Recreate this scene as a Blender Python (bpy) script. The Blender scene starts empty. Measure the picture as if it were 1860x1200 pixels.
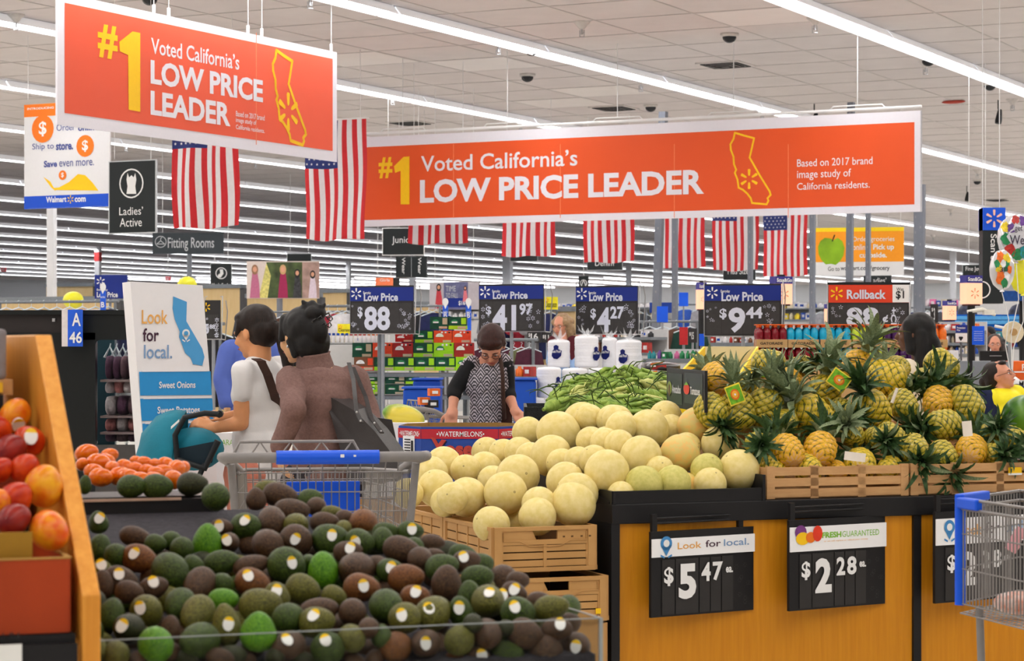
import bpy, math, random, colorsys
from mathutils import Vector, Matrix, Euler, noise as mnoise
random.seed(7)
R = random.Random(11)
PI = math.pi
SC = bpy.context.scene
COL = SC.collection
# ---------------------------------------------------------------- camera, world, exposure
F, CX, CY, EYE = 4100.0, 930.0, 620.0, 1.5
cam_d = bpy.data.cameras.new('camera'); cam = bpy.data.objects.new('camera', cam_d); COL.objects.link(cam)
cam.location = (0, 0, EYE); cam.rotation_euler = (PI/2, 0, 0)
cam_d.sensor_width = 36; cam_d.lens = F/1860*36; cam_d.shift_y = 20/1860
cam_d.clip_start = .1; cam_d.clip_end = 600
cam_d.dof.use_dof = True; cam_d.dof.focus_distance = 11.5; cam_d.dof.aperture_fstop = 9.5
SC.camera = cam
SC.view_settings.view_transform = 'Standard'; SC.view_settings.look = 'None'
SC.view_settings.gamma = 1; SC.view_settings.use_curve_mapping = False
SC.view_settings.exposure = -0.1
w = bpy.data.worlds.new('world'); SC.world = w; w.use_nodes = True
w.node_tree.nodes['Background'].inputs[0].default_value = (1, .97, .93, 1)
w.node_tree.nodes['Background'].inputs[1].default_value = .4
# store axes: rows of lamps run along RD, shelves and counters along PD
ANG = math.radians(27.3)
RD = Vector((math.sin(ANG), math.cos(ANG), 0)); PD = Vector((math.cos(ANG), -math.sin(ANG), 0))
UP = Vector((0, 0, 1))
CEIL = EYE+3.7
ROWS = [-8.4-4.22*k for k in range(-3, 18)]
LAMP_W = 15.5      # watts per metre of lamp row
for k, p in enumerate(ROWS):
    r0, r1 = (-6, 84) if p > -22 else (8, 138)
    ld = bpy.data.lights.new('lamp_row', 'AREA'); ld.shape = 'RECTANGLE'
    ld.size = r1-r0; ld.size_y = .16; ld.energy = LAMP_W*(r1-r0); ld.color = (1, .975, .945)
    lo = bpy.data.objects.new('lamp_row', ld); COL.objects.link(lo)
    c = PD*p+RD*(r0+r1)/2
    lo.location = (c.x, c.y, CEIL-.07); lo.rotation_euler = (0, 0, PI/2-ANG)

# ---------------------------------------------------------------- helpers
def lin(c):
    return tuple(((x/255)/12.92 if x <= 10.3 else (((x/255)+.055)/1.055)**2.4) for x in c)
def P(px, py, D): return Vector(((px-CX)/F*D, D, EYE+(CY-py)/F*D))
def px2m(n, D): return n*D/F
MATS = {}
def mat(name, rgb, rough=.6, metal=0, var=.08, scale=30, bump=0, emit=0, alpha=1, trans=0, stretch=None, rgb2=None, bscale=None, spec=None, coat=0, sss=0):
    if name in MATS: return MATS[name]
    m = bpy.data.materials.new(name); m.use_nodes = True; nt = m.node_tree; b = nt.nodes['Principled BSDF']
    c = lin(rgb)
    tc = nt.nodes.new('ShaderNodeTexCoord'); mp = nt.nodes.new('ShaderNodeMapping')
    nt.links.new(tc.outputs['Object'], mp.inputs[0])
    if stretch: mp.inputs['Scale'].default_value = stretch
    nz = nt.nodes.new('ShaderNodeTexNoise'); nz.inputs['Scale'].default_value = scale; nz.inputs['Detail'].default_value = 4
    nt.links.new(mp.outputs[0], nz.inputs['Vector'])
    rp = nt.nodes.new('ShaderNodeValToRGB'); rp.color_ramp.elements[0].position = .3; rp.color_ramp.elements[1].position = .7
    c2 = lin(rgb2) if rgb2 else tuple(min(1, x*(1+var)) for x in c)
    c1 = c if rgb2 else tuple(x*(1-var) for x in c)
    rp.color_ramp.elements[0].color = (*c1, 1); rp.color_ramp.elements[1].color = (*c2, 1)
    nt.links.new(nz.outputs['Fac'], rp.inputs[0])
    nt.links.new(rp.outputs[0], b.inputs['Base Color'])
    b.inputs['Roughness'].default_value = rough; b.inputs['Metallic'].default_value = metal
    b.inputs['Specular IOR Level'].default_value = .32 if spec is None else spec
    if coat: b.inputs['Coat Weight'].default_value = coat; b.inputs['Coat Roughness'].default_value = .15
    if sss:
        b.inputs['Subsurface Weight'].default_value = sss; b.inputs['Subsurface Scale'].default_value = .01
        b.inputs['Subsurface Radius'].default_value = (1, .4, .25)
    if emit:
        b.inputs['Emission Color'].default_value = (*c, 1); b.inputs['Emission Strength'].default_value = emit
    if alpha < 1: b.inputs['Alpha'].default_value = alpha
    if trans: b.inputs['Transmission Weight'].default_value = trans
    if bump:
        bp = nt.nodes.new('ShaderNodeBump'); bp.inputs['Strength'].default_value = bump; bp.inputs['Distance'].default_value = .01
        n2 = nt.nodes.new('ShaderNodeTexNoise'); n2.inputs['Scale'].default_value = bscale or scale*3; n2.inputs['Detail'].default_value = 3
        nt.links.new(mp.outputs[0], n2.inputs['Vector']); nt.links.new(n2.outputs['Fac'], bp.inputs['Height'])
        nt.links.new(bp.outputs[0], b.inputs['Normal'])
    MATS[name] = m
    return m

class MB:
    def __init__(s): s.v = []; s.f = []; s.m = []; s.s = []; s.mats = []
    def mi(s, m):
        if m not in s.mats: s.mats.append(m)
        return s.mats.index(m)
    def add(s, vs, fs, m, sm=False):
        b = len(s.v); i = s.mi(m)
        s.v += [tuple(v) for v in vs]
        for f in fs: s.f.append([b+x for x in f]); s.m.append(i); s.s.append(sm)
        return s
    def box(s, c, sz, m, ux=None, uz=None):
        ux = Vector(ux or (1, 0, 0)).normalized(); uz = Vector(uz or (0, 0, 1)).normalized(); uy = uz.cross(ux)
        c = Vector(c); a, b, d = ux*sz[0]/2, uy*sz[1]/2, uz*sz[2]/2
        vs = [c+a*i+b*j+d*k for k in (-1, 1) for j in (-1, 1) for i in (-1, 1)]
        return s.add(vs, [(0, 2, 3, 1), (4, 5, 7, 6), (0, 1, 5, 4), (2, 6, 7, 3), (0, 4, 6, 2), (1, 3, 7, 5)], m)
    def hexa(s, b4, t4, m):      # 4 bottom corners, 4 top corners (same order, ccw from above)
        return s.add(list(b4)+list(t4), [(3, 2, 1, 0), (4, 5, 6, 7), (0, 1, 5, 4), (1, 2, 6, 5), (2, 3, 7, 6), (3, 0, 4, 7)], m)
    def ring(s, rings, m, sm=True, cap=True, closed=False):
        n = len(rings[0]); vs = [v for r in rings for v in r]; fs = []
        k = len(rings)
        for i in range(k if closed else k-1):
            i2 = (i+1) % k
            for j in range(n): fs.append((i*n+j, i*n+(j+1) % n, i2*n+(j+1) % n, i2*n+j))
        s.add(vs, fs, m, sm)
        if cap and not closed:
            s.add(rings[0], [tuple(range(n))[::-1]], m); s.add(rings[-1], [tuple(range(n))], m)
        return s
    def tube(s, pts, r, m, n=8, cap=True, closed=False):
        pts = [Vector(p) for p in pts]; rs = r if isinstance(r, (list, tuple)) else [r]*len(pts)
        rings = []; pu = None
        for i, p in enumerate(pts):
            a = pts[i-1] if (i > 0 or closed) else p; b = pts[(i+1) % len(pts)] if (i < len(pts)-1 or closed) else p
            t = (b-a).normalized()
            if t.length < .5: t = Vector((0, 0, 1))
            if pu is None:
                pu = Vector((0, 0, 1)) if abs(t.z) < .9 else Vector((1, 0, 0))
            u = (pu-t*pu.dot(t))
            if u.length < 1e-4: u = Vector((1, 0, 0))-t*t.x
            u.normalize(); pu = u; v = t.cross(u)
            rings.append([p+(u*math.cos(q)+v*math.sin(q))*rs[i] for q in [2*PI*j/n for j in range(n)]])
        return s.ring(rings, m, True, cap, closed)
    def ell(s, c, r, m, M=None, nu=12, nv=8, fn=None):
        c = Vector(c); rings = []
        for i in range(1, nv):
            th = PI*i/nv; ring = []
            for j in range(nu):
                ph = 2*PI*j/nu; q = Vector((r[0]*math.sin(th)*math.cos(ph), r[1]*math.sin(th)*math.sin(ph), -r[2]*math.cos(th)))
                if fn: q = fn(q)
                if M: q = M @ q
                ring.append(c+q)
            rings.append(ring)
        n = nu; vs = [v for r_ in rings for v in r_]; fs = []
        for i in range(len(rings)-1):
            for j in range(n): fs.append((i*n+j, i*n+(j+1) % n, (i+1)*n+(j+1) % n, (i+1)*n+j))
        a = Vector((0, 0, -r[2])); b = Vector((0, 0, r[2]))
        if fn: a, b = fn(a), fn(b)
        if M: a, b = M @ a, M @ b
        vs += [c+a, c+b]; la, lb = len(vs)-2, len(vs)-1
        for j in range(n): fs.append((la, (j+1) % n, j)); fs.append((lb, (len(rings)-1)*n+j, (len(rings)-1)*n+(j+1) % n))
        return s.add(vs, fs, m, True)
    def lathe(s, c, prof, m, n=16, axis=None, sm=True, cap=True):
        c = Vector(c); ax = Vector(axis or (0, 0, 1)).normalized()
        u = ax.orthogonal().normalized(); v = ax.cross(u)
        rings = [[c+ax*z+(u*math.cos(2*PI*j/n)+v*math.sin(2*PI*j/n))*r for j in range(n)] for r, z in prof]
        return s.ring(rings, m, sm, cap)
    def prism(s, poly, ux, uy, O, th, m):   # polygon in plane (ux,uy), extruded by th along -normal
        ux, uy, O = Vector(ux), Vector(uy), Vector(O); nn = ux.cross(uy).normalized()
        n = len(poly); a = [O+ux*x+uy*y for x, y in poly]; b = [p-nn*th for p in a]
        fs = [tuple(range(n)), tuple(range(2*n-1, n-1, -1))]+[(i, i+n, (i+1) % n+n, (i+1) % n) for i in range(n)]
        return s.add(a+b, fs, m)
    def mesh(s, name='mesh'):
        me = bpy.data.meshes.new(name); me.from_pydata(s.v, [], s.f)
        for m in s.mats: me.materials.append(m)
        me.polygons.foreach_set('material_index', s.m); me.polygons.foreach_set('use_smooth', s.s); me.update()
        return me

def props(o, label=None, cat=None, group=None, kind=None):
    if label: o['label'] = label
    if cat: o['category'] = cat
    if group: o['group'] = group
    if kind: o['kind'] = kind
    return o
INV = {}
def thing(name, label, cat, loc=(0, 0, 0), rz=0, group=None):
    o = bpy.data.objects.new(name, None); COL.objects.link(o); o.empty_display_size = .05
    o.location = loc; o.rotation_euler = (0, 0, rz)
    INV[o.name] = (Matrix.Translation(loc) @ Matrix.Rotation(rz, 4, 'Z')).inverted()
    return props(o, label, cat, group)
def obj(name, mb, parent=None, label=None, cat=None, group=None, kind=None, bevel=0, local=False, sub=0):
    me = mb.mesh(name) if isinstance(mb, MB) else mb
    o = bpy.data.objects.new(name, me); COL.objects.link(o)
    if parent is not None:
        o.parent = parent
        if not local and parent.name in INV: o.matrix_parent_inverse = INV[parent.name]
    if bevel:
        b = o.modifiers.new('bevel', 'BEVEL'); b.width = bevel; b.segments = 2; b.limit_method = 'ANGLE'
    if sub:
        b = o.modifiers.new('sub', 'SUBSURF'); b.levels = sub; b.render_levels = sub
    return props(o, label, cat, group, kind)
def struct(name, mb, **k): return obj(name, mb, kind='structure', **k)
def dup(root, loc=None, rz=None, label=None):
    r = root.copy(); COL.objects.link(r)
    if loc is not None: r.location = loc
    if rz is not None: r.rotation_euler = (0, 0, rz) if not isinstance(rz, (tuple, Euler)) else rz
    if label: r['label'] = label
    for ch in list(root.children):
        c = ch.copy(); COL.objects.link(c); c.parent = r
        for g in ch.children:
            d = g.copy(); COL.objects.link(d); d.parent = c
    return r
ORD = 'first second third fourth fifth sixth seventh eighth ninth tenth eleventh twelfth thirteenth fourteenth fifteenth sixteenth seventeenth eighteenth nineteenth twentieth'.split()
def nth(i):
    if i < 20: return ORD[i]
    return 'twenty-'+ORD[i-20] if i < 29 else 'number %d' % (i+1)

# ---- flat print on vertical planes
TX = {}
WS = bpy.data.scenes.new('work'); WL = WS.view_layers[0]
def evaluate(data, mods=()):
    # evaluates text or modifiers in a small empty work scene, which is far quicker
    o = bpy.data.objects.new('t', data); WS.collection.objects.link(o)
    for k, a in mods:
        m = o.modifiers.new(k, k)
        for n_, v_ in a.items(): setattr(m, n_, v_)
    with bpy.context.temp_override(scene=WS, view_layer=WL):
        dg = bpy.context.evaluated_depsgraph_get(); dg.update()
        me = bpy.data.meshes.new_from_object(o.evaluated_get(dg))
    bpy.data.objects.remove(o); return me
def text2d(s, bold=0, res=3):
    k = (s, bold)
    if k in TX: return TX[k]
    cu = bpy.data.curves.new('t', 'FONT'); cu.body = s; cu.offset = bold; cu.resolution_u = res; cu.size = 1
    me = evaluate(cu)
    vs = [(v.co.x, v.co.y) for v in me.vertices]; fs = [tuple(p.vertices) for p in me.polygons]
    bpy.data.meshes.remove(me); bpy.data.curves.remove(cu)
    if not vs: vs = [(0, 0), (1, 0), (1, 1)]; fs = [(0, 1, 2)]
    xs = [v[0] for v in vs]; ys = [v[1] for v in vs]
    x0, x1, y0, y1 = min(xs), max(xs), min(ys), max(ys)
    TX[k] = ([((x-x0)/(x1-x0), (y-y0)/(y1-y0)) for x, y in vs], fs)
    return TX[k]
class Plane:
    """vertical plane through the photograph's columns xa (at depth Da) and xb (at depth Db)"""
    def __init__(s, xa, Da, xb=None, Db=None, u=None):
        s.O = Vector(((xa-CX)/F*Da, Da, 0))
        if u is None:
            b = Vector(((xb-CX)/F*Db, Db, 0)); u = b-s.O
        s.u = Vector(u).normalized(); s.n = Vector((s.u.y, -s.u.x, 0))    # n points to the camera
    def hit(s, px, py):
        d = Vector(((px-CX)/F, 1, (CY-py)/F)); t = s.O.dot(s.n)/d.dot(s.n)
        p = d*t; return ((p-s.O).dot(s.u), p.z+EYE)
    def pt(s, u, z, off=0): return s.O+s.u*u+s.n*off+UP*z
    def poly(s, mb, pts, m, off=.003, px=True):
        q = [s.hit(*p) for p in pts] if px else pts
        a = sum(q[i][0]*q[(i+1) % len(q)][1]-q[(i+1) % len(q)][0]*q[i][1] for i in range(len(q)))
        if a < 0: q = q[::-1]
        mb.add([s.pt(x, z, off) for x, z in q], [tuple(range(len(q)))], m); return mb
    def rect(s, mb, x0, y0, x1, y1, m, off=.003):    # metric rectangle between two photograph corners
        a = s.hit(x0, y1); b = s.hit(x1, y0)
        return s.poly(mb, [(a[0], a[1]), (b[0], a[1]), (b[0], b[1]), (a[0], b[1])], m, off, px=False)
    def board(s, mb, x0, y0, x1, y1, m, th=.02, off=0):
        a = s.hit(x0, y1); b = s.hit(x1, y0)
        c = s.pt((a[0]+b[0])/2, (a[1]+b[1])/2, off-th/2)
        mb.box(c, (abs(b[0]-a[0]), th, abs(b[1]-a[1])), m, ux=s.u); return mb
    def text(s, mb, t, x0, yb, x1, yt, m, bold=0, off=.004, rot=0):
        vs, fs = text2d(t, bold); a = s.hit(x0, yb); b = s.hit(x1, yt)
        W, H = b[0]-a[0], b[1]-a[1]
        if rot == 0: pts = [(a[0]+x*W, a[1]+y*H) for x, y in vs]
        else: pts = [(a[0]+y*W, a[1]+(1-x)*H) for x, y in vs]     # reads downwards
        mb.add([s.pt(x, z, off) for x, z in pts], fs, m); return mb
    def spark(s, mb, px, py, rpx, m, off=.005, n=6):
        c = s.hit(px, py); r = s.hit(px+rpx, py)[0]-c[0]
        for k in range(n):
            a = PI/2+k*2*PI/n; ca, sa = math.cos(a), math.sin(a); q = []
            for t, w_ in ((.32, .04), (.42, .1), (.9, .15), (1, .1), (1, -.1), (.9, -.15), (.42, -.1), (.32, -.04)):
                q.append((c[0]+r*(t*ca-w_*sa), c[1]+r*(t*sa+w_*ca)))
            s.poly(mb, q[::-1], m, off, px=False)
        return mb
    def disc(s, mb, px, py, rpx, m, off=.004, n=20, inner=0, ry=None):
        c = s.hit(px, py); r = abs(s.hit(px+rpx, py)[0]-c[0]); ry = r if ry is None else abs(s.hit(px, py-ry)[1]-c[1])
        pt = lambda k, f: s.pt(c[0]+r*f*math.cos(2*PI*k/n), c[1]+ry*f*math.sin(2*PI*k/n), off)
        if not inner: mb.add([pt(k, 1) for k in range(n)], [tuple(range(n))], m)
        else:
            mb.add([pt(k, 1) for k in range(n)]+[pt(k, inner) for k in range(n)], [(k, (k+1) % n, (k+1) % n+n, k+n) for k in range(n)], m)
        return mb
    def line(s, mb, pts, wpx, m, off=.004, closed=False):
        q = [s.hit(*p) for p in pts]; r = abs(s.hit(pts[0][0]+wpx/2, pts[0][1])[0]-q[0][0])
        n = len(q); 
        for i in range(n if closed else n-1):
            a, b = q[i], q[(i+1) % n]; dx, dz = b[0]-a[0], b[1]-a[1]; L = math.hypot(dx, dz) or 1; dx, dz = dx/L*r, dz/L*r
            s.poly(mb, [(a[0]-dx*.6+dz, a[1]-dz*.6-dx), (b[0]+dx*.6+dz, b[1]+dz*.6-dx), (b[0]+dx*.6-dz, b[1]+dz*.6+dx), (a[0]-dx*.6-dz, a[1]-dz*.6+dx)], m, off, px=False)
        return mb

# common materials
WHITE = mat('white_paint', (236, 236, 236), .5, var=.02, scale=6)
PRINTW = mat('white_print', (244, 244, 246), .5, var=.01)
BLACK = mat('black_print', (28, 28, 30), .5, var=.1)
DARKSIGN = mat('dark_sign_face', (30, 36, 38), .45, var=.06, scale=8)
GREYM = mat('grey_metal', (150, 153, 158), .45, .3, var=.05)
CHROME = mat('chrome_wire', (190, 190, 192), .3, .8, var=.04)
YELLOW = mat('yellow_print', (250, 200, 20), .5, var=.02)
ORANGE = mat('orange_print', (238, 120, 28), .5, var=.02)
NAVY = mat('navy_print', (18, 42, 130), .45, var=.04, scale=6)
BLUE = mat('blue_plastic', (20, 88, 222), .4, var=.04, scale=10)
# ================================================================ the hall
m_tile = mat('ceiling_tile', (216, 210, 209), .9, var=.03, scale=3, bump=.15, bscale=90)
m_grid = mat('ceiling_grid', (204, 200, 198), .7, var=.03)
m_wall = mat('wall_paint', (226, 229, 232), .8, var=.02, scale=1)
m_floor = mat('vinyl_floor', (214, 208, 198), .35, var=.05, scale=2)
m_addcarpet = mat('added_dark_carpet', (92, 90, 92), .95, var=.15, scale=6)
def slab(name, r0, r1, p0, p1, z0, z1, m, **k):
    mb = MB(); c = RD*(r0+r1)/2+PD*(p0+p1)/2
    mb.box((c.x, c.y, (z0+z1)/2), (p1-p0, r1-r0, z1-z0), m, ux=PD); return struct(name, mb, **k)
slab('floor', -12, 142, -88, 30, -.1, 0, m_floor)
slab('floor_added_dark', 30, 120, -84, -27, 0, .006, m_addcarpet)  # unseen dark carpet, added so less bounce light reaches the ceiling above
slab('ceiling', -12, 142, -88, 30, CEIL, CEIL+.1, m_tile)
slab('wall_back', 140, 140.3, -88, 30, 0, CEIL, m_wall)
slab('wall_left', -12, 140, -88.3, -88, 0, CEIL, m_wall)
# T-bar grid under the tiles
mb = MB()
for i in range(0, 60):
    r = 15+i*1.22*1.0
    c = RD*r+PD*-22
    mb.box((c.x, c.y, CEIL-.004), (60, .022, .006), m_grid, ux=PD)
for i in range(0, 46):
    p = 6-i*1.22/1.0
    c = RD*50+PD*p
    mb.box((c.x, c.y, CEIL-.004), (.022, 72, .006), m_grid, ux=PD)
struct('trim_1', mb)
# a few lighter replaced tiles
mb = MB(); m_t2 = mat('new_ceiling_tile', (232, 228, 226), .9, var=.02, scale=3)
for px, py in ((1345, 38), (800, 118), (1060, 165), (650, 100), (1075, 190)):
    D = F*3.7/(CY-py); q = P(px, py, D); r = q.dot(RD); p = q.dot(PD)
    i = round((r-15)/1.22-.5); j = round((6-p)/1.22-.5)
    c = RD*(15+(i+.5)*1.22)+PD*(6-(j+.5)*1.22)
    mb.box((c.x, c.y, CEIL-.004), (1.16, 1.16, .006), m_t2, ux=PD)
struct('trim_2', mb)
# ---- fluorescent strip lights
m_house = mat('lamp_housing', (240, 242, 246), .4, var=.02)
m_tube = mat('lamp_tube', (248, 250, 255), .4, var=.0, emit=7)
m_refl = mat('lamp_reflector', (250, 250, 252), .35, var=.0, emit=.25)  # emission stands in for tube light caught by the wings
def fixture_meshes(L=3.66, W=.15):
    h = MB(); z0, z1 = -.10, 0
    # trapezoid reflector wings, open below
    for s in (-1, 1):
        h.hexa([(-L/2, s*W-.004, z0), (L/2, s*W-.004, z0), (L/2, s*W+.004, z0), (-L/2, s*W+.004, z0)],
               [(-L/2, s*.07-.004, z1), (L/2, s*.07-.004, z1), (L/2, s*.07+.004, z1), (-L/2, s*.07+.004, z1)], m_refl)
    h.box((0, 0, -.012), (L, .14, .022), m_house)
    for x in (-L/2, 0, L/2):
        h.add([(x, -W, z0), (x, W, z0), (x, .07, z1), (x, -.07, z1)], [(0, 1, 2, 3), (3, 2, 1, 0)], m_house)
    ts = []
    for s in (-.6, .6):
        t = MB(); t.tube([(-L/2+.04, s*.07, -.086), (L/2-.04, s*.07, -.086)], .019, m_tube, 6); ts.append(t.mesh('tube'))
    whole = MB(); whole.v = list(h.v); whole.f = list(h.f); whole.m = list(h.m); whole.s = list(h.s); whole.mats = list(h.mats)
    for s in (-.6, .6): whole.tube([(-L/2+.04, s*.07, -.086), (L/2-.04, s*.07, -.086)], .024, m_tube, 5)
    return h.mesh('lamp_housing'), ts, whole
hm, tms, whole = fixture_meshes()
wm = whole.mesh('strip_light')
cand = []
for k, p in enumerate(ROWS):
    r0, r1 = (10, 84) if p > -22 else (10, 138)
    off = {0: .3, 1: 1.1}.get(k % 2, 0)
    n = int((r1-r0)/3.7)
    for i in range(n):
        r = r0+i*3.7+1.8+off
        if k == 4: r = 21.48+3.7*(i-2)+1.85
        c = RD*r+PD*p
        if c.y < 14: continue
        x = CX+F*c.x/c.y; y = CY-F*3.6/c.y
        if -250 < x < 2100 and y > -60: cand.append((c.y, c, p))
cand.sort(key=lambda t: t[0])
vis = sorted({t[2] for t in cand if -60 < CX+F*t[1].x/t[1].y < 1920 and CY-F*3.6/t[1].y > -30}, reverse=True); cnt_row = {}
def lamp_label(c, p):
    x, y = CX+F*c.x/c.y, CY-F*3.6/c.y
    if not (-60 < x < 1920 and y > -30) or p not in vis: return 'white ceiling strip light just outside the picture frame'
    n_ = cnt_row.get(p, 0); cnt_row[p] = n_+1
    return 'white ceiling strip light, %s along the %s lamp row counted from the upper corner' % (nth(n_), nth(vis.index(p)))
rest = MB(); G = 'fluorescent strip lights in rows on the ceiling'
LB = 'white fluorescent strip light fixed under the tiled ceiling in a long row'
for i, (D, c, p) in enumerate(cand):
    if i < 290:
        if D < 45:
            t = thing('strip_light', lamp_label(c, p), 'ceiling light', (c.x, c.y, CEIL-.006), PI/2-ANG, G)
            obj('lamp_housing', hm, t, local=True)
            for q in tms: obj('lamp_tube', q, t, local=True)
        else:
            o = obj('strip_light', wm, None, lamp_label(c, p), 'ceiling light', G); o.location = (c.x, c.y, CEIL-.006); o.rotation_euler = (0, 0, PI/2-ANG)
    else:
        M = Matrix.Translation((c.x, c.y, CEIL-.006)) @ Matrix.Rotation(PI/2-ANG, 4, 'Z')
        rest.box(M @ Vector((0, 0, -.05)), (3.6, .22, .08), m_tube, ux=RD)
obj('distant_strip_lights', rest, None, 'far rows of small fluorescent strip lights near the back wall', 'ceiling lights', kind='stuff')

# ================================================================ the two big orange banners
m_ban = mat('banner_orange', (222, 82, 30), .55, var=.02, scale=2)
m_ban2 = mat('banner_orange_red', (232, 92, 62), .55, var=.02, scale=2)
m_bw = mat('banner_white', (232, 230, 238), .5, var=.01)
CA = [(288, 602), (330, 615), (375, 627), (365, 672), (355, 715), (400, 795), (445, 868), (450, 885), (436, 900), (440, 912), (432, 928), (366, 922), (360, 900), (345, 880), (325, 862), (305, 852), (300, 815), (288, 785), (294, 770), (284, 745), (282, 712), (270, 680), (268, 655), (282, 630)]
def california(ax, ay, bx, by, cx_, cy_):
    """outline scaled so its box starts at (ax,ay) and spans bx wide, by high, sheared by cx_ down the width"""
    return [(ax+(x-268)/182*bx, ay+(y-602)/326*by+(x-268)/182*cx_) for x, y in CA]
def banner(name, pl, corners, label, rail=None):
    (x0, t0, b0), (x1, t1, b1) = corners
    t = thing(name, label, 'banner', pl.pt(*pl.hit(x0, b0)))
    return t
D2 = lambda px: 25.5/((px-CX)/F*RD.x+RD.y)
pb = Plane(645, D2(645), 1674, D2(1674))
ut0, zt = pb.hit(648, 250); ut1, _ = pb.hit(1674, 203); _, zb = pb.hit(648, 412)
tb = thing('hanging_banner', 'long orange banner reading LOW PRICE LEADER in one line, hung from a rail', 'banner', pb.pt(ut0, zb))
mb = MB(); mb.box(pb.pt((ut0+ut1)/2, (zt+zb)/2, -.01), (ut1-ut0, .02, zt-zb), m_bw, ux=pb.u)
for a, b_ in ((ut0, ut0+.01), (ut1-.01, ut1)): mb.box(pb.pt((a+b_)/2, (zt+zb)/2, .002), (.01, .03, zt-zb), mat('banner_edge', (190, 190, 196)), ux=pb.u)
obj('banner_sheet', mb, tb)
mb = MB(); m_ = pb.u; uo0, zo1 = pb.hit(652, 268); uo1, zo0 = pb.hit(1661, 371)
pb.poly(mb, [(uo0, zo0), (uo1, zo0), (uo1, zo1), (uo0, zo1)], m_ban, .002, px=False)
obj('orange_field', mb, tb)
m_seam = mat('banner_seam', (236, 130, 90), .5)
mb = MB()
for x in (824, 1018, 1225, 1432): 
    pb.line(mb, [(x, 262), (x, 395)], 1.2, m_seam, .0035)
obj('fold_line', mb, tb)
mb = MB(); 
pb.text(mb, '#', 688, 324, 713, 285, YELLOW, .03); pb.poly(mb, [(744, 284), (744, 371), (728, 371), (728, 310), (718, 314), (716, 302), (733, 285)], YELLOW, .005)
pb.text(mb, 'Voted California’s', 765, 312, 1049, 271, m_bw, .012)
pb.text(mb, 'LOW PRICE LEADER', 763, 369, 1279, 307, m_bw, .035)
pb.text(mb, 'Based on 2017 brand', 1448, 303, 1585, 284, m_bw, .004)
pb.text(mb, 'image study of', 1448, 328, 1546, 306, m_bw, .004)
pb.text(mb, 'California residents.', 1448, 345, 1580, 328, m_bw, .004)
obj('lettering', mb, tb)
mb = MB(); pb.line(mb, california(1327, 241, 73, 130, 0, 0), 3.2, YELLOW, .0045, True); pb.spark(mb, 1361, 325, 17, YELLOW)
obj('state_outline', mb, tb)
mb = MB(); a = pb.pt(*pb.hit(641, 244), -.01); b = pb.pt(*pb.hit(1674, 193), -.01); b.z = a.z; mb.tube([a, b], .018, WHITE, 8)
obj('hanging_rail', mb, tb)
mb = MB()
for x in (731, 921, 1121, 1332, 1557):
    q = pb.pt(*pb.hit(x, 230), -.01); q.z = a.z
    mb.tube([q-m_*.35+UP*.0, q-m_*.3+UP*.05, q+m_*.3+UP*.05, q+m_*.35+UP*.0], .008, WHITE, 5); mb.tube([q+UP*.05, (q.x, q.y, CEIL)], .005, WHITE, 4)
obj('suspension_wire', mb, tb, kind='stuff')

P1 = -.5275*24.35
D1 = lambda px: P1/((px-CX)/F*PD.x+PD.y)
pa = Plane(104, D1(104), 612, D1(612))
ut0, _ = pa.hit(104, 222); ut1, zt = pa.hit(612, 95); _, zb = pa.hit(612, 294)
ta = thing('hanging_banner', 'orange-red banner with a large yellow number one, its words stacked in three lines', 'banner', pa.pt(ut0, zb))
mb = MB(); mb.box(pa.pt((ut0+ut1)/2, (zt+zb)/2, -.01), (ut1-ut0, .02, zt-zb), m_bw, ux=pa.u); obj('banner_sheet', mb, ta)
mb = MB(); uo0, zo0 = pa.hit(117, 205); uo1, zo1 = pa.hit(604, 107); 
pa.poly(mb, [(uo0, zo0), (uo1, zo0), (uo1, zo1), (uo0, zo1)], m_ban2, .002, px=False); obj('orange_field', mb, ta)
mb = MB()
for i, ch in enumerate('#'): pa.text(mb, ch, 177, 103, 213, 49, YELLOW, .03)
pa.poly(mb, [(254, 60), (254, 203), (233, 199), (232, 100), (217, 93), (216, 76), (240, 57)], YELLOW, .005)
pa.text(mb, 'Voted California’s', 274, 106, 434, 82+16, m_bw, .012) if False else None
def slant(s, x0, yt0, yb0, x1, yt1, yb1, bold):
    # words whose left edge spans yt0..yb0 (metric height kept by the plane)
    u0, z0 = pa.hit(x0, yb0); u1, _ = pa.hit(x1, yb1); z1 = pa.hit(x0, yt0)[1]
    vs, fs = text2d(s, bold); mb.add([pa.pt(u0+x*(u1-u0), z0+y*(z1-z0), .004) for x, y in vs], fs, m_bw)
slant('Voted California’s', 274, 68, 97, 434, 0, 125, .012)
slant('LOW PRICE', 273, 108, 152, 477, 0, 185, .035)
slant('LEADER', 273, 164, 208, 418, 0, 231, .035)
slant('Based on 2017 brand', 428, 201, 211, 480, 0, 220, .008)
slant('image study of', 428, 213, 224, 465, 0, 229, .008)
slant('California residents.', 428, 226, 234, 480, 0, 241, .008)
obj('lettering', mb, ta)
mb = MB(); pa.line(mb, [(495+(x-268)/182*60, 90+(y-602)/326*160+(x-268)/182*15) for x, y in CA], 3.5, YELLOW, .0045, True); pa.spark(mb, 523, 203, 19, YELLOW, n=6); obj('state_outline', mb, ta)
mb = MB(); pa.line(mb, [(465, 60), (465, 262)], 1.2, m_seam, .0035); obj('fold_line', mb, ta)
mb = MB()
for x in (452, 477, 603, 281, 308):
    u, _ = pa.hit(x, 60); q = pa.pt(u, zt, -.01); mb.tube([q, (q.x, q.y, CEIL)], .004, WHITE, 4); mb.box(q+UP*.04, (.03, .02, .08), WHITE)
obj('suspension_wire', mb, ta, kind='stuff')

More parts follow.
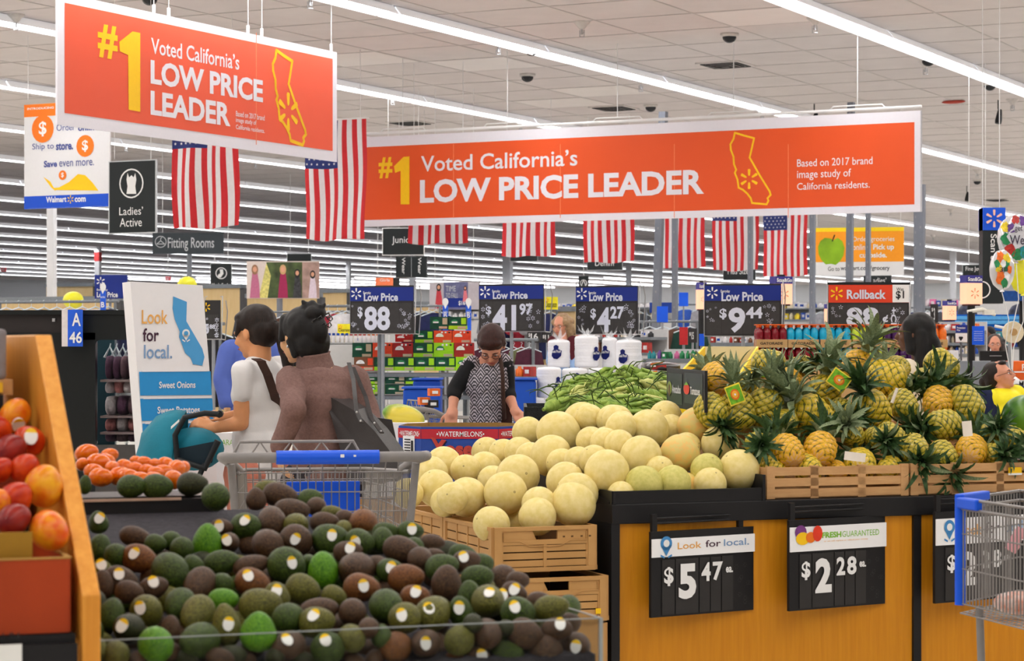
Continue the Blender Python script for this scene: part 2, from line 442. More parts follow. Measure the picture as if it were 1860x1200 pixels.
# ================================================================ flags hung along the aisle
m_red = mat('flag_red', (196, 42, 48), .8, var=.05); m_fw = mat('flag_white', (226, 222, 224), .8, var=.03); m_fb = mat('flag_navy', (40, 52, 110), .8, var=.05)
def flag(xl, xr, yb, label, seed, H=1.52):
    D = 1.3*F/(CY-yb)*1.0; xc = (xl+xr)/2
    base = P(xc, yb, D); W = .93
    rr = random.Random(seed); ph = rr.random()*6; amp = .025+.02*rr.random()
    def cl(u, v):   # u 0..1 across, v 0..1 down
        sag = -.018*(4*u*(1-u)-.5)*v+.012*math.sin(u*9+ph)*v
        y = amp*math.sin(u*14+ph+v*1.5)*(.3+v*.7)+.02*math.sin(v*7+u*3+ph)
        return base+PD*((u-.5)*W*(1-.03*v))+RD*y+UP*(H*(1-v)+sag)
    nx, ny = 39, 20; vs = []; fs = [[], [], []]
    for j in range(ny+1):
        for i in range(nx+1): vs.append(cl(i/nx, j/ny))
    for j in range(ny):
        for i in range(nx):
            st = i//3; c = 2 if (st < 7 and j < ny*.4) else (st % 2)
            fs[c].append((j*(nx+1)+i, (j+1)*(nx+1)+i, (j+1)*(nx+1)+i+1, j*(nx+1)+i+1))
    mb = MB(); mb.v = [tuple(v) for v in vs]
    for c, m in ((0, m_red), (1, m_fw), (2, m_fb)):
        k = mb.mi(m)
        for f in fs[c]: mb.f.append(list(f)); mb.m.append(k); mb.s.append(True)
    t = thing('hanging_flag', label, 'flag', base, 0, 'flags hung vertically over the aisle')
    obj('flag_cloth', mb, t)
    st = MB()
    for r in range(9):
        for c in range(6 if r % 2 == 0 else 5):
            u = (7/13)*((c+.5+(0 if r % 2 == 0 else .5))/6.2); v = .4*(r+.7)/9.6
            o = cl(u, v)-RD*.006; pts = []
            for q in range(10):
                a = PI/2+q*PI/5; rad = .019 if q % 2 == 0 else .008
                pts.append(o+PD*rad*math.cos(a)+UP*rad*math.sin(a))
            st.add(pts, [tuple(range(10))], m_fw)
    obj('stars', st, t)
    rod = MB(); rod.tube([cl(0, 0)-PD*.04+UP*.01, cl(1, 0)+PD*.04+UP*.01], .01, WHITE, 6)
    for s in (.1, .9): rod.tube([cl(s, 0)+UP*.01, Vector((cl(s, 0).x, cl(s, 0).y, CEIL))], .004, WHITE, 4)
    obj('flag_rod', rod, t)
FL = [(312, 430, 413, 'flag hanging under the orange-red banner, beside the Ladies Active sign'),
      (558, 662, 435, 'flag hanging in the gap between the two orange banners'),
      (748, 846, 442, 'flag partly covering the Juniors sign, below the long banner'),
      (915, 1008, 465, 'flag below the long banner, between the Juniors and Denim signs'),
      (1058, 1152, 476, 'flag hanging just over the Denim sign'),
      (1199, 1275, 486, 'flag crossed by the thin grey post beside the Denim sign'),
      (1297, 1374, 491, 'flag hanging just over the Plus Size sign'),
      (1388, 1465, 501, 'flag with its whole starry corner in view, nearest the green apple sign')]
for i, a in enumerate(FL): flag(*a, seed=i*5+2, H=1.36 if i == 2 else 1.52)
# ================================================================ posts and columns
m_post = mat('grey_steel_post', (126, 131, 142), .5, .2, var=.05, scale=8)
m_colm = mat('white_column_paint', (226, 227, 230), .6, var=.03, scale=4)
def post(px0, px1, wpx, D, ytop, label, zb=0):
    a = P(px1, 620, D); a.z = zb; b = P(px0, ytop, D); w_ = px2m(wpx, D)
    t = thing('steel_post', label, 'post', a, 0, 'grey steel posts behind the banners')
    mb = MB(); u = PD*w_/2; v = RD*w_/2
    mb.hexa([a-u-v, a+u-v, a+u+v, a-u+v], [b-u-v, b+u-v, b+u+v, b-u+v], m_post); obj('upright', mb, t)
    mb = MB(); mb.box(a+UP*.01, (w_*2, w_*2, .02), m_post, ux=PD); obj('foot_plate', mb, t)
    mb = MB(); n = 16
    for i in range(n):
        q = a.lerp(b, (i+.5)/n); mb.box(q-v*1.02, (w_*.2, .004, .03), GREYM, ux=PD)
    obj('slot', mb, t, kind='stuff')
post(1205, 1184, 13, 31, 203, 'tallest grey post, leaning, between two flags under the long banner')
post(1226, 1226, 9, 31, 380, 'thin grey post in front of the flag beside the leaning post')
post(1363, 1363, 8, 31, 380, 'thin grey post rising behind the $9.44 price sign')
post(1476, 1475, 9, 31, 380, 'thin grey post between the starry flag and the green apple sign')
post(1546, 1540, 11, 31, 186, 'grey post crossing the green apple sign, topping out above the banner')
post(1577, 1577, 8, 31, 380, 'thinner grey post crossing the word groceries on the orange sign')
post(1674, 1671, 12, 29, 335, 'grey post just beyond the far end of the long banner')
post(1664, 1663, 7, 29.5, 380, 'dark thin post standing against the post at the banner end')
for px, w_, D, lb in ((94, 17, 41, 'white column under the introducing sign'), (178, 12, 88, 'slim white column with a red band beside the navy price sign'),
                   (633, 9, 104, 'white column beside the $88 price sign'), (922, 18, 96, 'white column above the $41.97 price sign'),
                   (1142, 10, 108, 'white column above the $4.27 price sign'), (1440, 9, 100, 'slim white column above the $9.44 price sign'),
                   (749, 12, 90, 'white column behind the hanging Wear sign'), (1731, 12, 92, 'pale column between the long banner and the Scan tower')):
    a = P(px, 620, D); a.z = 0; w2 = px2m(w_, D)
    t = thing('column', lb, 'column', a); mb = MB(); mb.box((a.x, a.y, CEIL/2), (w2*.9, w2*.6, CEIL), m_colm, ux=PD); obj('shaft', mb, t)
    mb = MB(); mb.box((a.x, a.y, .1), (w2*1.1, w2*.8, .2), m_colm, ux=PD); obj('base', mb, t)
    if px == 178:
        mb = MB(); mb.box((a.x, a.y, P(0, 466, D).z), (w2*.95, w2*.65, .35), mat('red_band', (196, 60, 60)), ux=PD); obj('red_band', mb, t)

# ================================================================ hanging signs
def plane_pd(px, D, k=1.0):
    """plane along the store's cross direction through column px at depth D"""
    return Plane(px, D, u=PD*k+Vector((1, 0, 0))*(1-k))
def sign(name, label, cat, pl, x0, y0, x1, y1, face, th=.02, border=None, bw=1.5, wires=(), group=None, part='panel'):
    a = pl.hit(x0, y1); t = thing(name, label, cat, pl.pt(*a), 0, group)
    mb = MB(); pl.board(mb, x0, y0, x1, y1, border or face, th); obj(part, mb, t)
    if border:
        mb = MB(); pl.rect(mb, x0+bw, y0+bw, x1-bw, y1-bw, face, .002); obj('face', mb, t)
    if wires:
        mb = MB()
        for x in wires:
            q = pl.pt(*pl.hit(x, y0), -th/2); mb.tube([q, (q.x, q.y, CEIL)], px2m(.5, q.y), WHITE, 4)
        obj('wire', mb, t, kind='stuff')
    return t
SGREY = mat('sign_edge', (196, 200, 204), .5, var=.02)
INDIGO = mat('indigo_print', (72, 84, 150), .5)
# introducing sign
pl = plane_pd(120, 27); t = sign('hanging_sign', 'white hanging sign with orange dollar coins and an open hand, blue foot strip', 'sign', pl, 44, 181, 200, 380, mat('paper_white', (228, 228, 230), .5, var=.01), wires=(50, 190))
mb = MB(); pl.rect(mb, 44, 181, 200, 213, ORANGE); obj('colour_band', mb, t); mb = MB(); pl.rect(mb, 44, 351, 200, 380, mat('royal_print', (20, 78, 200), .5, var=.02)); obj('colour_band', mb, t)
mb = MB()
for x, y, r in ((78, 234, 20), (155, 265, 16), (114, 318, 7)): pl.disc(mb, x, y, r, ORANGE, .004)
obj('coin_print', mb, t)
mb = MB()
for x, y, h in ((78, 234, 14), (155, 265, 11), (114, 318, 5)): pl.text(mb, '$', x-h*.5, y+h, x+h*.5, y-h, WHITE, .02, .006)
pl.text(mb, 'INTRODUCING', 50, 200, 98, 193, WHITE, .02); pl.text(mb, 'Order', 103, 238, 137, 224, INDIGO, 0); pl.text(mb, 'online.', 142, 238, 182, 224, INDIGO, .03)
pl.text(mb, 'Ship to', 59, 275, 98, 259, INDIGO, 0); pl.text(mb, 'store.', 102, 273, 133, 258, INDIGO, .03)
pl.text(mb, 'Save', 80, 304, 104, 291, INDIGO, .03); pl.text(mb, 'even more.', 108, 303, 171, 290, INDIGO, 0)
pl.text(mb, 'Walmart', 84, 368, 121, 356, WHITE, .03); pl.text(mb, 'com', 136, 367, 156, 358, WHITE, .03); pl.spark(mb, 128.5, 362, 6, YELLOW)
pl.text(mb, 'Ship to store available on eligible items. See details in store. Terms apply. Selection varies.', 53, 378, 186, 374, WHITE, 0)
obj('lettering', mb, t)
mb = MB(); pl.poly(mb, [(79, 321), (92, 330), (98, 341), (112, 340), (128, 332), (140, 324), (130, 337), (100, 346), (93, 340)], YELLOW)
pl.poly(mb, [(98, 345), (125, 331), (142, 316), (155, 318), (168, 331), (179, 346)], YELLOW, .0035); obj('hand_print', mb, t)
# ladies active
pl = plane_pd(240, 24); t = sign('hanging_sign', 'black Ladies Active sign with a vest in a white ring', 'sign', pl, 197, 289, 284, 425, DARKSIGN, border=SGREY, bw=2, wires=(207, 273))
mb = MB(); pl.disc(mb, 239, 333, 22, WHITE, inner=.9); pl.poly(mb, [(232, 314), (235, 322), (239, 318), (243, 322), (246, 314), (248, 326), (246, 338), (248, 352), (230, 352), (232, 338), (230, 326)], WHITE); obj('vest_symbol', mb, t)
mb = MB(); pl.text(mb, 'Ladies’', 217, 391, 260, 375, WHITE); pl.text(mb, 'Active', 218, 412, 258, 395, WHITE); obj('lettering', mb, t)
# fitting rooms
pl = plane_pd(340, 40, .2); t = sign('hanging_sign', 'wide dark Fitting Rooms sign with a hanger in a ring', 'sign', pl, 277, 422, 406, 461, mat('slate_sign', (52, 60, 66), .5, var=.04), wires=(295, 390))
mb = MB(); pl.disc(mb, 292, 439, 10.5, SGREY, inner=.88); pl.line(mb, [(285, 443), (292, 437), (299, 443)], 1.3, SGREY, closed=True); pl.line(mb, [(292, 437), (292, 433), (294, 431)], 1.2, SGREY); obj('hanger_symbol', mb, t)
mb = MB(); pl.text(mb, 'Fitting Rooms', 305, 456, 389, 431, SGREY, .005); obj('lettering', mb, t)
mb = MB(); a = P(344, 461, 40.3); mb.tube([a, (a.x, a.y, 0)], .045, m_post, 8); obj('pole', mb, t)
# men's socks
pl = plane_pd(400, 45, .2); t = sign('hanging_sign', 'small dark Men’s Socks sign with a sock in a ring', 'sign', pl, 382, 478, 421, 524, DARKSIGN, border=SGREY, bw=.8, wires=(390, 414))
mb = MB(); pl.disc(mb, 402, 496, 10.5, WHITE, inner=.85); pl.poly(mb, [(399, 489), (405, 489), (406, 497), (401, 504), (396, 503), (396, 499), (400, 496)], WHITE); obj('sock_symbol', mb, t)
mb = MB(); pl.text(mb, 'Men’s Socks', 385, 521, 418, 514, WHITE, .01); obj('lettering', mb, t)
# juniors + wear
pl = plane_pd(733, 33, .3); t = sign('hanging_sign', 'black Juniors sign half covered by a flag', 'sign', pl, 694, 413, 771, 464, DARKSIGN, border=WHITE, bw=1.6, wires=(705, 760))
mb = MB(); pl.text(mb, 'Juniors', 712, 445, 757, 429, WHITE); obj('lettering', mb, t)
pl = plane_pd(747, 36, 0); t = sign('hanging_sign', 'black sign with Wear printed twice running downwards, under the Juniors sign', 'sign', pl, 719, 466, 775, 503, DARKSIGN, th=.3, wires=(724, 770))
mb = MB(); pl.text(mb, 'Wear', 731, 498, 737, 468, WHITE, .01, .16, rot=1); pl.text(mb, 'Wear', 760, 498, 766, 468, WHITE, .01, .16, rot=1); pl.line(mb, [(748, 466), (748, 503)], .6, SGREY, .155); obj('lettering', mb, t)
for (x0, y0, x1, y1, D, s, lb, tx) in ((1066, 474, 1131, 491, 42, .3, 'black Denim sign seen below a flag', ('Denim', 1081, 483, 1115, 472)), (1313, 489, 1373, 509, 44, .3, 'black Plus Size sign seen below a flag', ('Plus Size', 1322, 498, 1360, 486)),
                          (926, 462, 977, 475, 42, .3, 'blank dark sign edge seen below a flag', None), (1568, 502, 1620, 520, 46, .3, 'black Ladies sign above the red Rollback sign', ('Ladies’', 1581, 514, 1610, 504)),
                          (521, 468, 566, 484, 50, .3, 'dark sign top showing over the clothing poster', None)):
    pl = plane_pd((x0+x1)/2, D, s); t = sign('hanging_sign', lb, 'sign', pl, x0, y0-8, x1, y1, DARKSIGN, border=SGREY, bw=.9, wires=(x0+6, x1-6))
    if tx: mb = MB(); pl.text(mb, tx[0], tx[1], tx[2], tx[3], tx[4], WHITE); obj('lettering', mb, t)
pl = plane_pd(1060, 46, .3); t = sign('hanging_sign', 'small dark sign with a pale arch symbol beside the $4.27 sign', 'sign', pl, 1051, 501, 1069, 535, DARKSIGN, wires=(1060,))
mb = MB(); pl.disc(mb, 1060, 514, 6.5, WHITE, inner=.8); pl.line(mb, [(1056, 519), (1060, 508), (1064, 519)], 1.5, WHITE); obj('arch_symbol', mb, t)
# orange strip sign above $88 sign
pl = plane_pd(700, 44, .2); t = sign('hanging_sign', 'small orange strip sign on a curved bracket above the $88 price sign', 'sign', pl, 682, 504, 714, 519, mat('soft_orange', (244, 128, 84), .5), wires=(686, 710))
mb = MB(); pl.rect(mb, 714, 505, 726, 522, DARKSIGN, -.01); pl.text(mb, 'Girls', 690, 511, 708, 506, WHITE, .01); obj('lettering', mb, t)
# navy price sign far
pl = plane_pd(200, 30, .2); t = sign('shelf_sign', 'navy Low Price sign high on the clothing rack by the slim white column', 'sign', pl, 172, 499, 231, 542, NAVY)
mb = MB(); pl.spark(mb, 183, 511, 8, WHITE); pl.text(mb, 'Everyday', 176, 529, 196, 524, WHITE, .01); pl.text(mb, 'Low Price', 176, 540, 214, 530, WHITE, .03); obj('lettering', mb, t)
mb = MB(); a = P(200, 542, 30.1); mb.tube([a, (a.x, a.y, 0)], .02, m_post, 6); obj('pole', mb, t)
# green apple sign
pl = plane_pd(1560, 36, .5); t = sign('hanging_sign', 'orange sign with a green apple about picking up groceries', 'sign', pl, 1481, 412, 1642, 501, WHITE, wires=(1484, 1636))
mb = MB(); pl.rect(mb, 1481, 414, 1642, 476, mat('amber_print', (248, 158, 28), .5, var=.02), .002); pl.rect(mb, 1481, 412, 1642, 421, mat('bright_yellow_print', (252, 218, 20), .5, var=.02), .003); obj('colour_band', mb, t)
mb = MB(); c = pl.hit(1510, 455); q = [(1486, 448), (1490, 438), (1498, 432), (1508, 433), (1514, 436), (1522, 432), (1530, 438), (1534, 450), (1532, 464), (1526, 474), (1518, 481), (1510, 479), (1500, 480), (1492, 472), (1487, 461)]
pl.poly(mb, q, mat('apple_print', (134, 176, 26), .5, var=.25, scale=3), .006); pl.line(mb, [(1512, 438), (1514, 432), (1516, 427)], 2, BLACK, .008); obj('apple_print', mb, t)
mb = MB(); pl.text(mb, 'Order groceries', 1548, 441, 1625, 429, WHITE, .005, .006); pl.text(mb, 'online.', 1549, 454, 1580, 443, WHITE, .005, .006); pl.text(mb, 'Pick up', 1586, 456, 1624, 443, WHITE, .03, .006)
pl.text(mb, 'curbside.', 1561, 468, 1611, 458, WHITE, .03, .006); pl.text(mb, 'Go to', 1504, 492, 1525, 484, BLACK, 0); pl.text(mb, 'walmart.com/grocery', 1527, 493, 1616, 482, BLACK, .01); obj('lettering', mb, t)
# ---- framed posters over the clothing department (generic figures)
m_skin = mat('printed_skin', (216, 160, 130), .6); 
def figure(pl, mb, x, y, h, dress, hair):
    mb2 = mb
    pl.poly(mb2, [(x-h*.1, y-h), (x+h*.1, y-h), (x+h*.17, y-h*.55), (x+h*.2, y), (x-h*.2, y), (x-h*.15, y-h*.55)], dress, .005)
    pl.disc(mb2, x, y-h*1.12, h*.13, hair, .0055, ry=h*.2); pl.disc(mb2, x, y-h*1.13, h*.08, m_skin, .0065, ry=h*.11)
pl = plane_pd(515, 37, .15); t = sign('poster_board', 'wide photo board of women in pink and crimson tops above the tan partition', 'poster', pl, 448, 474, 580, 542, mat('poster_ground', (222, 208, 200), .5, var=.05))
mb = MB(); pl.rect(mb, 484, 476, 549, 541, mat('poster_green', (70, 84, 48), .6, var=.6, scale=6), .003); pl.rect(mb, 549, 476, 580, 541, mat('poster_sand', (170, 140, 130), .6, var=.3, scale=8), .003)
pl.poly(mb, [(470, 541), (484, 478), (492, 500), (486, 541)], mat('poster_leaf', (214, 204, 120), .6, var=.3), .004)
figure(pl, mb, 463, 541, 46, mat('poster_pink', (190, 110, 140), .6), mat('poster_hair', (150, 110, 80), .6)); figure(pl, mb, 514, 541, 46, mat('poster_crimson', (160, 40, 84), .6), mat('poster_blond', (200, 160, 110), .6))
figure(pl, mb, 540, 541, 40, mat('poster_floral', (60, 60, 64), .6, var=.5), BLACK); figure(pl, mb, 568, 541, 38, mat('poster_pale', (226, 210, 222), .6), BLACK)
obj('printed_figures', mb, t)
mb = MB(); a = P(508, 542, 37.2); mb.tube([a, (a.x, a.y, 0)], .05, m_post, 8); obj('pole', mb, t)
pl = plane_pd(820, 33, .3); t = sign('poster_board', 'photo board of women in red dresses behind the $41.97 price sign', 'poster', pl, 780, 512, 870, 562, mat('poster_grey', (190, 184, 190), .5, var=.05), wires=(790, 860))
mb = MB(); pl.rect(mb, 806, 512, 850, 562, mat('poster_slate', (104, 106, 142), .6, var=.2), .003); pl.rect(mb, 812, 541, 846, 558, NAVY, .004); figure(pl, mb, 797, 560, 34, mat('poster_red', (190, 60, 70), .6), BLACK); figure(pl, mb, 845, 548, 22, mat('poster_pink2', (220, 120, 130), .6), BLACK); obj('printed_figures', mb, t)
mb = MB(); pl.text(mb, 'TIME', 810, 529, 828, 519, SGREY, 0, .006); pl.text(mb, 'TO FALL', 810, 541, 832, 532, SGREY, 0, .006); pl.text(mb, '$16', 833, 555, 845, 546, WHITE, .02, .006); obj('lettering', mb, t)

# ================================================================ price signs on stands
m_pblack = mat('price_strip', (46, 44, 44), .4, var=.05, scale=10); m_sil = mat('digit_silver', (210, 214, 230), .45, var=.02)
def snow(pl, mb, x0, y0, x1, y1, n, seed, m=None):
    rr = random.Random(seed)
    for i in range(n):
        pl.spark(mb, x0+(x1-x0)*rr.random(), y0+(y1-y0)*rr.random(), rr.choice((2, 2.8, 3.6, 4)), m or m_sil, .007, rr.choice((5, 6)))
def price_sign(pl, x0, y0, x1, y1, texts, label, seed, head=NAVY, hh=.33, pole=True, sx=0):
    t = thing('price_sign', label, 'sign', pl.pt(pl.hit((x0+x1)/2, 0)[0], 0))
    mb = MB(); pl.board(mb, x0, y0, x1, y1, m_pblack, .015); obj('panel', mb, t)
    yh = y0+(y1-y0)*hh
    mb = MB(); pl.rect(mb, x0, y0+3, x1, yh, head, .002); obj('header', mb, t)
    mb = MB(); pl.rect(mb, x0+3, yh+3, x1-3, y1-2, mat('digit_strip', (58, 56, 56), .35), .003)
    for f in (.22, .5, .62, .78): pl.line(mb, [(x0+(x1-x0)*f, yh+3), (x0+(x1-x0)*f, y1-2)], .7, m_pblack, .005)
    obj('price_strip', mb, t, kind='stuff')
    mb = MB(); W = x1-x0
    for (s, ax, ay, bx, by, b) in texts: pl.text(mb, s, ax, ay, bx, by, m_sil if b >= .02 else WHITE, b, .006)
    pl.text(mb, 'Everyday' if head is NAVY else '', x0+W*.21, y0+17.5, x0+W*.33, y0+11, WHITE, .015) if head is NAVY else None
    pl.spark(mb, x0+W*.1, (y0+yh)/2+1, (yh-y0)*.34, WHITE if head is NAVY else YELLOW, .006)
    obj('lettering', mb, t)
    mb = MB(); snow(pl, mb, x0+4, yh+8, x0+W*.17, y1-6, 7, seed); snow(pl, mb, x0+W*.76, yh+8, x1-5, y1-6, 12, seed+1); obj('snowflake_print', mb, t, kind='stuff')
    mb = MB(); z = lambda x, y, o=-.02: pl.pt(*pl.hit(x, y), o); r = .0045
    mb.tube([z(x0-1, y1+1), z(x0-1, y0-6), z(x0+3, y0-7)], r, CHROME, 5); mb.tube([z(x1+1, y1+1), z(x1+3, y0-8), z(x1-1, y0-6)], r, CHROME, 5); mb.tube([z(x0-1, y1+1), z(x1+1, y1+1)], r, CHROME, 5)
    mb.tube([z(x1+3, y1+2, -.1), z(x1+7, y0+20, -.1), z(x1+5, y0, -.08)], r, CHROME, 5); mb.tube([z(x1+1, y1+1), z(x1+3, y1+2, -.1)], r, CHROME, 5)
    obj('wire_frame', mb, t)
    if pole:
        a = z((x0+x1)/2+sx, y1, -.03); mb = MB(); mb.tube([a, (a.x, a.y, .02)], .014, GREYM, 8); obj('pole', mb, t)
        mb = MB(); mb.lathe((a.x, a.y, 0), [(.2, 0), (.2, .015), (.03, .025), (.02, .05)], GREYM, 16); obj('foot', mb, t)
    return t
lp = lambda x0, W, yb, yt: ('Low Price', x0+W*.22, yb, x0+W*.76, yt, .03)
price_sign(plane_pd(694, 18.25, .6), 636, 518, 751, 605, [lp(636, 115, 547, 532), ('$', 650, 578, 659, 557, .03), ('88', 662, 600, 709, 556, .035)], 'navy and black price sign reading $88 over the drink cases', 1)
price_sign(plane_pd(928, 18.25, .9), 870, 515, 987, 601, [lp(870, 117, 543, 529), ('$', 883, 573, 893, 556, .03), ('41', 895, 600, 938, 553, .035), ('97', 944, 572, 968, 551, .035)], 'tilted navy and black price sign reading $41.97', 3, sx=-2)
price_sign(plane_pd(1102, 18.6, .8), 1046, 518, 1158, 606, [lp(1046, 112, 547, 531), ('$', 1073, 580, 1083, 560, .03), ('4', 1085, 603, 1109, 558, .035), ('27', 1109, 579, 1134, 556, .035)], 'navy and black price sign reading $4.27 above the white plate packs', 5)
price_sign(plane_pd(1349, 16.5, .3), 1280, 515, 1419, 609, [lp(1280, 139, 547, 530), ('$', 1307, 580, 1320, 560, .03), ('9', 1323, 604, 1354, 558, .035), ('44', 1355, 578, 1385, 557, .035)], 'wide navy and black price sign reading $9.44 behind the pineapples', 7)
t = price_sign(plane_pd(1578, 16.5, .1), 1505, 514, 1651, 606, [('Rollback', 1538, 543, 1609, 526, .03), ('88', 1537, 593, 1596, 558, .035), ('¢', 1603, 588, 1613, 572, .03)], 'red Rollback price sign reading 88 cents, Was $1', 9, head=mat('rollback_red', (222, 66, 36), .45, var=.02), hh=.385)
pl = plane_pd(1578, 16.5, .1); mb = MB(); pl.rect(mb, 1621, 517, 1651, 549, WHITE, .004); pl.rect(mb, 1503, 512, 1653, 517, BLACK, .004); obj('was_panel', mb, t)
mb = MB(); pl.text(mb, 'Was', 1628, 528, 1641, 522, BLACK, .005, .007); pl.text(mb, '$1', 1627, 544, 1642, 528, BLACK, .02, .007); pl.text(mb, '+CRV', 1618, 612, 1628, 558, m_sil, .03, .007, rot=1); obj('was_lettering', mb, t)
price_sign(plane_pd(382, 17.5, .3), 372, 545, 400, 615, [('5', 372, 606, 380, 588, .03), ('88', 381, 597, 391, 589, .03)], 'black price sign ending in 88 beside the Look for local stand', 11, head=m_pblack, pole=True)
for x0, y0, x1, y1, s, lb in ((958, 598, 983, 622, '16', 'little black price card reading 16'), (984, 601, 1003, 622, '11', 'little black price card nearer the curly-haired woman'), (1250, 596, 1266, 622, '15', 'little black price card beside the red box'), (1690, 552, 1704, 588, '3', 'little dark price card near the glowing lanterns')):
    pl = plane_pd(x0, 24, .3); t = sign('price_card', lb, 'sign', pl, x0, y0, x1, y1, m_pblack); mb = MB(); pl.text(mb, '$', x0+2, y0+14, x0+5, y0+7, WHITE, .01); pl.text(mb, s, x0+6, y1-6, x1-6, y0+7, WHITE, .02); obj('lettering', mb, t)
    mb = MB(); a = pl.pt(*pl.hit((x0+x1)/2, y1), -.02); mb.tube([a, (a.x, a.y, 0)], .012, GREYM, 6); obj('pole', mb, t)

# ================================================================ things fixed to the ceiling
m_dome = mat('camera_dome', (40, 42, 46), .15, var=.05); m_spr = mat('sprinkler_white', (214, 210, 206), .4)
def on_ceiling(px, py, drop=0):
    D = F*(3.7-drop)/(CY-py); q = P(px, py, D); q.z = CEIL; return q
for i, (x, y) in enumerate(((965, 94), (958, 142), (1182, 197), (1325, 70), (1686, 113), (1798, 158), (272, 1), (1775, 331))):
    q = on_ceiling(x, y, .06); t = thing('security_camera', ['dark dome camera beside a lamp row above the long banner', 'dark dome camera on bare tiles, second above the long banner', 'small dome camera next to the vent over the banner', 'dome camera under the pale replaced tile', 'blue-grey dome camera above a sprinkler near the upper corner', 'dome camera above the black spotlight near the edge', 'dome camera above the orange-red banner', 'tiny dome camera hung under a sprinkler above the Scan tower'][i], 'camera', q, 0, 'dome cameras on the ceiling')
    mb = MB(); mb.lathe(q, [(.0, -.001), (.11, 0), (.11, -.03), (.09, -.04)][::-1], m_spr, 14); obj('mount', mb, t)
    mb = MB(); mb.ell(q-UP*.045, (.085, .085, .07), m_dome, nu=12, nv=8); obj('dome', mb, t)
SPR = [(29, 45), (905, 90), (1164, 158), (713, 183), (1480, 50), (1681, 127), (229, 268), (464, 300), (563, 5), (1057, 58), (946, 233), (1384, 212), (1839, 194), (1727, 388), (1775, 318), (1695, 433), (1757, 440)]
SPL = ['above the introducing sign, near the picture edge', 'beside the two dome cameras over the long banner', 'over the long banner, just under a lamp row', 'above the near end of the long banner', 'on bare tiles under the closest lamp row', 'under the blue-grey dome camera', 'between the introducing sign and the first flag', 'beside the first flag, under the orange-red banner', 'above the far top corner of the orange-red banner', 'high up between two lamp rows', 'close over the rail of the long banner, middle', 'close over the rail of the long banner, far half', 'beside the spotlight on a drop rod', 'just past the far end of the long banner', 'above the Scan tower sign', 'under the lamp row past the banner end', 'next to the Scan tower sign']
for i, (x, y) in enumerate(SPR):
    q = on_ceiling(x, y, .12); s = 1
    t = thing('sprinkler_head', 'white sprinkler head '+SPL[i], 'sprinkler', q, 0, 'sprinkler heads on the ceiling')
    mb = MB(); mb.lathe(q, [(.03, -.09), (.06, -.05), (.1, -.012), (.1, 0)], m_spr, 12); obj('cup', mb, t)
    mb = MB(); mb.tube([q-UP*.08, q-UP*.15], .014, CHROME, 6); mb.tube([q-UP*.13+PD*a for a in (.03, -.03)], .006, CHROME, 5)
    mb.tube([q-UP*.1+PD*.028, q-UP*.17+PD*.028, q-UP*.18, q-UP*.17-PD*.028, q-UP*.1-PD*.028], .006, CHROME, 5); mb.lathe(q-UP*.185, [(.035, 0), (.035, .006)], CHROME, 10); obj('nozzle', mb, t)
for x, y, lb in ((1318, 116, 'square air vent with dark slots above the long banner'), (1115, 195, 'square air vent beside the lamp row over the banner'), (745, 222, 'air vent above the near end of the long banner'), (220, 170, 'dark air vent behind the orange-red banner'), (1480+330, 362, 'dark air vent above the Scan tower')):
    q = on_ceiling(x, y); t = thing('ceiling_vent', lb, 'vent', q, 0, 'air vents in the ceiling')
    mb = MB(); mb.box(q-UP*.01, (.62, .62, .02), m_spr, ux=PD); obj('vent_frame', mb, t)
    for k in range(4):
        s = .5-.11*k
        for ux, uy in ((PD, RD), (RD, -PD)):
            for sg in (-1, 1):
                pass
        mb = MB(); 
        for (ux, uy) in ((PD, RD), (RD, PD)):
            for sg in (-1, 1): mb.box(q-UP*(.024+.008*k)+uy*sg*s/2, (s, .03, .01), mat('vent_slot', (62, 62, 64), .6), ux=ux)
        obj('louver', mb, t)
for x, y, c, lb in ((1732, 185, (178, 60, 44), 'red oval alarm on the ceiling'), ):
    q = on_ceiling(x, y, .03); t = thing('alarm', lb, 'alarm', q); mb = MB(); mb.ell(q-UP*.03, (.19, .07, .03), mat('alarm_red', c, .4), Matrix.Rotation(-ANG, 3, 'Z'), 16, 8); obj('alarm_body', mb, t)
    mb = MB(); mb.box(q-UP*.005, (.3, .1, .01), m_spr, ux=PD); obj('mount', mb, t)
for x, y, lb in ((1813, 198, 'larger black spotlight on a drop rod near the edge'), (1756, 353, 'black spotlight above the Scan tower'), (1479, 205, 'small black speaker fitting over the long banner'), (1751, 362, 'tiny black spotlight')):
    if lb.startswith('tiny'): continue
    q = on_ceiling(x, y-14, .02); t = thing('spotlight', lb, 'spotlight', q); mb = MB(); mb.tube([q, q-UP*.14], .01, BLACK, 6); obj('rod', mb, t)
    mb = MB(); mb.lathe(q-UP*.36, [(.05, 0), (.055, .05), (.04, .17), (.03, .22)], BLACK, 10, axis=(.15, .1, 1)); obj('lamp_body', mb, t)
for x, y in ((6, 489), (305, 506)):
    q = P(x+.5, y, 92); pl = plane_pd(x, 92); t = sign('exit_sign', 'red exit sign far away %s' % ('at the photo edge over the clothes rails' if x < 50 else 'between the stand and the Men’s Socks sign'), 'sign', pl, x-5, y-4, x+5, y+4, mat('exit_red', (228, 70, 80), .5), wires=(x,))
    mb = MB(); pl.text(mb, 'EXIT', x-4, y+3, x+4, y-3, WHITE, .01, .02); obj('lettering', mb, t)
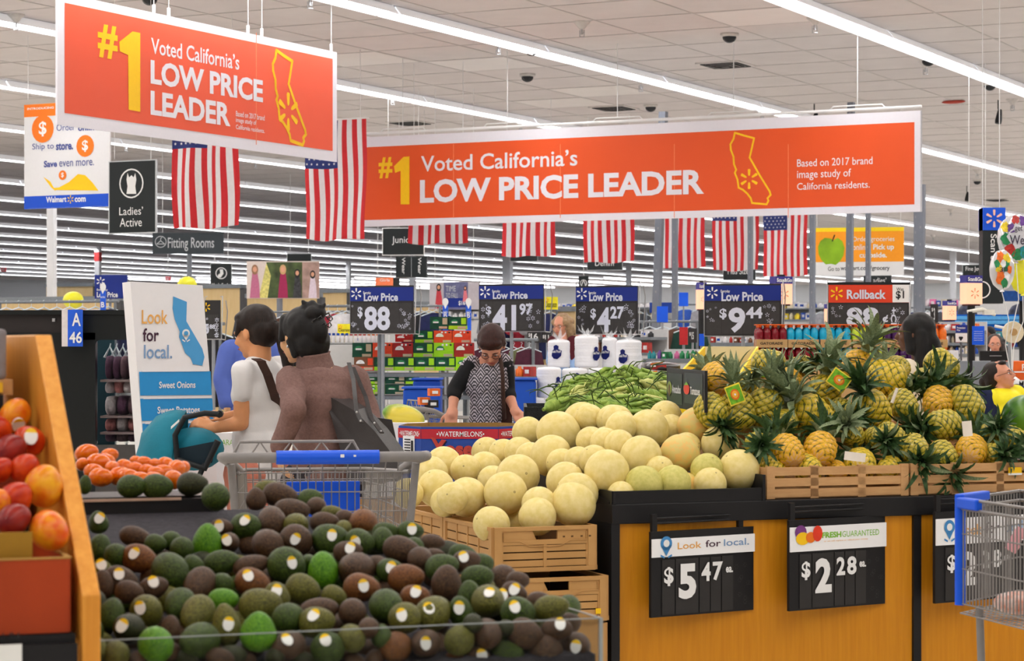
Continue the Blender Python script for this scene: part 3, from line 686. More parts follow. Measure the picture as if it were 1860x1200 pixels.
# ================================================================ produce area: its own frame (E across, DV away)
E = Vector((.94, .341, 0)).normalized(); DV = Vector((-E.y, E.x, 0))
def solve(px, py, O, Z0, k, smin=None):
    kx, ky = (px-CX)/F, (py-CY)/F; g = kx*DV.x+DV.y; od = O.x*DV.x+O.y*DV.y
    D = (EYE-Z0+k*od)/(ky+k*g)
    if smin is not None and D*g-od < smin: D = (smin+od)/g
    return D
def relax(items, it=60, f=.9, spring=.02):
    """items: [px,py,D,rpx]; slide along their sight lines until they stop intersecting"""
    D0 = [i[2] for i in items]; n = len(items)
    for _ in range(it):
        mv = 0
        C = [P(i[0], i[1], i[2]) for i in items]; Rr = [px2m(i[3], i[2]) for i in items]
        for a in range(n):
            for b in range(a+1, n):
                if abs(items[a][0]-items[b][0]) > items[a][3]+items[b][3]: continue
                need = f*(Rr[a]+Rr[b]); d = (C[a]-C[b]).length
                if d < need:
                    s = (need-d)*.35; mv += 1
                    if (items[a][2], items[a][1]) < (items[b][2], -1) or items[a][2] < items[b][2]: items[a][2] -= s; items[b][2] += s
                    else: items[a][2] += s; items[b][2] -= s
        for i in range(n): items[i][2] += (D0[i]-items[i][2])*spring
        if not mv: break
    return items
def rot_to(v):    # matrix turning +Z to v
    return Vector((0, 0, 1)).rotation_difference(Vector(v).normalized()).to_matrix()
# ---------------- avocados
def speck(name, c1, c2, rough=.5, scale=9, bump=.35, bs=60, lo=.35, hi=.65, spec=.3):
    m = mat(name, c1, rough, rgb2=c2, scale=scale, bump=bump, bscale=bs, spec=spec); r = [n for n in m.node_tree.nodes if n.type == 'VALTORGB'][0]
    r.color_ramp.elements[0].position = lo; r.color_ramp.elements[1].position = hi
    m.node_tree.nodes['Principled BSDF'].inputs['Specular IOR Level'].default_value = spec
    return m
AV = {'g': speck('avocado_green', (26, 40, 8), (74, 96, 28), .42), 'b': speck('avocado_bright_green', (48, 104, 6), (104, 160, 24), .38), 'n': speck('avocado_brown', (48, 32, 22), (96, 68, 44), .42),
      'o': speck('avocado_olive', (60, 60, 16), (118, 116, 44), .42), 'r': speck('avocado_rust', (82, 44, 18), (134, 84, 36), .42), 'd': speck('avocado_dark', (24, 28, 12), (62, 66, 34), .42)}
AVN = {'g': 'dark green', 'b': 'bright green', 'n': 'dark brown', 'o': 'olive green', 'r': 'rust brown', 'd': 'blackish green'}
A2 = '''845,80,90,70,g 1010,80,95,75,g 1235,65,95,70,d 1380,145,95,85,g 545,70,40,60,g 630,310,60,70,g,s 640,470,70,80,g 870,405,100,62,n 1000,450,70,60,g 1095,430,60,65,g 1170,480,70,70,g 1330,440,90,118,b 1425,340,70,48,n,s 1470,440,62,60,n,s
755,530,70,75,g 895,545,112,86,r,s 1085,620,115,110,g 1240,590,70,62,g 1420,570,110,76,g 660,610,60,52,o,s 1275,715,92,96,n 660,710,65,90,n 770,690,112,90,n,s 830,760,90,72,n 1430,705,72,62,g 985,730,92,70,n,s
715,900,85,100,g 935,880,106,100,o,s 1150,840,100,90,g 1260,900,96,96,o 1430,810,96,72,b 1450,970,86,132,o,s 820,990,98,90,d,s 995,1090,106,110,b 1095,990,60,80,n 1270,1070,106,112,g 740,1160,84,84,o 900,1200,80,60,n 1090,1150,70,70,n 1410,1180,90,60,n 600,1000,60,80,g 1200,1190,70,60,d 620,820,60,70,d 600,1130,80,80,o'''
A3 = '''150,60,112,76,g 20,110,110,78,g 175,215,98,82,g 300,160,62,70,n 400,110,112,62,o 460,140,112,74,n 650,165,78,66,g 690,210,62,58,n 530,235,112,72,n 400,300,86,86,n 235,335,96,80,g,s 370,450,100,92,n 560,330,82,74,o 560,430,96,102,n,s 790,250,72,44,o 740,310,92,62,n 985,315,86,92,r 870,285,62,52,n 775,420,112,96,g,s 860,350,50,50,o 965,440,92,82,g,s 1130,370,80,56,g 1110,425,70,80,g 1240,490,122,82,n 1290,370,82,62,g,s 1310,470,62,62,g 1430,440,78,50,n
270,590,112,66,n 500,590,122,112,g,s 280,700,112,88,r,s 635,570,54,52,g 730,620,92,116,b 890,500,90,66,n,s 935,615,112,106,n 1080,590,72,62,n 1160,620,84,72,g,s 1265,670,112,88,r 1355,550,84,76,n 1440,530,70,50,n 1495,600,104,84,g 1520,700,92,112,n 600,740,108,92,o 980,730,116,86,r,s 1320,785,92,68,r,s 800,785,78,66,o 330,840,132,102,o 430,790,82,92,o,s 515,925,92,96,g 315,1010,108,122,b 700,880,124,80,n 690,950,112,92,o,s 920,890,86,82,n 1135,850,102,102,g 1245,925,102,94,o,s 1440,890,112,102,o,s
910,1050,82,84,o 1105,1040,62,72,g 500,1110,96,92,n,s 760,1120,102,104,g,s 1200,1110,104,94,r 1380,1090,92,84,n,s 1020,990,64,64,n 930,1200,76,50,n 1060,1185,60,56,n 600,1200,80,60,d 420,1180,60,60,d 150,1170,90,70,d 240,1190,60,50,n'''
A4 = '''500,520,92,62,g 520,565,88,72,n,s 590,665,102,76,g 380,620,104,72,g 415,700,112,104,n 540,770,72,84,g 660,820,98,104,o,s 745,800,50,46,r,s 850,685,72,56,n 825,765,82,68,n,s 850,885,106,92,g,s 1000,825,94,62,n 1065,860,112,78,o 480,880,74,94,g,s 650,1030,98,92,n 900,1030,114,94,n 1100,1000,96,74,n,s 1220,1110,92,94,n,s 1040,1140,104,96,n 785,1170,108,94,g 480,1060,88,88,o 290,1100,92,80,n 600,1180,92,60,n,s 445,1185,60,50,r 350,950,60,70,d 1180,1190,80,50,d 940,1190,60,50,n 780,990,60,50,d 560,960,60,60,d'''
av = []
for src, ox, lo in ((A2, 0, -1), (A3, 380, 190), (A4, 700, 440)):
    for tk in src.split():
        f = tk.split(','); x, y, rx, ry = map(float, f[:4])
        if src is A3 and x < lo and y < 1100: continue
        if src is A4 and x < lo: continue
        av.append([ox+x/3.529, 860+y/3.529, 0, (rx+ry)/2/3.529*1.02, rx/3.529*1.1, ry/3.529*1.1, f[4], len(f) > 5])
OB = Vector((-.728, 4.0, 0))
for a in av: a[2] = solve(a[0], a[1], OB, .955, .17, .05)
relax(av, 50, .8, .05)
# lower layer showing in the gaps
FR = random.Random(5); fill = []
bound = lambda y: 1075 if y > 1110 else 760+(y-960)*2.1 if y > 960 else 600+(y-890)*2.2
for gy in range(985, 1200, 21):
    for gx in range(190, 1080, 30):
        x, y = gx+FR.uniform(-9, 9), gy+FR.uniform(-6, 6)
        if x > bound(y)-20 or (y < 1000 and x < 400): continue
        if any(((a[0]-x)/(a[4]*.62))**2+((a[1]-y)/(a[5]*.62))**2 < 1 for a in av): continue
        if any(abs(b[0]-x) < 34 and abs(b[1]-y) < 26 for b in fill): continue
        r = FR.uniform(22, 27); fill.append([x, y, solve(x, y, OB, .955-.035, .17, .09)+.02, r*.9, r*FR.uniform(1, 1.25), r, FR.choice('gndngo'), False])
av += fill[:120]
avm = {}
def pear(rz, k=.16):
    return lambda q: Vector((q.x*(1-k*q.z/rz), q.y*(1-k*q.z/rz), q.z))
m_sw = mat('sticker_white', (240, 240, 236), .4, var=.02); m_sy = mat('sticker_yellow', (250, 206, 20), .4, var=.02)
def sticker_mesh():
    mb = MB(); n = 14; pts = [Vector((.0105*math.cos(2*PI*i/n), -.0012*(1-0), .0135*math.sin(2*PI*i/n))) for i in range(n)]
    bk = [p+Vector((0, .0022, 0)) for p in pts]
    mb.add([Vector((0, -.002, 0))]+pts+bk, [tuple([1]+[n-i for i in range(0, n-5)]+[3, 2])]+[(1+i, 1+(i+1) % n, n+1+(i+1) % n, n+1+i) for i in range(n)], m_sw)
    mb.add([p+Vector((0, -.0004, 0)) for p in pts], [(5, 4, 3, 2)], m_sy); mb.add([p+Vector((0, -.0001, 0)) for p in pts[1:7]], [(5, 4, 3, 2, 1, 0)], m_sy); return mb.mesh('sticker')
STK = sticker_mesh()
def put_sticker(root, c, r, dirn=None):
    """a flat sticker lying on the surface towards the given direction; r is the local radius"""
    d = Vector(dirn or (-c.x*.1+R.uniform(-.35, .35), -1, .35+R.uniform(-.2, .35))).normalized()
    o = obj('sticker', STK, root, local=True); M = Vector((0, -1, 0)).rotation_difference(d).to_matrix() @ Matrix.Rotation(R.uniform(-.5, .5), 3, 'Y')
    return o, M, d
def rowname(y):
    for lim, nm in ((915, 'heap’s far edge'), (975, 'heap’s upper slope'), (1035, 'heap’s middle'), (1090, 'heap’s lower slope'), (1135, 'row above the clear guard'), (1300, 'row behind the clear guard')):
        if y < lim: return nm
cnt = {}
def ordinals(lst, keyf):
    """rank of every item from the wooden board side within its key"""
    g = {}
    for i, a in enumerate(lst): g.setdefault(keyf(a), []).append(i)
    out = {}
    for k, ix in g.items():
        for r_, i in enumerate(sorted(ix, key=lambda j: lst[j][0])): out[i] = (r_, len(ix))
    return out
od = ordinals(av, lambda a: (rowname(a[1]), a[6]))
for i, (px, py, D, rp, rx, ry, col, st) in enumerate(av):
    key = (col, i % 3)
    if key not in avm:
        mb = MB(); el = 1.22+.12*(i % 3); mb.ell((0, 0, 0), (1, 1, el), AV[col], None, 18, 12, pear(el, .12+.05*(i % 3))); avm[key] = (mb.mesh('avocado'), el)
    me, el = avm[key]; c = P(px, py, D)
    minr, maxr = min(rx, ry), max(rx, ry); asp = maxr/minr
    r = px2m(minr, D)*.98
    o = bpy.data.objects.new('avocado', me); COL.objects.link(o); o.location = c
    if asp > 1.12:
        ax = Vector((1, R.uniform(-.3, .3), R.uniform(-.35, .35))) if rx > ry else Vector((R.uniform(-.2, .2), R.uniform(-.3, .3), 1))
        sc = (r, r, r*asp/el)
    else:
        ax = Vector((R.uniform(-.6, .6), R.choice((-1, 1)), R.uniform(-.5, .5))); sc = (r, r, r)
    Mr = rot_to(ax); o.rotation_euler = Mr.to_euler(); o.scale = (sc[0], sc[1], sc[2])
    rk, tot = od[i]
    props(o, '%s %s, %s of that colour along the %s' % (AVN[col], 'stickered avocado' if st else 'avocado', nth(rk), rowname(py)), 'avocado', 'avocados heaped in the clear-fronted bin')
    if st:
        so, SM, d = put_sticker(o, c, r)
        dl = Mr.inverted() @ d; q = Vector((dl.x/sc[0], dl.y/sc[1], dl.z/sc[2])); 
        # distance to the scaled ellipsoid along d
        t_ = 1/math.sqrt((dl.x/sc[0])**2+(dl.y/sc[1])**2+(dl.z/(sc[2]*el))**2)
        nrm = Mr @ Vector((dl.x/sc[0]**2, dl.y/sc[1]**2, dl.z/(sc[2]*el)**2)).normalized()
        W = Matrix.Translation(c+d*t_*.985+nrm*.001) @ (Vector((0, -1, 0)).rotation_difference(nrm).to_matrix() @ Matrix.Rotation(R.uniform(-.6, .6), 3, 'Y')).to_4x4()
        o['__w'] = 0; del o['__w']
        PM = Matrix.LocRotScale(c, Mr.to_euler(), Vector(sc)); so.matrix_parent_inverse = PM.inverted()
        so.matrix_basis = W
def L(t, s, z): return OB+E*t+DV*s+UP*z    # bin coordinates
m_mat = mat('black_foam_mat', (48, 46, 52), .85, rgb2=(60, 58, 64), scale=60, bump=.5, bscale=120)
m_blkmetal = mat('black_metal', (25, 24, 26), .45, var=.06, scale=20)
m_oak = mat('oak_laminate', (204, 130, 12), .45, rgb2=(216, 144, 24), scale=5, stretch=(14, 14, .8), spec=.35, bump=.02)
t = thing('produce_bin', 'black produce bin with a clear front guard that holds the avocado heap', 'bin', L(.4, .6, 0))
mb = MB(); zf = lambda s: .955+.17*s-.055
mb.hexa([L(-.01, .0, 0), L(.955, .0, 0), L(.66, 1.23, 0), L(-.01, 1.23, 0)], [L(-.01, .0, zf(0)-.12), L(.955, .0, zf(0)-.12), L(.66, 1.23, zf(1.23)-.06), L(-.01, 1.23, zf(1.23)-.06)], m_blkmetal); obj('body', mb, t)
mb = MB(); mb.hexa([L(-.005, .015, zf(0)-.1), L(.95, .015, zf(0)-.1), L(.66, 1.22, zf(1.2)-.02), L(-.005, 1.22, zf(1.2)-.02)], [L(-.005, .015, zf(0)), L(.95, .015, zf(0)), L(.66, 1.22, zf(1.2)), L(-.005, 1.22, zf(1.2))], m_mat); obj('foam_mat', mb, t)
mb = MB(); mb.box(L(.24, 1.215, zf(1.2)+.012), (.48, .02, .035), m_blkmetal, ux=E); mb.box(L(.2, 1.203, zf(1.2)+.03), (.38, .006, .006), mat('worn_edge', (190, 160, 140), .5), ux=E); obj('divider', mb, t)
m_acr = bpy.data.materials.new('clear_acrylic'); m_acr.use_nodes = True; b = m_acr.node_tree.nodes['Principled BSDF']
b.inputs['Base Color'].default_value = (.93, .95, .95, 1); b.inputs['Roughness'].default_value = .04; b.inputs['Transmission Weight'].default_value = 1; b.inputs['IOR'].default_value = 1.15
nz = m_acr.node_tree.nodes.new('ShaderNodeTexNoise'); nz.inputs['Scale'].default_value = 40; mr = m_acr.node_tree.nodes.new('ShaderNodeMapRange'); mr.inputs['To Min'].default_value = .02; mr.inputs['To Max'].default_value = .1
m_acr.node_tree.links.new(nz.outputs['Fac'], mr.inputs[0]); m_acr.node_tree.links.new(mr.outputs[0], b.inputs['Roughness'])
m_edge = mat('acrylic_edge', (150, 156, 156), .3, var=.05)
mb = MB(); mb.box(L(.475, 0, .86), (.96, .005, .22), m_acr, ux=E); mb.box(L(.955, .15, .86), (.005, .3, .22), m_acr, ux=E); obj('clear_guard', mb, t)
mb = MB(); mb.box(L(.475, 0, .9705), (.96, .004, .002), m_edge, ux=E); mb.box(L(.955, .15, .9705), (.004, .3, .002), m_edge, ux=E); mb.box(L(.955, 0, .86), (.007, .007, .222), m_edge, ux=E); obj('guard_edge', mb, t)
# ---------------- tomatoes behind the avocados
TOM = '590,985,65,58 670,1050,95,60 745,1000,60,45 690,1150,70,60 820,1140,70,60 850,1075,70,45 920,1090,60,42 985,1050,80,40 1060,1060,60,34 1000,1105,80,42 1130,1060,60,45 1110,1115,70,50 1200,1095,62,58 1180,1165,60,60 930,1040,50,34 765,1090,50,60 560,1060,40,60 1060,1120,60,42 880,1145,56,50 640,1110,60,50 1040,1165,60,50 960,1165,60,50 1250,1080,40,40 720,1040,60,50'
tm = []
for tk in TOM.split():
    x, y, rx, ry = map(float, tk.split(',')); tm.append([x/3.75, 560+y/3.75, 0, (rx+ry)/2/3.75*.9, rx/3.75, ry/3.75])
for a in tm: a[2] = solve(a[0], a[1], OB, .945, .17, .05)+.04
relax(tm, 50, .85, .05)
m_tom = mat('tomato_skin', (216, 88, 2), .16, rgb2=(228, 116, 6), scale=3, coat=.25)
mbt = MB(); mbt.ell((0, 0, 0), (1, 1, 1.3), m_tom, None, 16, 10, pear(1.3, .08)); TMM = mbt.mesh('tomato')
od = ordinals(tm, lambda a: a[1] > 848)
for i, (px, py, D, rp, rx, ry) in enumerate(tm):
    o = bpy.data.objects.new('tomato', TMM); COL.objects.link(o); o.location = P(px, py, D); r = px2m(min(rx, ry), D)*1.1
    ax = Vector((1, R.uniform(-.5, .5), R.uniform(-.3, .3))) if rx > ry*1.1 else Vector((R.uniform(-.6, .6), -1, R.uniform(-.3, .6)))
    o.rotation_euler = rot_to(ax).to_euler(); o.scale = (r, r, r)
    props(o, 'glossy orange-red plum tomato, %s along the %s row behind the black mat' % (nth(od[i][0]), 'nearer' if py > 848 else 'upper'), 'tomato', 'plum tomatoes behind the black mat')
t = thing('tomato_tray', 'shallow dark tray that holds the plum tomatoes', 'tray', L(0, 1.4, zf(1.4))); mb = MB()
mb.hexa([L(0, 1.24, 0), L(.5, 1.24, 0), L(.5, 1.7, 0), L(0, 1.7, 0)], [L(0, 1.24, zf(1.2)), L(.5, 1.24, zf(1.2)), L(.5, 1.7, zf(1.3)), L(0, 1.7, zf(1.3))], m_blkmetal); obj('tray_floor', mb, t); mb = MB(); mb.box(L(.25, 1.26, zf(1.2)+.008), (.5, .014, .05), m_blkmetal, ux=E); obj('rim', mb, t)
# ---------------- mango stand at the edge of the picture
MO = P(183, 1080, 3.9); MO.z = 0
def K(t, s, z): return MO+E*t+DV*s+UP*z
zb_, zt_ = 1.0625, 1.513
t = thing('display_stand', 'oak stand with a slanted side board at the edge of the picture, holding mango boxes', 'stand', K(-.3, .5, 0))
mb = MB(); pr = [(0, 0), (.0, zb_), (.569, zt_), (1.05, zt_), (1.05, 0)]
a = [K(0, s, z) for s, z in pr]; c_ = [K(-.032, s, z) for s, z in pr]; n = 5
mb.add(a+c_, [(4, 3, 2, 1, 0), (5, 6, 7, 8, 9)]+[(i, (i+1) % n, (i+1) % n+n, i+n) for i in range(n)], mat('stand_oak', (216, 140, 42), .45, rgb2=(232, 160, 62), scale=5, stretch=(14, 14, .8), spec=.4)); obj('side_board', mb, t, bevel=.003)
mb = MB()
for s0, s1, z in ((.02, .5, .985), (.5, 1.0, 1.13)): mb.box(K(-.52, (s0+s1)/2, z), (.96, s1-s0, .02), m_blkmetal, ux=E)
mb.box(K(-.52, 1.04, .8), (.96, .02, 1.4), mat('stand_oak', (0, 0, 0)), ux=E)
obj('shelf', mb, t)
mb = MB(); mb.box(K(-.52, .01, .958), (.96, .02, .045), m_blkmetal, ux=E); mb.box(K(-.52, -.004, .934), (.96, .012, .006), GREYM, ux=E); obj('price_rail', mb, t)
mb = MB(); pl = Plane(60, K(-.25, -.002, 0).y, u=E); mb.box(K(-.275, -.004, .963), (.28, .004, .043), m_sw, ux=E); obj('price_tag', mb, t)
mb = MB(); pk = Plane(20, K(-.25, -.008, 0).y, u=E); pk.O = K(-.3, -.008, 0); pk.text(mb, '1.94', 4, 1167, 36, 1147, BLACK, .01); obj('price_tag_lettering', mb, t)
m_redbox = mat('red_orange_carton', (164, 58, 14), .6, var=.12, scale=6); m_kraft = mat('kraft_carton', (176, 132, 66), .8, var=.08, scale=12); m_olivec = mat('olive_carton_flap', (160, 118, 30), .7, var=.05)
def carton(name, label, t0, t1, s0, s1, z0, z1, face, th=.006, flap=None, inside=None):
    t = thing(name, label, 'box', K((t0+t1)/2, (s0+s1)/2, z0), 0); ins = inside or m_kraft
    W, Dp, H = t1-t0, s1-s0, z1-z0
    mb = MB(); mb.box(K((t0+t1)/2, (s0+s1)/2, z0+.004), (W, Dp, .006), ins, ux=E); obj('carton_floor', mb, t)
    for nm, c, sz in (('front_wall', K((t0+t1)/2, s0, z0+H/2), (W, th, H)), ('back_wall', K((t0+t1)/2, s1, z0+H/2), (W, th, H)), ('side_wall', K(t0, (s0+s1)/2, z0+H/2), (th, Dp, H)), ('side_wall', K(t1, (s0+s1)/2, z0+H/2), (th, Dp, H))):
        mb = MB(); mb.box(c, sz, face, ux=E); mb.box(c+UP*(H/2+.001), (sz[0]+.002, sz[1]+.004, .003), m_kraft, ux=E); obj(nm, mb, t)
    if flap:
        mb = MB(); mb.box(K((t0+t1)/2-.03, s0+.02, z1+.018), (W-.06, .006, .055), flap, ux=E); obj('flap', mb, t)
    return t
carton('mango_carton', 'red-orange mango carton with an olive flap, lower one beside the oak board', -.52, -.05, .03, .47, .997, 1.125, m_redbox, flap=m_olivec)
carton('mango_carton', 'kraft mango carton with a dark red inside, on the upper shelf of the oak stand', -.56, -.06, .53, .97, 1.143, 1.335, mat('dark_red_carton', (132, 46, 20), .6, var=.1), inside=m_kraft)
t = thing('lug_box', 'grey cloth-lined box on top of the mango stand', 'box', K(-.3, .75, 1.42)); m_gl = mat('grey_liner', (138, 132, 134), .8, var=.1, scale=30, bump=.4)
mb = MB(); mb.box(K(-.34, .80, 1.475), (.52, .36, .1), m_gl, ux=E); obj('liner_or_shade_board', mb, t, bevel=.008)
mb = MB(); mb.box(K(-.34, .8, 1.41), (.54, .38, .03), mat('tan_carton', (198, 150, 96), .8, var=.08), ux=E); mb.box(K(-.34, .605, 1.41), (.5, .004, .02), mat('yellow_carton_print', (238, 186, 40), .6, var=.2, scale=40), ux=E); obj('carton_edge', mb, t)
mb = MB()
for a in (-.1, -.58): mb.box(K(a, .62, 1.33), (.018, .018, .13), m_blkmetal, ux=E); mb.box(K(a, .9, 1.26), (.018, .018, .26), m_blkmetal, ux=E)
mb.box(K(-.34, .62, 1.385), (.5, .02, .03), m_blkmetal, ux=E); obj('rack', mb, t)
MG = {'orange': speck('mango_orange', (222, 84, 16), (240, 160, 30), .28, 1.1, .02, 40), 'red': speck('mango_red', (178, 36, 16), (214, 74, 22), .28, 1.1, .02, 40), 'crimson': speck('mango_crimson', (118, 22, 26), (160, 44, 32), .28, 1.1, .02, 40), 'golden': speck('mango_golden', (226, 110, 16), (246, 180, 40), .28, 1.1, .02, 40)}
mg = [[a[0], a[1], a[2], a[3]*.93, a[3], a[4], a[5]] for a in [(27, 754, 4.35, 31, 'orange', 0), (54, 800, 4.25, 28, 'red', 1), (18, 818, 4.2, 31, 'crimson', 0), (46, 852, 4.14, 29, 'red', 0), (79, 882, 4.06, 37, 'golden', 0), (2, 852, 4.12, 22, 'red', 0), (28, 905, 4.05, 31, 'red', 0), (24, 943, 4.0, 31, 'crimson', 0), (88, 962, 3.98, 38, 'orange', 0), (-8, 915, 4.1, 28, 'orange', 0), (-6, 780, 4.3, 28, 'red', 0)]]
for a in mg: a[2] = solve(a[0], a[1], MO, 1.14, .42, .12)
relax(mg, 60, .86, .03)
cc = {}
for i, (px, py, D, rp, r, col, st) in enumerate(mg):
    mb = MB(); mb.ell((0, 0, 0), (1, .92, 1.12), MG[col], None, 20, 14, lambda q: Vector((q.x*(1-.1*q.z)+.08*q.z*q.z, q.y, q.z))); o = obj('mango', mb)
    rr = px2m(r, D)*.96; o.location = P(px, py, D); o.scale = (rr, rr, rr); o.rotation_euler = (R.uniform(-1, 1), R.uniform(-1, 1), R.uniform(0, 6))
    k = cc.get(col, 0); cc[col] = k+1
    props(o, '%s mango, %s of that colour down the pile beside the oak board' % (col, nth(k)), 'mango', 'mangoes in the cartons')
    if st or i == 0:
        c = P(px, py, D); d = Vector((.3, -1, .35)).normalized() if st else Vector((.5, -1, -.7)).normalized()
        so = obj('sticker', STK, o, local=True); so.matrix_parent_inverse = Matrix.LocRotScale(c, o.rotation_euler, Vector((rr, rr, rr))).inverted()
        so.matrix_basis = Matrix.Translation(c+d*rr*1.03) @ (Vector((0, -1, 0)).rotation_difference(d).to_matrix()).to_4x4() @ Matrix.Scale(1.2, 4)

# ================================================================ counter with honeydews and pineapples
CO = P(1112, 912, 8.4); ZC = CO.z; CO.z = 0
def C(t, s, z): return CO+E*t+DV*s+UP*z
t = thing('display_counter', 'long produce counter with oak panels and a black top rail', 'counter', C(1.2, .8, 0))
def tpx(px):    # counter coordinate of a column on the front plane
    k = (px-CX)/F; return (k*CO.y-CO.x)/(E.x-k*E.y)
mb = MB(); mb.box(C(1.6, .9, ZC-.045), (3.2, 1.8, .075), m_blkmetal, ux=E); obj('top_rail', mb, t, bevel=.004)
ta_, tb_ = tpx(1661), tpx(1690)
for a, b_ in ((.035, ta_), (ta_+.035, 3.2)):
    mb = MB(); mb.box(C((a+b_)/2, .03, (ZC-.08)/2+.05), (b_-a, .02, ZC-.08-.1), m_oak, ux=E); obj('oak_panel', mb, t)
mb = MB(); mb.box(C(ta_+.018, .022, (ZC-.08)/2), (.034, .03, ZC-.08), m_blkmetal, ux=E); obj('black_upright', mb, t); mb = MB(); mb.box(C(.015, .02, (ZC-.08)/2), (.034, .034, ZC-.08), m_blkmetal, ux=E); mb.box(C(.01, .9, (ZC-.08)/2), (.02, 1.78, ZC-.08), m_blkmetal, ux=E); obj('black_upright', mb, t)
mb = MB(); mb.box(C(1.6, .05, .05), (3.2, .02, .1), m_blkmetal, ux=E); obj('kick_board', mb, t)
# melon tray
t = thing('melon_tray', 'black tray on the counter that holds the honeydew heap', 'tray', C(.6, .4, ZC)); tw = tpx(1388)
zt = ZC+.04
mb = MB(); mb.box(C(tw/2, .015, ZC+.015), (tw, .02, .05), m_blkmetal, ux=E); mb.box(C(tw, .3, ZC+.04), (.012, .6, .1), m_blkmetal, ux=E); mb.box(C(.01, .4, ZC+.015), (.012, .8, .05), m_blkmetal, ux=E); obj('tray_wall', mb, t)
mb = MB(); mb.hexa([C(0, .03, ZC-.01), C(tw, .03, ZC-.01), C(tw, 1.05, ZC-.01), C(0, 1.05, ZC-.01)], [C(0, .03, ZC-.0), C(tw, .03, ZC-.0), C(tw, 1.05, ZC+.15), C(0, 1.05, ZC+.15)], m_blkmetal); obj('sloped_floor', mb, t)
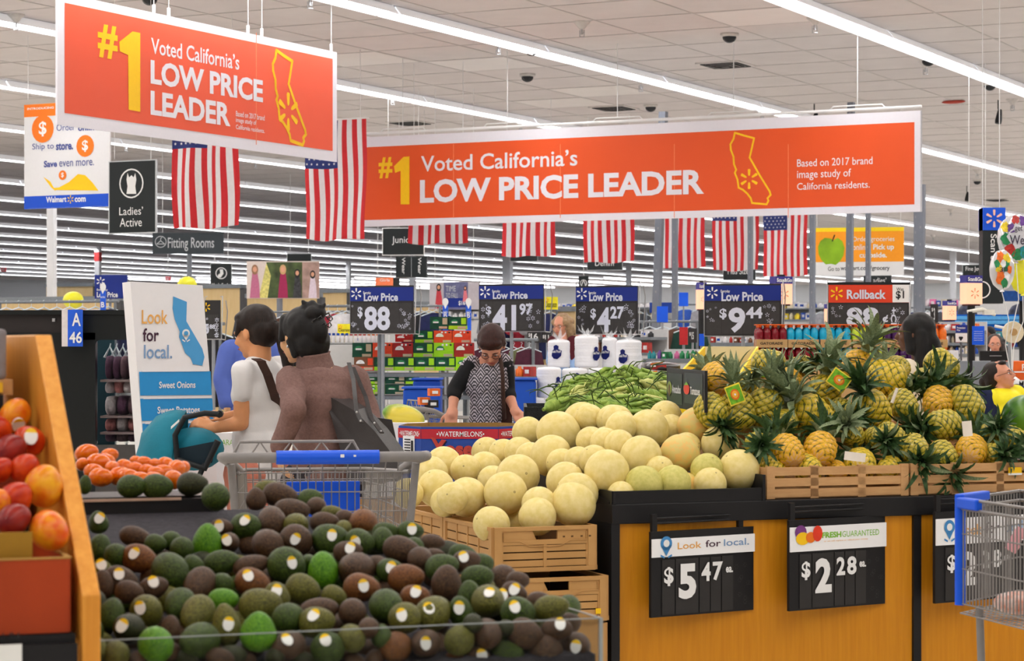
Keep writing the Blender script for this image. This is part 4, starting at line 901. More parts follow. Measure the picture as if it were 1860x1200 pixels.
# ---- shelf-edge price signs
m_grape = mat('grape_purple', (120, 60, 130), .5)
def pin(pl, mb, x, y, r, m, off=.006):
    pl.disc(mb, x, y, r, m, off, inner=.55); pl.poly(mb, [(x-r*.93, y+r*.35), (x+r*.93, y+r*.35), (x, y+r*1.9)], m, off); pl.disc(mb, x, y, r*.56, WHITE, off+.001)
    pl.line(mb, [(x-r*.9, y+r*1.7), (x-r*.3, y+r*2.1)], r*.3, m, off); pl.line(mb, [(x+r*.9, y+r*1.7), (x+r*.3, y+r*2.1)], r*.3, m, off)
m_lfl = mat('soft_orange_print', (236, 176, 96), .5); m_lfb = mat('soft_blue_print', (124, 156, 196), .5); m_pin = mat('pin_blue', (70, 140, 200), .5)
m_fg = mat('fresh_green', (130, 190, 60), .5); m_tomr = mat('tomato_red_print', (224, 60, 34), .5)
def hang_sign(x0, y0, x1, y1, hy, kind, digits, label):
    """x0..x1 columns; y0 top, y1 bottom of the black holder at its near edge; hy bottom of the white header"""
    ux = Vector((.985, .18, 0)); pl = Plane((x0+x1)/2, 1, u=(ux*.0+E)); o = C(tpx((x0+x1)/2), -.035, 0); pl.O = Vector((o.x, o.y, 0)); pl.u = (E+DV*.22).normalized(); pl.n = Vector((pl.u.y, -pl.u.x, 0))
    t = thing('price_sign', label, 'sign', pl.pt(*pl.hit((x0+x1)/2, y1)), 0, 'hanging price signs on the counter front')
    ym = lambda y, f=.5: y
    xm = (x0+x1)/2
    u0 = pl.hit(x0, y1)[0]; u1 = pl.hit(x1, y1)[0]; zb = pl.hit(x0, y1)[1]; zt = pl.hit(x0, y0)[1]; zh = pl.hit(x0, hy)[1]
    g = lambda a, b, c, d, m, off, mb: pl.poly(mb, [(a, b), (c, b), (c, d), (a, d)], m, off, px=False)
    mb = MB(); mb.box(pl.pt((u0+u1)/2, (zb+zt)/2, -.008), (u1-u0, .014, zt-zb), m_blkmetal, ux=pl.u); obj('holder', mb, t)
    mb = MB(); mb.box(pl.pt((u0+u1)/2, (zh+zt)/2-.012, .004), (u1-u0, .006, zt-zh-.03), PRINTW, ux=pl.u); obj('header_card', mb, t)
    for i, (a, b) in enumerate(((.1, .22), (.23, .45), (.46, .56), (.57, .67), (.68, .79))):
        mb = MB(); mb.box(pl.pt(u0+(u1-u0)*(a+b)/2, (zh+zb)/2, .001), ((u1-u0)*(b-a), .003, zh-zb-.015), m_pblack, ux=pl.u); obj('digit_strip', mb, t)
    mb = MB(); Wd = u1-u0; Hh = zh-zb
    def tx(s, a, b, c, d, m, bd, hdr=False):   # fractions of the strip or header box
        z0_, z1_ = (zh+.018, zt-.03) if hdr else (zb, zh)
        vs, fs = text2d(s, bd); X0, X1, Z0, Z1 = u0+Wd*a, u0+Wd*c, z0_+(z1_-z0_)*b, z0_+(z1_-z0_)*d
        mb.add([pl.pt(X0+x*(X1-X0), Z0+y*(Z1-Z0), .008) for x, y in vs], fs, m)
    tx('$', .11, .52, .2, .84, WHITE, .03); tx(digits[0], .25, .28, .42, .88, WHITE, .045); tx(digits[1], .47, .56, .56, .88, WHITE, .035); tx(digits[2], .58, .56, .68, .88, WHITE, .035); tx('ea.', .71, .68, .78, .78, WHITE, .03)
    if kind == 'local':
        tx('Look', .24, .22, .47, .72, m_lfl, .01, True); tx('for', .51, .25, .66, .77, mat('plum_print', (70, 40, 60), .5), .01, True); tx('local.', .69, .25, .94, .77, m_lfb, .01, True)
    else:
        tx('FRESH', .32, .42, .52, .72, m_fg, .04, True); tx('GUARANTEED', .53, .42, .92, .72, m_fg, 0, True); tx('or we will replace or refund your money', .34, .2, .8, .3, m_lfl, 0, True)
    obj('lettering', mb, t)
    mb = MB()
    if kind == 'local':
        c = (u0+Wd*.13, zh+(zt-zh)*.55); r = Wd*.055; n = 18
        ring = lambda rr, of: [pl.pt(c[0]+rr*math.cos(2*PI*k/n), c[1]+rr*math.sin(2*PI*k/n), of) for k in range(n)]
        mb.add(ring(r, .009), [tuple(range(n))], m_pin); mb.add([pl.pt(c[0]-r*.93, c[1]-r*.3, .009), pl.pt(c[0], c[1]-r*1.8, .009), pl.pt(c[0]+r*.93, c[1]-r*.3, .009)], [(0, 1, 2)], m_pin)
        mb.add(ring(r*.52, .01), [tuple(range(n))], WHITE)
        for sg in (-1, 1): mb.add([pl.pt(c[0]+sg*r*.95, c[1]-r*1.55, .009), pl.pt(c[0]+sg*r*.3, c[1]-r*1.85, .009), pl.pt(c[0]+sg*r*.35, c[1]-r*2.1, .009), pl.pt(c[0]+sg*r*1.0, c[1]-r*1.8, .009)], [(0, 1, 2, 3) if sg < 0 else (3, 2, 1, 0)], m_pin)
        obj('pin_symbol', mb, t)
    else:
        z = zh+(zt-zh)*.5
        for a, b, rx, rz, m in ((.1, .25, .06, .22, m_grape), (.12, -.15, .07, .2, YELLOW), (.2, -.1, .05, .17, ORANGE), (.27, .12, .05, .25, m_tomr)):
            n = 14; mb.add([pl.pt(u0+Wd*(a+rx*math.cos(2*PI*k/n)), z+(zt-zh)*(b*.5+rz*math.sin(2*PI*k/n)), .008+a*.01) for k in range(n)], [tuple(range(n))], m)
        obj('vegetable_print', mb, t)
    mb = MB(); fr = pl.pt
    for zz in (.03, .048): mb.tube([fr(u0+Wd*.05, zt+zz, -.012), fr(u0+Wd*.87, zt+zz, -.012)], .004, m_blkmetal, 6)
    for a in (.04, .88): mb.box(fr(u0+Wd*a, zt+.03, -.012), (.022, .016, .07), m_blkmetal, ux=pl.u)
    obj('hanging_bracket', mb, t)
    mb = MB()
    rr = random.Random(3)
    for k in range(9):
        c = (u0+Wd*(.82+.14*rr.random()), zb+(zh-zb)*(.1+.8*rr.random()))
        for q in range(6):
            a = q*PI/3; mb.add([fr(c[0]+.004*math.cos(a), c[1]+.004*math.sin(a), .003), fr(c[0]+.009*math.cos(a-.15), c[1]+.009*math.sin(a-.15), .003), fr(c[0]+.009*math.cos(a+.15), c[1]+.009*math.sin(a+.15), .003)], [(0, 1, 2)], mat('faint_print', (64, 62, 62), .5))
    obj('snowflake_print', mb, t, kind='stuff')
hang_sign(1183, 966, 1369, 1122, 1014, 'local', '547', 'black price sign reading $5.47 under a Look for local header')
hang_sign(1434, 945, 1608, 1110, 1004, 'fresh', '228', 'black price sign reading $2.28 under a Fresh Guaranteed header')
hang_sign(1699, 930, 1870, 1096, 992, 'local', '228', 'black price sign reading $2.28 behind the blue corner of the cart')
# ---- wooden crates on the counter
m_pine = mat('crate_pine', (198, 150, 100), .65, rgb2=(210, 164, 112), scale=6, stretch=(2, 2, 14), bump=.1)
def slat_crate(label, t0, t1, s0, s1, z0, H):
    t = thing('wooden_crate', label, 'crate', C((t0+t1)/2, (s0+s1)/2, z0), 0, 'slatted wooden crates on the counter')
    W, Dp = t1-t0, s1-s0; n = 3; h = H/n
    for side, (c, ux, ln) in {'f': (C((t0+t1)/2, s0, 0), E, W), 'b': (C((t0+t1)/2, s1, 0), E, W), 'l': (C(t0, (s0+s1)/2, 0), DV, Dp), 'r': (C(t1, (s0+s1)/2, 0), DV, Dp)}.items():
        for k in range(n):
            mb = MB(); mb.box(c+UP*(z0+h*(k+.5)), (ln, .012, h-.01), m_pine, ux=ux); obj('slat', mb, t)
    for a in (t0+.012, t1-.012, (t0+t1)/2-W*.17, (t0+t1)/2+W*.17):
        for s in ((s0-.001, s1) if a in (t0+.012, t1-.012) else (s0+.001,)):
            mb = MB(); mb.box(C(a, s, z0+H/2), (.034, .014, H), m_pine, ux=E); obj('corner_post', mb, t)
    mb = MB(); mb.box(C((t0+t1)/2, (s0+s1)/2, z0+.006), (W, Dp, .01), m_pine, ux=E); obj('crate_floor', mb, t)
zc = ZC-.006
a1, a2, a3 = tpx(1402), tpx(1656), tpx(1664)
slat_crate('pine slatted crate full of pineapples, next to the honeydews', a1, a2, .04, .5, zc, .125)
slat_crate('pine slatted crate under trailing pineapple leaves, by the cart corner', a3, a3+.6, .04, .5, zc, .125)
slat_crate('pine crate behind the first, hidden under pineapples', a1+.1, a2+.1, .52, 1.0, zc, .26)
slat_crate('pine crate behind the second, hidden under pineapples', a3+.1, a3+.6, .52, 1.0, zc, .26)
# ---- honeydews
m_hon = speck('honeydew_rind', (225, 204, 124), (236, 217, 150), .5, 3, .06, 60); m_hon2 = speck('honeydew_rind_blush', (220, 198, 118), (234, 188, 104), .5, 3, .06, 60, .45, .62); m_hon3 = speck('honeydew_rind_green', (196, 188, 98), (212, 202, 118), .5, 5, .06, 60)
m_hon2.node_tree.nodes['Principled BSDF'].inputs['Specular IOR Level'].default_value = .4
H6 = '370,575,112 290,635,112 325,730,118 145,760,80 650,500,98 515,610,98 640,610,112 385,815,95,B 520,785,126 760,510,92 860,500,98 930,530,92 1060,520,130 850,650,138 770,760,138 690,680,74 910,368,92 1110,375,138 1260,300,122 1450,290,92 1510,340,98 1320,430,92 1410,440,98 1500,450,92 1240,560,80 1340,550,98 1420,630,144 1150,680,118 1230,760,130 1205,830,142 985,830,112 975,910,120 680,960,116 830,930,84,B 430,790,100 1130,570,90'
H7 = '40,450,98 230,460,102 262,500,102 445,520,132 560,440,112 600,520,66 770,500,128,b 930,620,128 655,690,132,b 390,710,142 410,900,128,g 610,890,122,g 840,800,112,g 680,940,124,b 860,900,114 1060,800,138 255,975,92 970,970,76 700,640,80 150,600,90 520,800,80'
hd = []
for src, ox, oy, sc in ((H6, 700, 680, 3.529), (H7, 1060, 640, 3.75)):
    for tk in src.split():
        f = tk.split(','); x, y, r = map(float, f[:3]); hd.append([ox+x/sc, oy+y/sc, 0, max(r, 96)/sc*1.03, f[3] if len(f) > 3 else '', (.0 if r > 90 else .1)+(.2 if f[-1] == 'B' else 0)])
for a in hd:
    w_ = min(1, max(0, (a[0]-880)/260)); k = .14+.18*w_; Z0 = .845+.12*w_
    a[2] = solve(a[0], a[1], CO, Z0, k, .1)+a[5]
relax(hd, 80, .9, .02)
for a in hd:
    g = (a[0]-CX)/F*DV.x+DV.y; odv = CO.dot(DV); smin = .022+px2m(a[3], a[2])
    if a[1] > 860 and a[2]*g-odv < smin: a[2] = (smin+odv)/g
    if a[4] == 'B' and a[1] > 940: a[2] = 8.7
HM = {}
for key, m in (('', m_hon), ('b', m_hon2), ('g', m_hon3)):
    mb = MB(); mb.ell((0, 0, 0), (1, 1, 1.04), m, None, 28, 18, lambda q: q*(1+.012*mnoise.noise(q*2.3)))
    HM[key] = mb.mesh('honeydew')
HM['B'] = HM['']
mb = MB(); mb.lathe((0, 0, 1.035), [(.07, -.01), (.05, .012), (.03, .008), (.0, .002)], mat('stem_scar', (170, 150, 96), .7), 10); SCAR = mb.mesh('stem_scar')
def hrow(y):
    for lim, nm in ((775, 'back ridge'), (815, 'second tier from the back'), (850, 'middle tier'), (885, 'fourth tier from the back'), (1000, 'bottom row')):
        if y < lim: return nm
od = ordinals(hd, lambda a: (hrow(a[1]), a[0] > 1105))
for i, (px, py, D, rp, key, _) in enumerate(hd):
    o = bpy.data.objects.new('honeydew_melon', HM[key]); COL.objects.link(o); o.location = P(px, py, D); r = px2m(rp, D)*.985
    o.scale = (r, r, r); o.rotation_euler = (R.uniform(-1.6, 1.6), R.uniform(-1.2, 1.2), R.uniform(0, 6))
    nm = {'': 'pale cream', 'B': 'half-hidden cream', 'b': 'pale blushed', 'g': 'greenish'}[key]
    props(o, '%s honeydew melon, %s along the %s %s' % (nm, nth(od[i][0]), hrow(py), 'over the counter tray' if px > 1105 else 'over the brown crates'), 'melon', 'honeydew melons in the heap')
    obj('stem_scar', SCAR, o, local=True)
# ---- brown folding crates under the melons
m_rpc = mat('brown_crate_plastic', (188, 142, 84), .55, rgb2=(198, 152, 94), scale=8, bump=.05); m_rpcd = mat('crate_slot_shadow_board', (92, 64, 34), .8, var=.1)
def rpc(label, t0, s0, zt, W=.395, Dp=.56, H=.165):
    t = thing('plastic_crate', label, 'crate', C(t0+W/2, s0+Dp/2, zt-H), 0, 'brown folding crates beside the counter')
    def wall(nm, O, ux, ln, handle):
        nrm = Vector((ux.y, -ux.x, 0)); mb = MB(); bx = lambda a, b, z0, z1, off=0, th=.01: mb.box(O+ux*((a+b)/2)+nrm*off+UP*((z0+z1)/2), (b-a, th, z1-z0), m_rpc, ux=ux)
        zb = zt-H; e = .028
        bx(0, e, zb, zt, .003, .016); bx(ln-e, ln, zb, zt, .003, .016); bx(0, ln, zb, zb+.016, .004, .018); bx(e, ln-e, zt-.014, zt, .003, .016)
        if handle:
            m = ln/2; hw = .05; z1 = zt-.014; z0 = zt-.048
            bx(e, m-hw, z0, z1); bx(m+hw, ln-e, z0, z1); bx(e, ln-e, z0-.018, z0, .002)
            mb.hexa([O+ux*(m-hw)+nrm*.0+UP*(z0), O+ux*(m-hw+.018)+UP*z0, O+ux*(m-hw)-nrm*.01+UP*z0, O+ux*(m-hw)-nrm*.01+UP*z0], [O+ux*(m-hw)+UP*z1, O+ux*(m-hw+.002)+UP*z1, O+ux*(m-hw)-nrm*.01+UP*z1, O+ux*(m-hw)-nrm*.01+UP*z1], m_rpc)
            # raised moulded outline of the latch
            pts = [(.035, z1-.006), (.035, z0-.004), (m-.1, z0-.004), (m-.06, z0-.024), (m+.06, z0-.024), (m+.1, z0-.004), (ln-.035, z0-.004), (ln-.035, z1-.006)]
            mb.tube([O+ux*a+nrm*.008+UP*z for a, z in pts], .0024, m_rpc, 4)
            top = z0-.018
        else: top = zt-.014
        k = 3 if handle else 4; h = (top-zb-.016)/k
        for q in range(k): bx(e, ln-e, zb+.016+q*h+.003, zb+.016+(q+1)*h-.002)
        nn = 2 if handle else 4
        for q in range(nn+1):
            a = e+(ln-2*e)*q/nn; bx(a-.006, a+.006, zb+.016, top, .002, .012)
        obj(nm, mb, t, bevel=0)
        mb = MB(); mb.box(O+ux*ln/2-nrm*.012+UP*(zb+(top-zb)/2), (ln-.03, .003, top-zb), m_rpcd, ux=ux); obj('liner_or_shade_board', mb, t)  # dark board whose colour stands in for the shade behind the slots
    wall('end_wall', C(t0, s0, 0), E, W, True); wall('end_wall', C(t0+W, s0+Dp, 0), -E, W, True)
    wall('side_wall', C(t0, s0+Dp, 0), -DV, Dp, False); wall('side_wall', C(t0+W, s0, 0), DV, Dp, False)
    mb = MB(); mb.box(C(t0+W/2, s0+Dp/2, zt-H+.006), (W, Dp, .012), m_rpc, ux=E); obj('crate_floor', mb, t)
    return t
t0 = tpx(897); ZR = EYE-(955-620)/F*8.32
rpc('top front brown crate with a handle hole, melons piled on it', t0, 0, ZR)
rpc('top brown crate behind the front one, its side facing the avocados', t0, .57, ZR)
rpc('top brown crate farthest back, nearest the grey cart', t0-.02, 1.16, ZR)
t = rpc('second brown crate down in the front stack', t0+.03, -.04, ZR-.185); 
mb = MB(); pp = P(1077, 1109, 8.33); mb.box(C(tpx(1077), -.052, pp.z), (.02, .003, .02), YELLOW, ux=E); obj('yellow_tag', mb, t)
mb = MB()
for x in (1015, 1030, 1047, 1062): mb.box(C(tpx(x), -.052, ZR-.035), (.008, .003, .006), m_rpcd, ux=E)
obj('vent_slot', mb, t, kind='stuff')
rpc('third brown crate down in the front stack', t0+.03, -.03, ZR-.36); rpc('lowest brown crate of the front stack', t0+.03, -.02, ZR-.53, H=.17)
for s0 in (.57, 1.16):
    for k in range(1, 4): rpc('brown crate, %s below the top of the %s stack' % (nth(k-1), 'middle' if s0 < 1 else 'rear'), t0, s0, ZR-.17*k)
# ================================================================ pineapples
def vcol_mat(name, ramp, rough=.5, bump=0):
    m = bpy.data.materials.new(name); m.use_nodes = True; nt = m.node_tree; b = nt.nodes['Principled BSDF']
    at = nt.nodes.new('ShaderNodeAttribute'); at.attribute_name = 'h'; nz = nt.nodes.new('ShaderNodeTexNoise'); nz.inputs['Scale'].default_value = 9
    tc = nt.nodes.new('ShaderNodeTexCoord'); nt.links.new(tc.outputs['Object'], nz.inputs['Vector'])
    ad = nt.nodes.new('ShaderNodeMath'); ad.operation = 'MULTIPLY_ADD'; ad.inputs[1].default_value = .5; ad.inputs[2].default_value = -.25
    nt.links.new(nz.outputs['Fac'], ad.inputs[0]); a2 = nt.nodes.new('ShaderNodeMath'); nt.links.new(ad.outputs[0], a2.inputs[0]); nt.links.new(at.outputs['Fac'], a2.inputs[1])
    rp = nt.nodes.new('ShaderNodeValToRGB'); nt.links.new(a2.outputs[0], rp.inputs[0])
    while len(rp.color_ramp.elements) < len(ramp): rp.color_ramp.elements.new(.5)
    for e, (p, c) in zip(rp.color_ramp.elements, ramp): e.position = p; e.color = (*lin(c), 1)
    nt.links.new(rp.outputs[0], b.inputs['Base Color']); b.inputs['Roughness'].default_value = rough
    return m
MPY = vcol_mat('pineapple_skin_golden', [(0, (52, 44, 14)), (.3, (128, 100, 16)), (.55, (222, 172, 16)), (.8, (230, 172, 34)), (1, (222, 176, 120))])
MPG = vcol_mat('pineapple_skin_green', [(0, (30, 34, 14)), (.35, (82, 90, 24)), (.6, (184, 166, 34)), (.85, (204, 180, 56)), (1, (206, 190, 130))])
MPM = vcol_mat('pineapple_skin_yellow', [(0, (42, 44, 12)), (.35, (112, 108, 20)), (.6, (214, 186, 30)), (.85, (226, 190, 50)), (1, (220, 196, 130))])
def pine_body(m, seed):
    rr = random.Random(seed); nu, nv = 60, 40; vs = []; h = []
    for i in range(nv+1):
        v = i/nv; z = -1.25+2.5*v; rad = (1-abs(z/1.28)**3.2)**.5 if abs(z) < 1.28 else 0; rad = max(rad, .12)
        for j in range(nu):
            u = j/nu; A, B = 9*u+5.5*v, 9*u-5.5*v
            a = abs((A % 1)-.5)*2; b = abs((B % 1)-.5)*2; e = max(a, b); hh = 1-e**4.5
            ctr = max(0, 1-e*3.2)
            r = rad*(1+.085*hh+.04*ctr); vs.append((r*math.cos(2*PI*u), r*math.sin(2*PI*u), z)); h.append(min(1, max(0, .08+.75*hh+.4*ctr+(.35 if v < .06 else 0)+rr.uniform(-.05, .05))))
    fs = [(i*nu+j, i*nu+(j+1) % nu, (i+1)*nu+(j+1) % nu, (i+1)*nu+j) for i in range(nv) for j in range(nu)]
    mb = MB(); mb.add(vs, fs, m, True); mb.add([vs[j] for j in range(nu)], [tuple(range(nu))[::-1]], m); mb.add([vs[nv*nu+j] for j in range(nu)], [tuple(range(nu))], m)
    me = mb.mesh('body'); at = me.attributes.new('h', 'FLOAT', 'POINT'); hv = h+[.95]*nu+[.3]*nu; at.data.foreach_set('value', hv); return me
PB = {'y': pine_body(MPY, 1), 'g': pine_body(MPG, 2), 'm': pine_body(MPM, 3)}
m_lfd = mat('crown_leaf_dark', (26, 52, 22), .45, rgb2=(78, 108, 62), scale=3); m_lfg = mat('crown_leaf_grey', (98, 116, 82), .6, rgb2=(150, 162, 122), scale=10)
def leaf_mesh(m, Ln, W, bend, lift):
    mb = MB(); n = 6; rows = []
    x = 0; z = 0; a = lift
    for i in range(n+1):
        t = i/n; w_ = W*(1-.75*t**1.5)*(1 if i < n else .06); rows.append([Vector((x, -w_/2, z+w_*.22)), Vector((x, 0, z)), Vector((x, w_/2, z+w_*.22))])
        x += Ln/n*math.cos(a); z += Ln/n*math.sin(a); a -= bend/n
    vs = [p for r in rows for p in r]; fs = []
    for i in range(n):
        for j in (0, 1): fs.append((i*3+j, i*3+j+1, i*3+j+4, i*3+j+3))
    mb.add(vs, fs, m, True); return mb.mesh('leaf')
LM = {k: [leaf_mesh(m, Ln, .5, bd, lf) for Ln, bd, lf in ((1.6, 1.5, .75), (2.1, 1.3, 1.0), (2.4, .9, 1.2))] for k, m in (('d', m_lfd), ('s', m_lfg))}
def crown_core(m):
    mb = MB(); mb.lathe((0, 0, 0), [(.3, -.15), (.36, .1), (.25, .6), (.08, 1.2)], m, 10)
    for i in range(12):
        a = i*2.4; d = Vector((math.cos(a), math.sin(a), 0)); s = d.cross(UP); z0 = .5+.06*i
        p = [d*.15+UP*z0, d*(.4)+UP*(z0+.7), d*(.5)+UP*(z0+1.4)]
        mb.add([p[0]-s*.2, p[0]+s*.2, p[1]-s*.16, p[1]+s*.16, p[2]], [(0, 1, 3, 2), (2, 3, 4)], m, True)
    return mb.mesh('crown')
CCM = {'d': crown_core(m_lfd), 's': crown_core(m_lfg)}
def pineapple(px, py, r, cd, col, lf, label, D, nl=26, seed=0):
    rr = random.Random(seed); c = P(px, py, D); rad = px2m(r, D)*.98
    t = thing('pineapple', label, 'pineapple', c, 0, 'pineapples piled over the wooden crates')
    v = Vector((cd[0], -cd[2], -cd[1])).normalized(); M3 = rot_to(v) @ Matrix.Rotation(rr.uniform(0, 6), 3, 'Z')
    t.rotation_euler = M3.to_euler(); t.scale = (rad, rad, rad)
    obj('body', PB[col], t, local=True)
    cr = obj('crown', CCM[lf], t, local=True); cr.location = (0, 0, 1.25)
    for i in range(nl):
        tier = 0 if i < nl*.42 else 1 if i < nl*.75 else 2
        o = obj('leaf', LM['s' if i % 6 == 3 else lf][tier], cr, local=True); a = i*2.39996; o.rotation_euler = (rr.uniform(-.15, .15), rr.uniform(-.2, .2), a)
        o.location = (.22*math.cos(a), .22*math.sin(a), .05+.35*tier); s = rr.uniform(.85, 1.15)*(.75 if px < 1400 and py < 760 else 1.15 if lf == 's' else 1); o.scale = (s, s, s)
    return t
# (px, py, r, (crown dx, dy, towards), skin, leaf, label)
PIN = [(1303, 688, 27, (-.2, -.35, -.9), 'y', 's', 'golden pineapple showing its base, topmost beside the avocado and tomato sign'),
 (1292, 745, 27, (.3, .5, .6), 'g', 'd', 'green pineapple low behind the honeydews beside the small black sign'),
 (1340, 747, 30, (-.1, -1, -.2), 'g', 's', 'green pineapple under the first orange tag, crown upright'),
 (1390, 742, 30, (.2, -1, .1), 'g', 's', 'speckled green pineapple touching the golden one with a grey crown'),
 (1396, 661, 25, (1, .1, .3), 'g', 'd', 'green pineapple lying under the sports drinks, crown sideways'),
 (1432, 698, 25, (.1, .6, .8), 'y', 's', 'golden pineapple with a grey crown tipped forward below the drinks'),
 (1497, 716, 29, (.15, -1, .1), 'm', 's', 'yellow pineapple carrying the orange tag, tall grey crown'),
 (1556, 667, 26, (.5, -1, .1), 'y', 's', 'golden pineapple at the ridge, pale crown reaching over the price sign'),
 (1607, 688, 32, (1, .2, .3), 'm', 'd', 'big yellow-green pineapple at the ridge, dark crown sideways'),
 (1630, 668, 20, (-.3, -.2, -.9), 'g', 's', 'small green pineapple just behind the ridge near the dark-haired shopper'),
 (1476, 757, 33, (-.8, -.9, .2), 'm', 's', 'plump yellow pineapple mid heap, grey crown towards the sign'),
 (1430, 820, 27, (-.3, -.6, -.8), 'y', 'd', 'golden pineapple base-on above the first wooden crate, nearer the melons'),
 (1489, 817, 28, (.3, -.6, -.8), 'y', 'd', 'golden pineapple base-on above the first wooden crate, with a bruised base'),
 (1585, 745, 30, (-.4, -.8, .4), 'm', 'd', 'yellow pineapple in the middle of the heap'),
 (1703, 731, 25, (.2, -.7, -.6), 'y', 'd', 'golden pineapple base-on above the second crate’s white card'),
 (1713, 773, 27, (-.9, .1, .4), 'g', 'd', 'green pineapple beside the white card'),
 (1753, 735, 29, (.5, .8, .3), 'g', 'd', 'round green pineapple near the cashier’s elbow'),
 (1710, 664, 26, (.8, .7, .3), 'g', 'd', 'green pineapple crowning the heap below the dark-haired shopper'),
 (1764, 818, 26, (.3, -.4, -.9), 'y', 'd', 'golden pineapple base-on over the second wooden crate'),
 (1617, 792, 22, (.7, .5, .6), 'g', 'd', 'shaded green pineapple low between the two crates'),
 (1466, 850, 24, (-.2, -.4, -.9), 'm', 'd', 'yellow pineapple top peeking over the first crate, centre'),
 (1562, 843, 27, (.1, -.2, -1), 'm', 'd', 'yellow pineapple peeking over the first crate under the white card'),
 (1519, 856, 18, (0, -.3, -1), 'y', 'd', 'golden pineapple top barely over the first crate rim'),
 (1616, 853, 22, (.4, -.3, -.8), 'm', 'd', 'yellow pineapple top at the first crate’s far corner'),
 (1401, 852, 21, (-.5, -.5, -.6), 'm', 'd', 'yellow pineapple squeezed between melons and the first crate'),
 (1825, 838, 14, (.3, -.5, -.8), 'y', 'd', 'small orange pineapple base deep over the second crate'),
 (1425, 768, 22, (-.3, .3, .9), 'g', 'd', 'pineapple seen crown-first beside the blushed honeydew'),
 (1375, 806, 20, (.1, .0, .9), 'g', 'd', 'pineapple seen crown-first touching the last honeydew'),
 (1640, 735, 24, (.3, .7, .7), 'g', 'd', 'pineapple seen crown-first, pale leaf tips spreading down'),
 (1548, 790, 20, (-.3, -.5, .6), 'g', 's', 'pineapple with a grey crown behind the lower white card'),
 (1590, 795, 18, (.4, .1, .9), 'g', 'd', 'pineapple seen crown-first low in the middle'),
 (1660, 815, 24, (.1, .5, .9), 'g', 'd', 'pineapple seen crown-first, leaves trailing over the crate joint'),
 (1712, 828, 24, (.2, .6, .8), 'g', 'd', 'pineapple seen crown-first, leaves hanging over the second crate'),
 (1795, 792, 20, (.2, -.4, .8), 'g', 'd', 'pineapple seen crown-first beside the watermelon'),
 (1838, 800, 24, (.4, .2, .8), 'g', 'd', 'pineapple seen crown-first at the picture’s edge'),
 (1680, 690, 20, (.0, .2, .9), 'g', 'd', 'pineapple seen crown-first below the dark-haired shopper'),
 (1530, 745, 20, (.5, .3, .7), 'g', 'd', 'pineapple seen crown-first between two yellow ones'),
 (1355, 700, 18, (.2, -.3, .8), 'g', 's', 'pineapple behind the first orange tag, grey crown up'),
 (1800, 826, 20, (.5, -.1, .8), 'g', 'd', 'pineapple seen crown-first over the second crate'), (1455, 665, 18, (.8, -.2, .6), 'g', 'd', 'dark-crowned pineapple just under the drink cartons')]
pin_ = [[a[0], a[1], 0, a[2]*1.05, a] for a in PIN]
for a in pin_: a[2] = solve(a[0], a[1], CO, 1.0, .5, .14)
relax(pin_, 60, .9, .03)
for i, a in enumerate(pin_):
    q = a[4]; g = (a[0]-CX)/F*DV.x+DV.y; sm = .05+px2m(q[2], a[2])
    if a[2]*g-CO.dot(DV) < sm: a[2] = (sm+CO.dot(DV))/g
    pineapple(q[0], q[1], q[2]*1.03, q[3], q[4], q[5], q[6], a[2], seed=i)
# tags and cards
def near(x, y, D):
    q = [a[2]-px2m(a[3], a[2])*1.12 for a in pin_ if math.hypot(a[0]-x, a[1]-y) < a[3]+22]
    return (min(q) if q else D)-(.015 if x < 1400 else .09)
m_tagg = mat('tag_green', (120, 186, 40), .5, var=.3, scale=60); m_tagy = mat('tag_yellow', (250, 222, 70), .5)
for (x, y, w_, h, rot, D, lb) in ((1335, 716, 30, 38, -.35, 8.7, 'orange and green fruit tag hanging by the golden pineapple near the small sign'), (1524, 690, 40, 34, .62, 8.75, 'orange and green fruit tag on the yellow pineapple mid heap'), (1392, 682, 24, 8, .2, 8.9, 'sliver of a yellow-green fruit tag under the drinks')):
    c = P(x, y, near(x, y, D)); hw, hh = px2m(w_, D)/2, px2m(h, D)/2; t = thing('fruit_tag', lb, 'tag', c)
    X = Vector((math.cos(rot), 0, -math.sin(rot))); Z = Vector((math.sin(rot), 0, math.cos(rot)))
    mb = MB(); mb.box(c, (hw*2, .0015, hh*2), m_tagy, ux=X, uz=Z); obj('card', mb, t)
    mb = MB(); mb.box(c-Vector((0, .002, 0)), (hw*1.75, .001, hh*1.7), m_tagg, ux=X, uz=Z); obj('green_field', mb, t)
    if h > 10:
        mb = MB()
        for rr_, m_, of in ((.55, ORANGE, .004), (.38, mat('tag_amber', (250, 180, 60), .5), .005), (.12, WHITE, .006)):
            mb.add([c+X*hw*rr_*math.cos(k*PI/8)+Z*hh*rr_*math.sin(k*PI/8)-Vector((0, of, 0)) for k in range(16)], [tuple(range(16))], m_)
        obj('fruit_print', mb, t)
m_card = mat('white_card', (236, 226, 214), .6, var=.04)
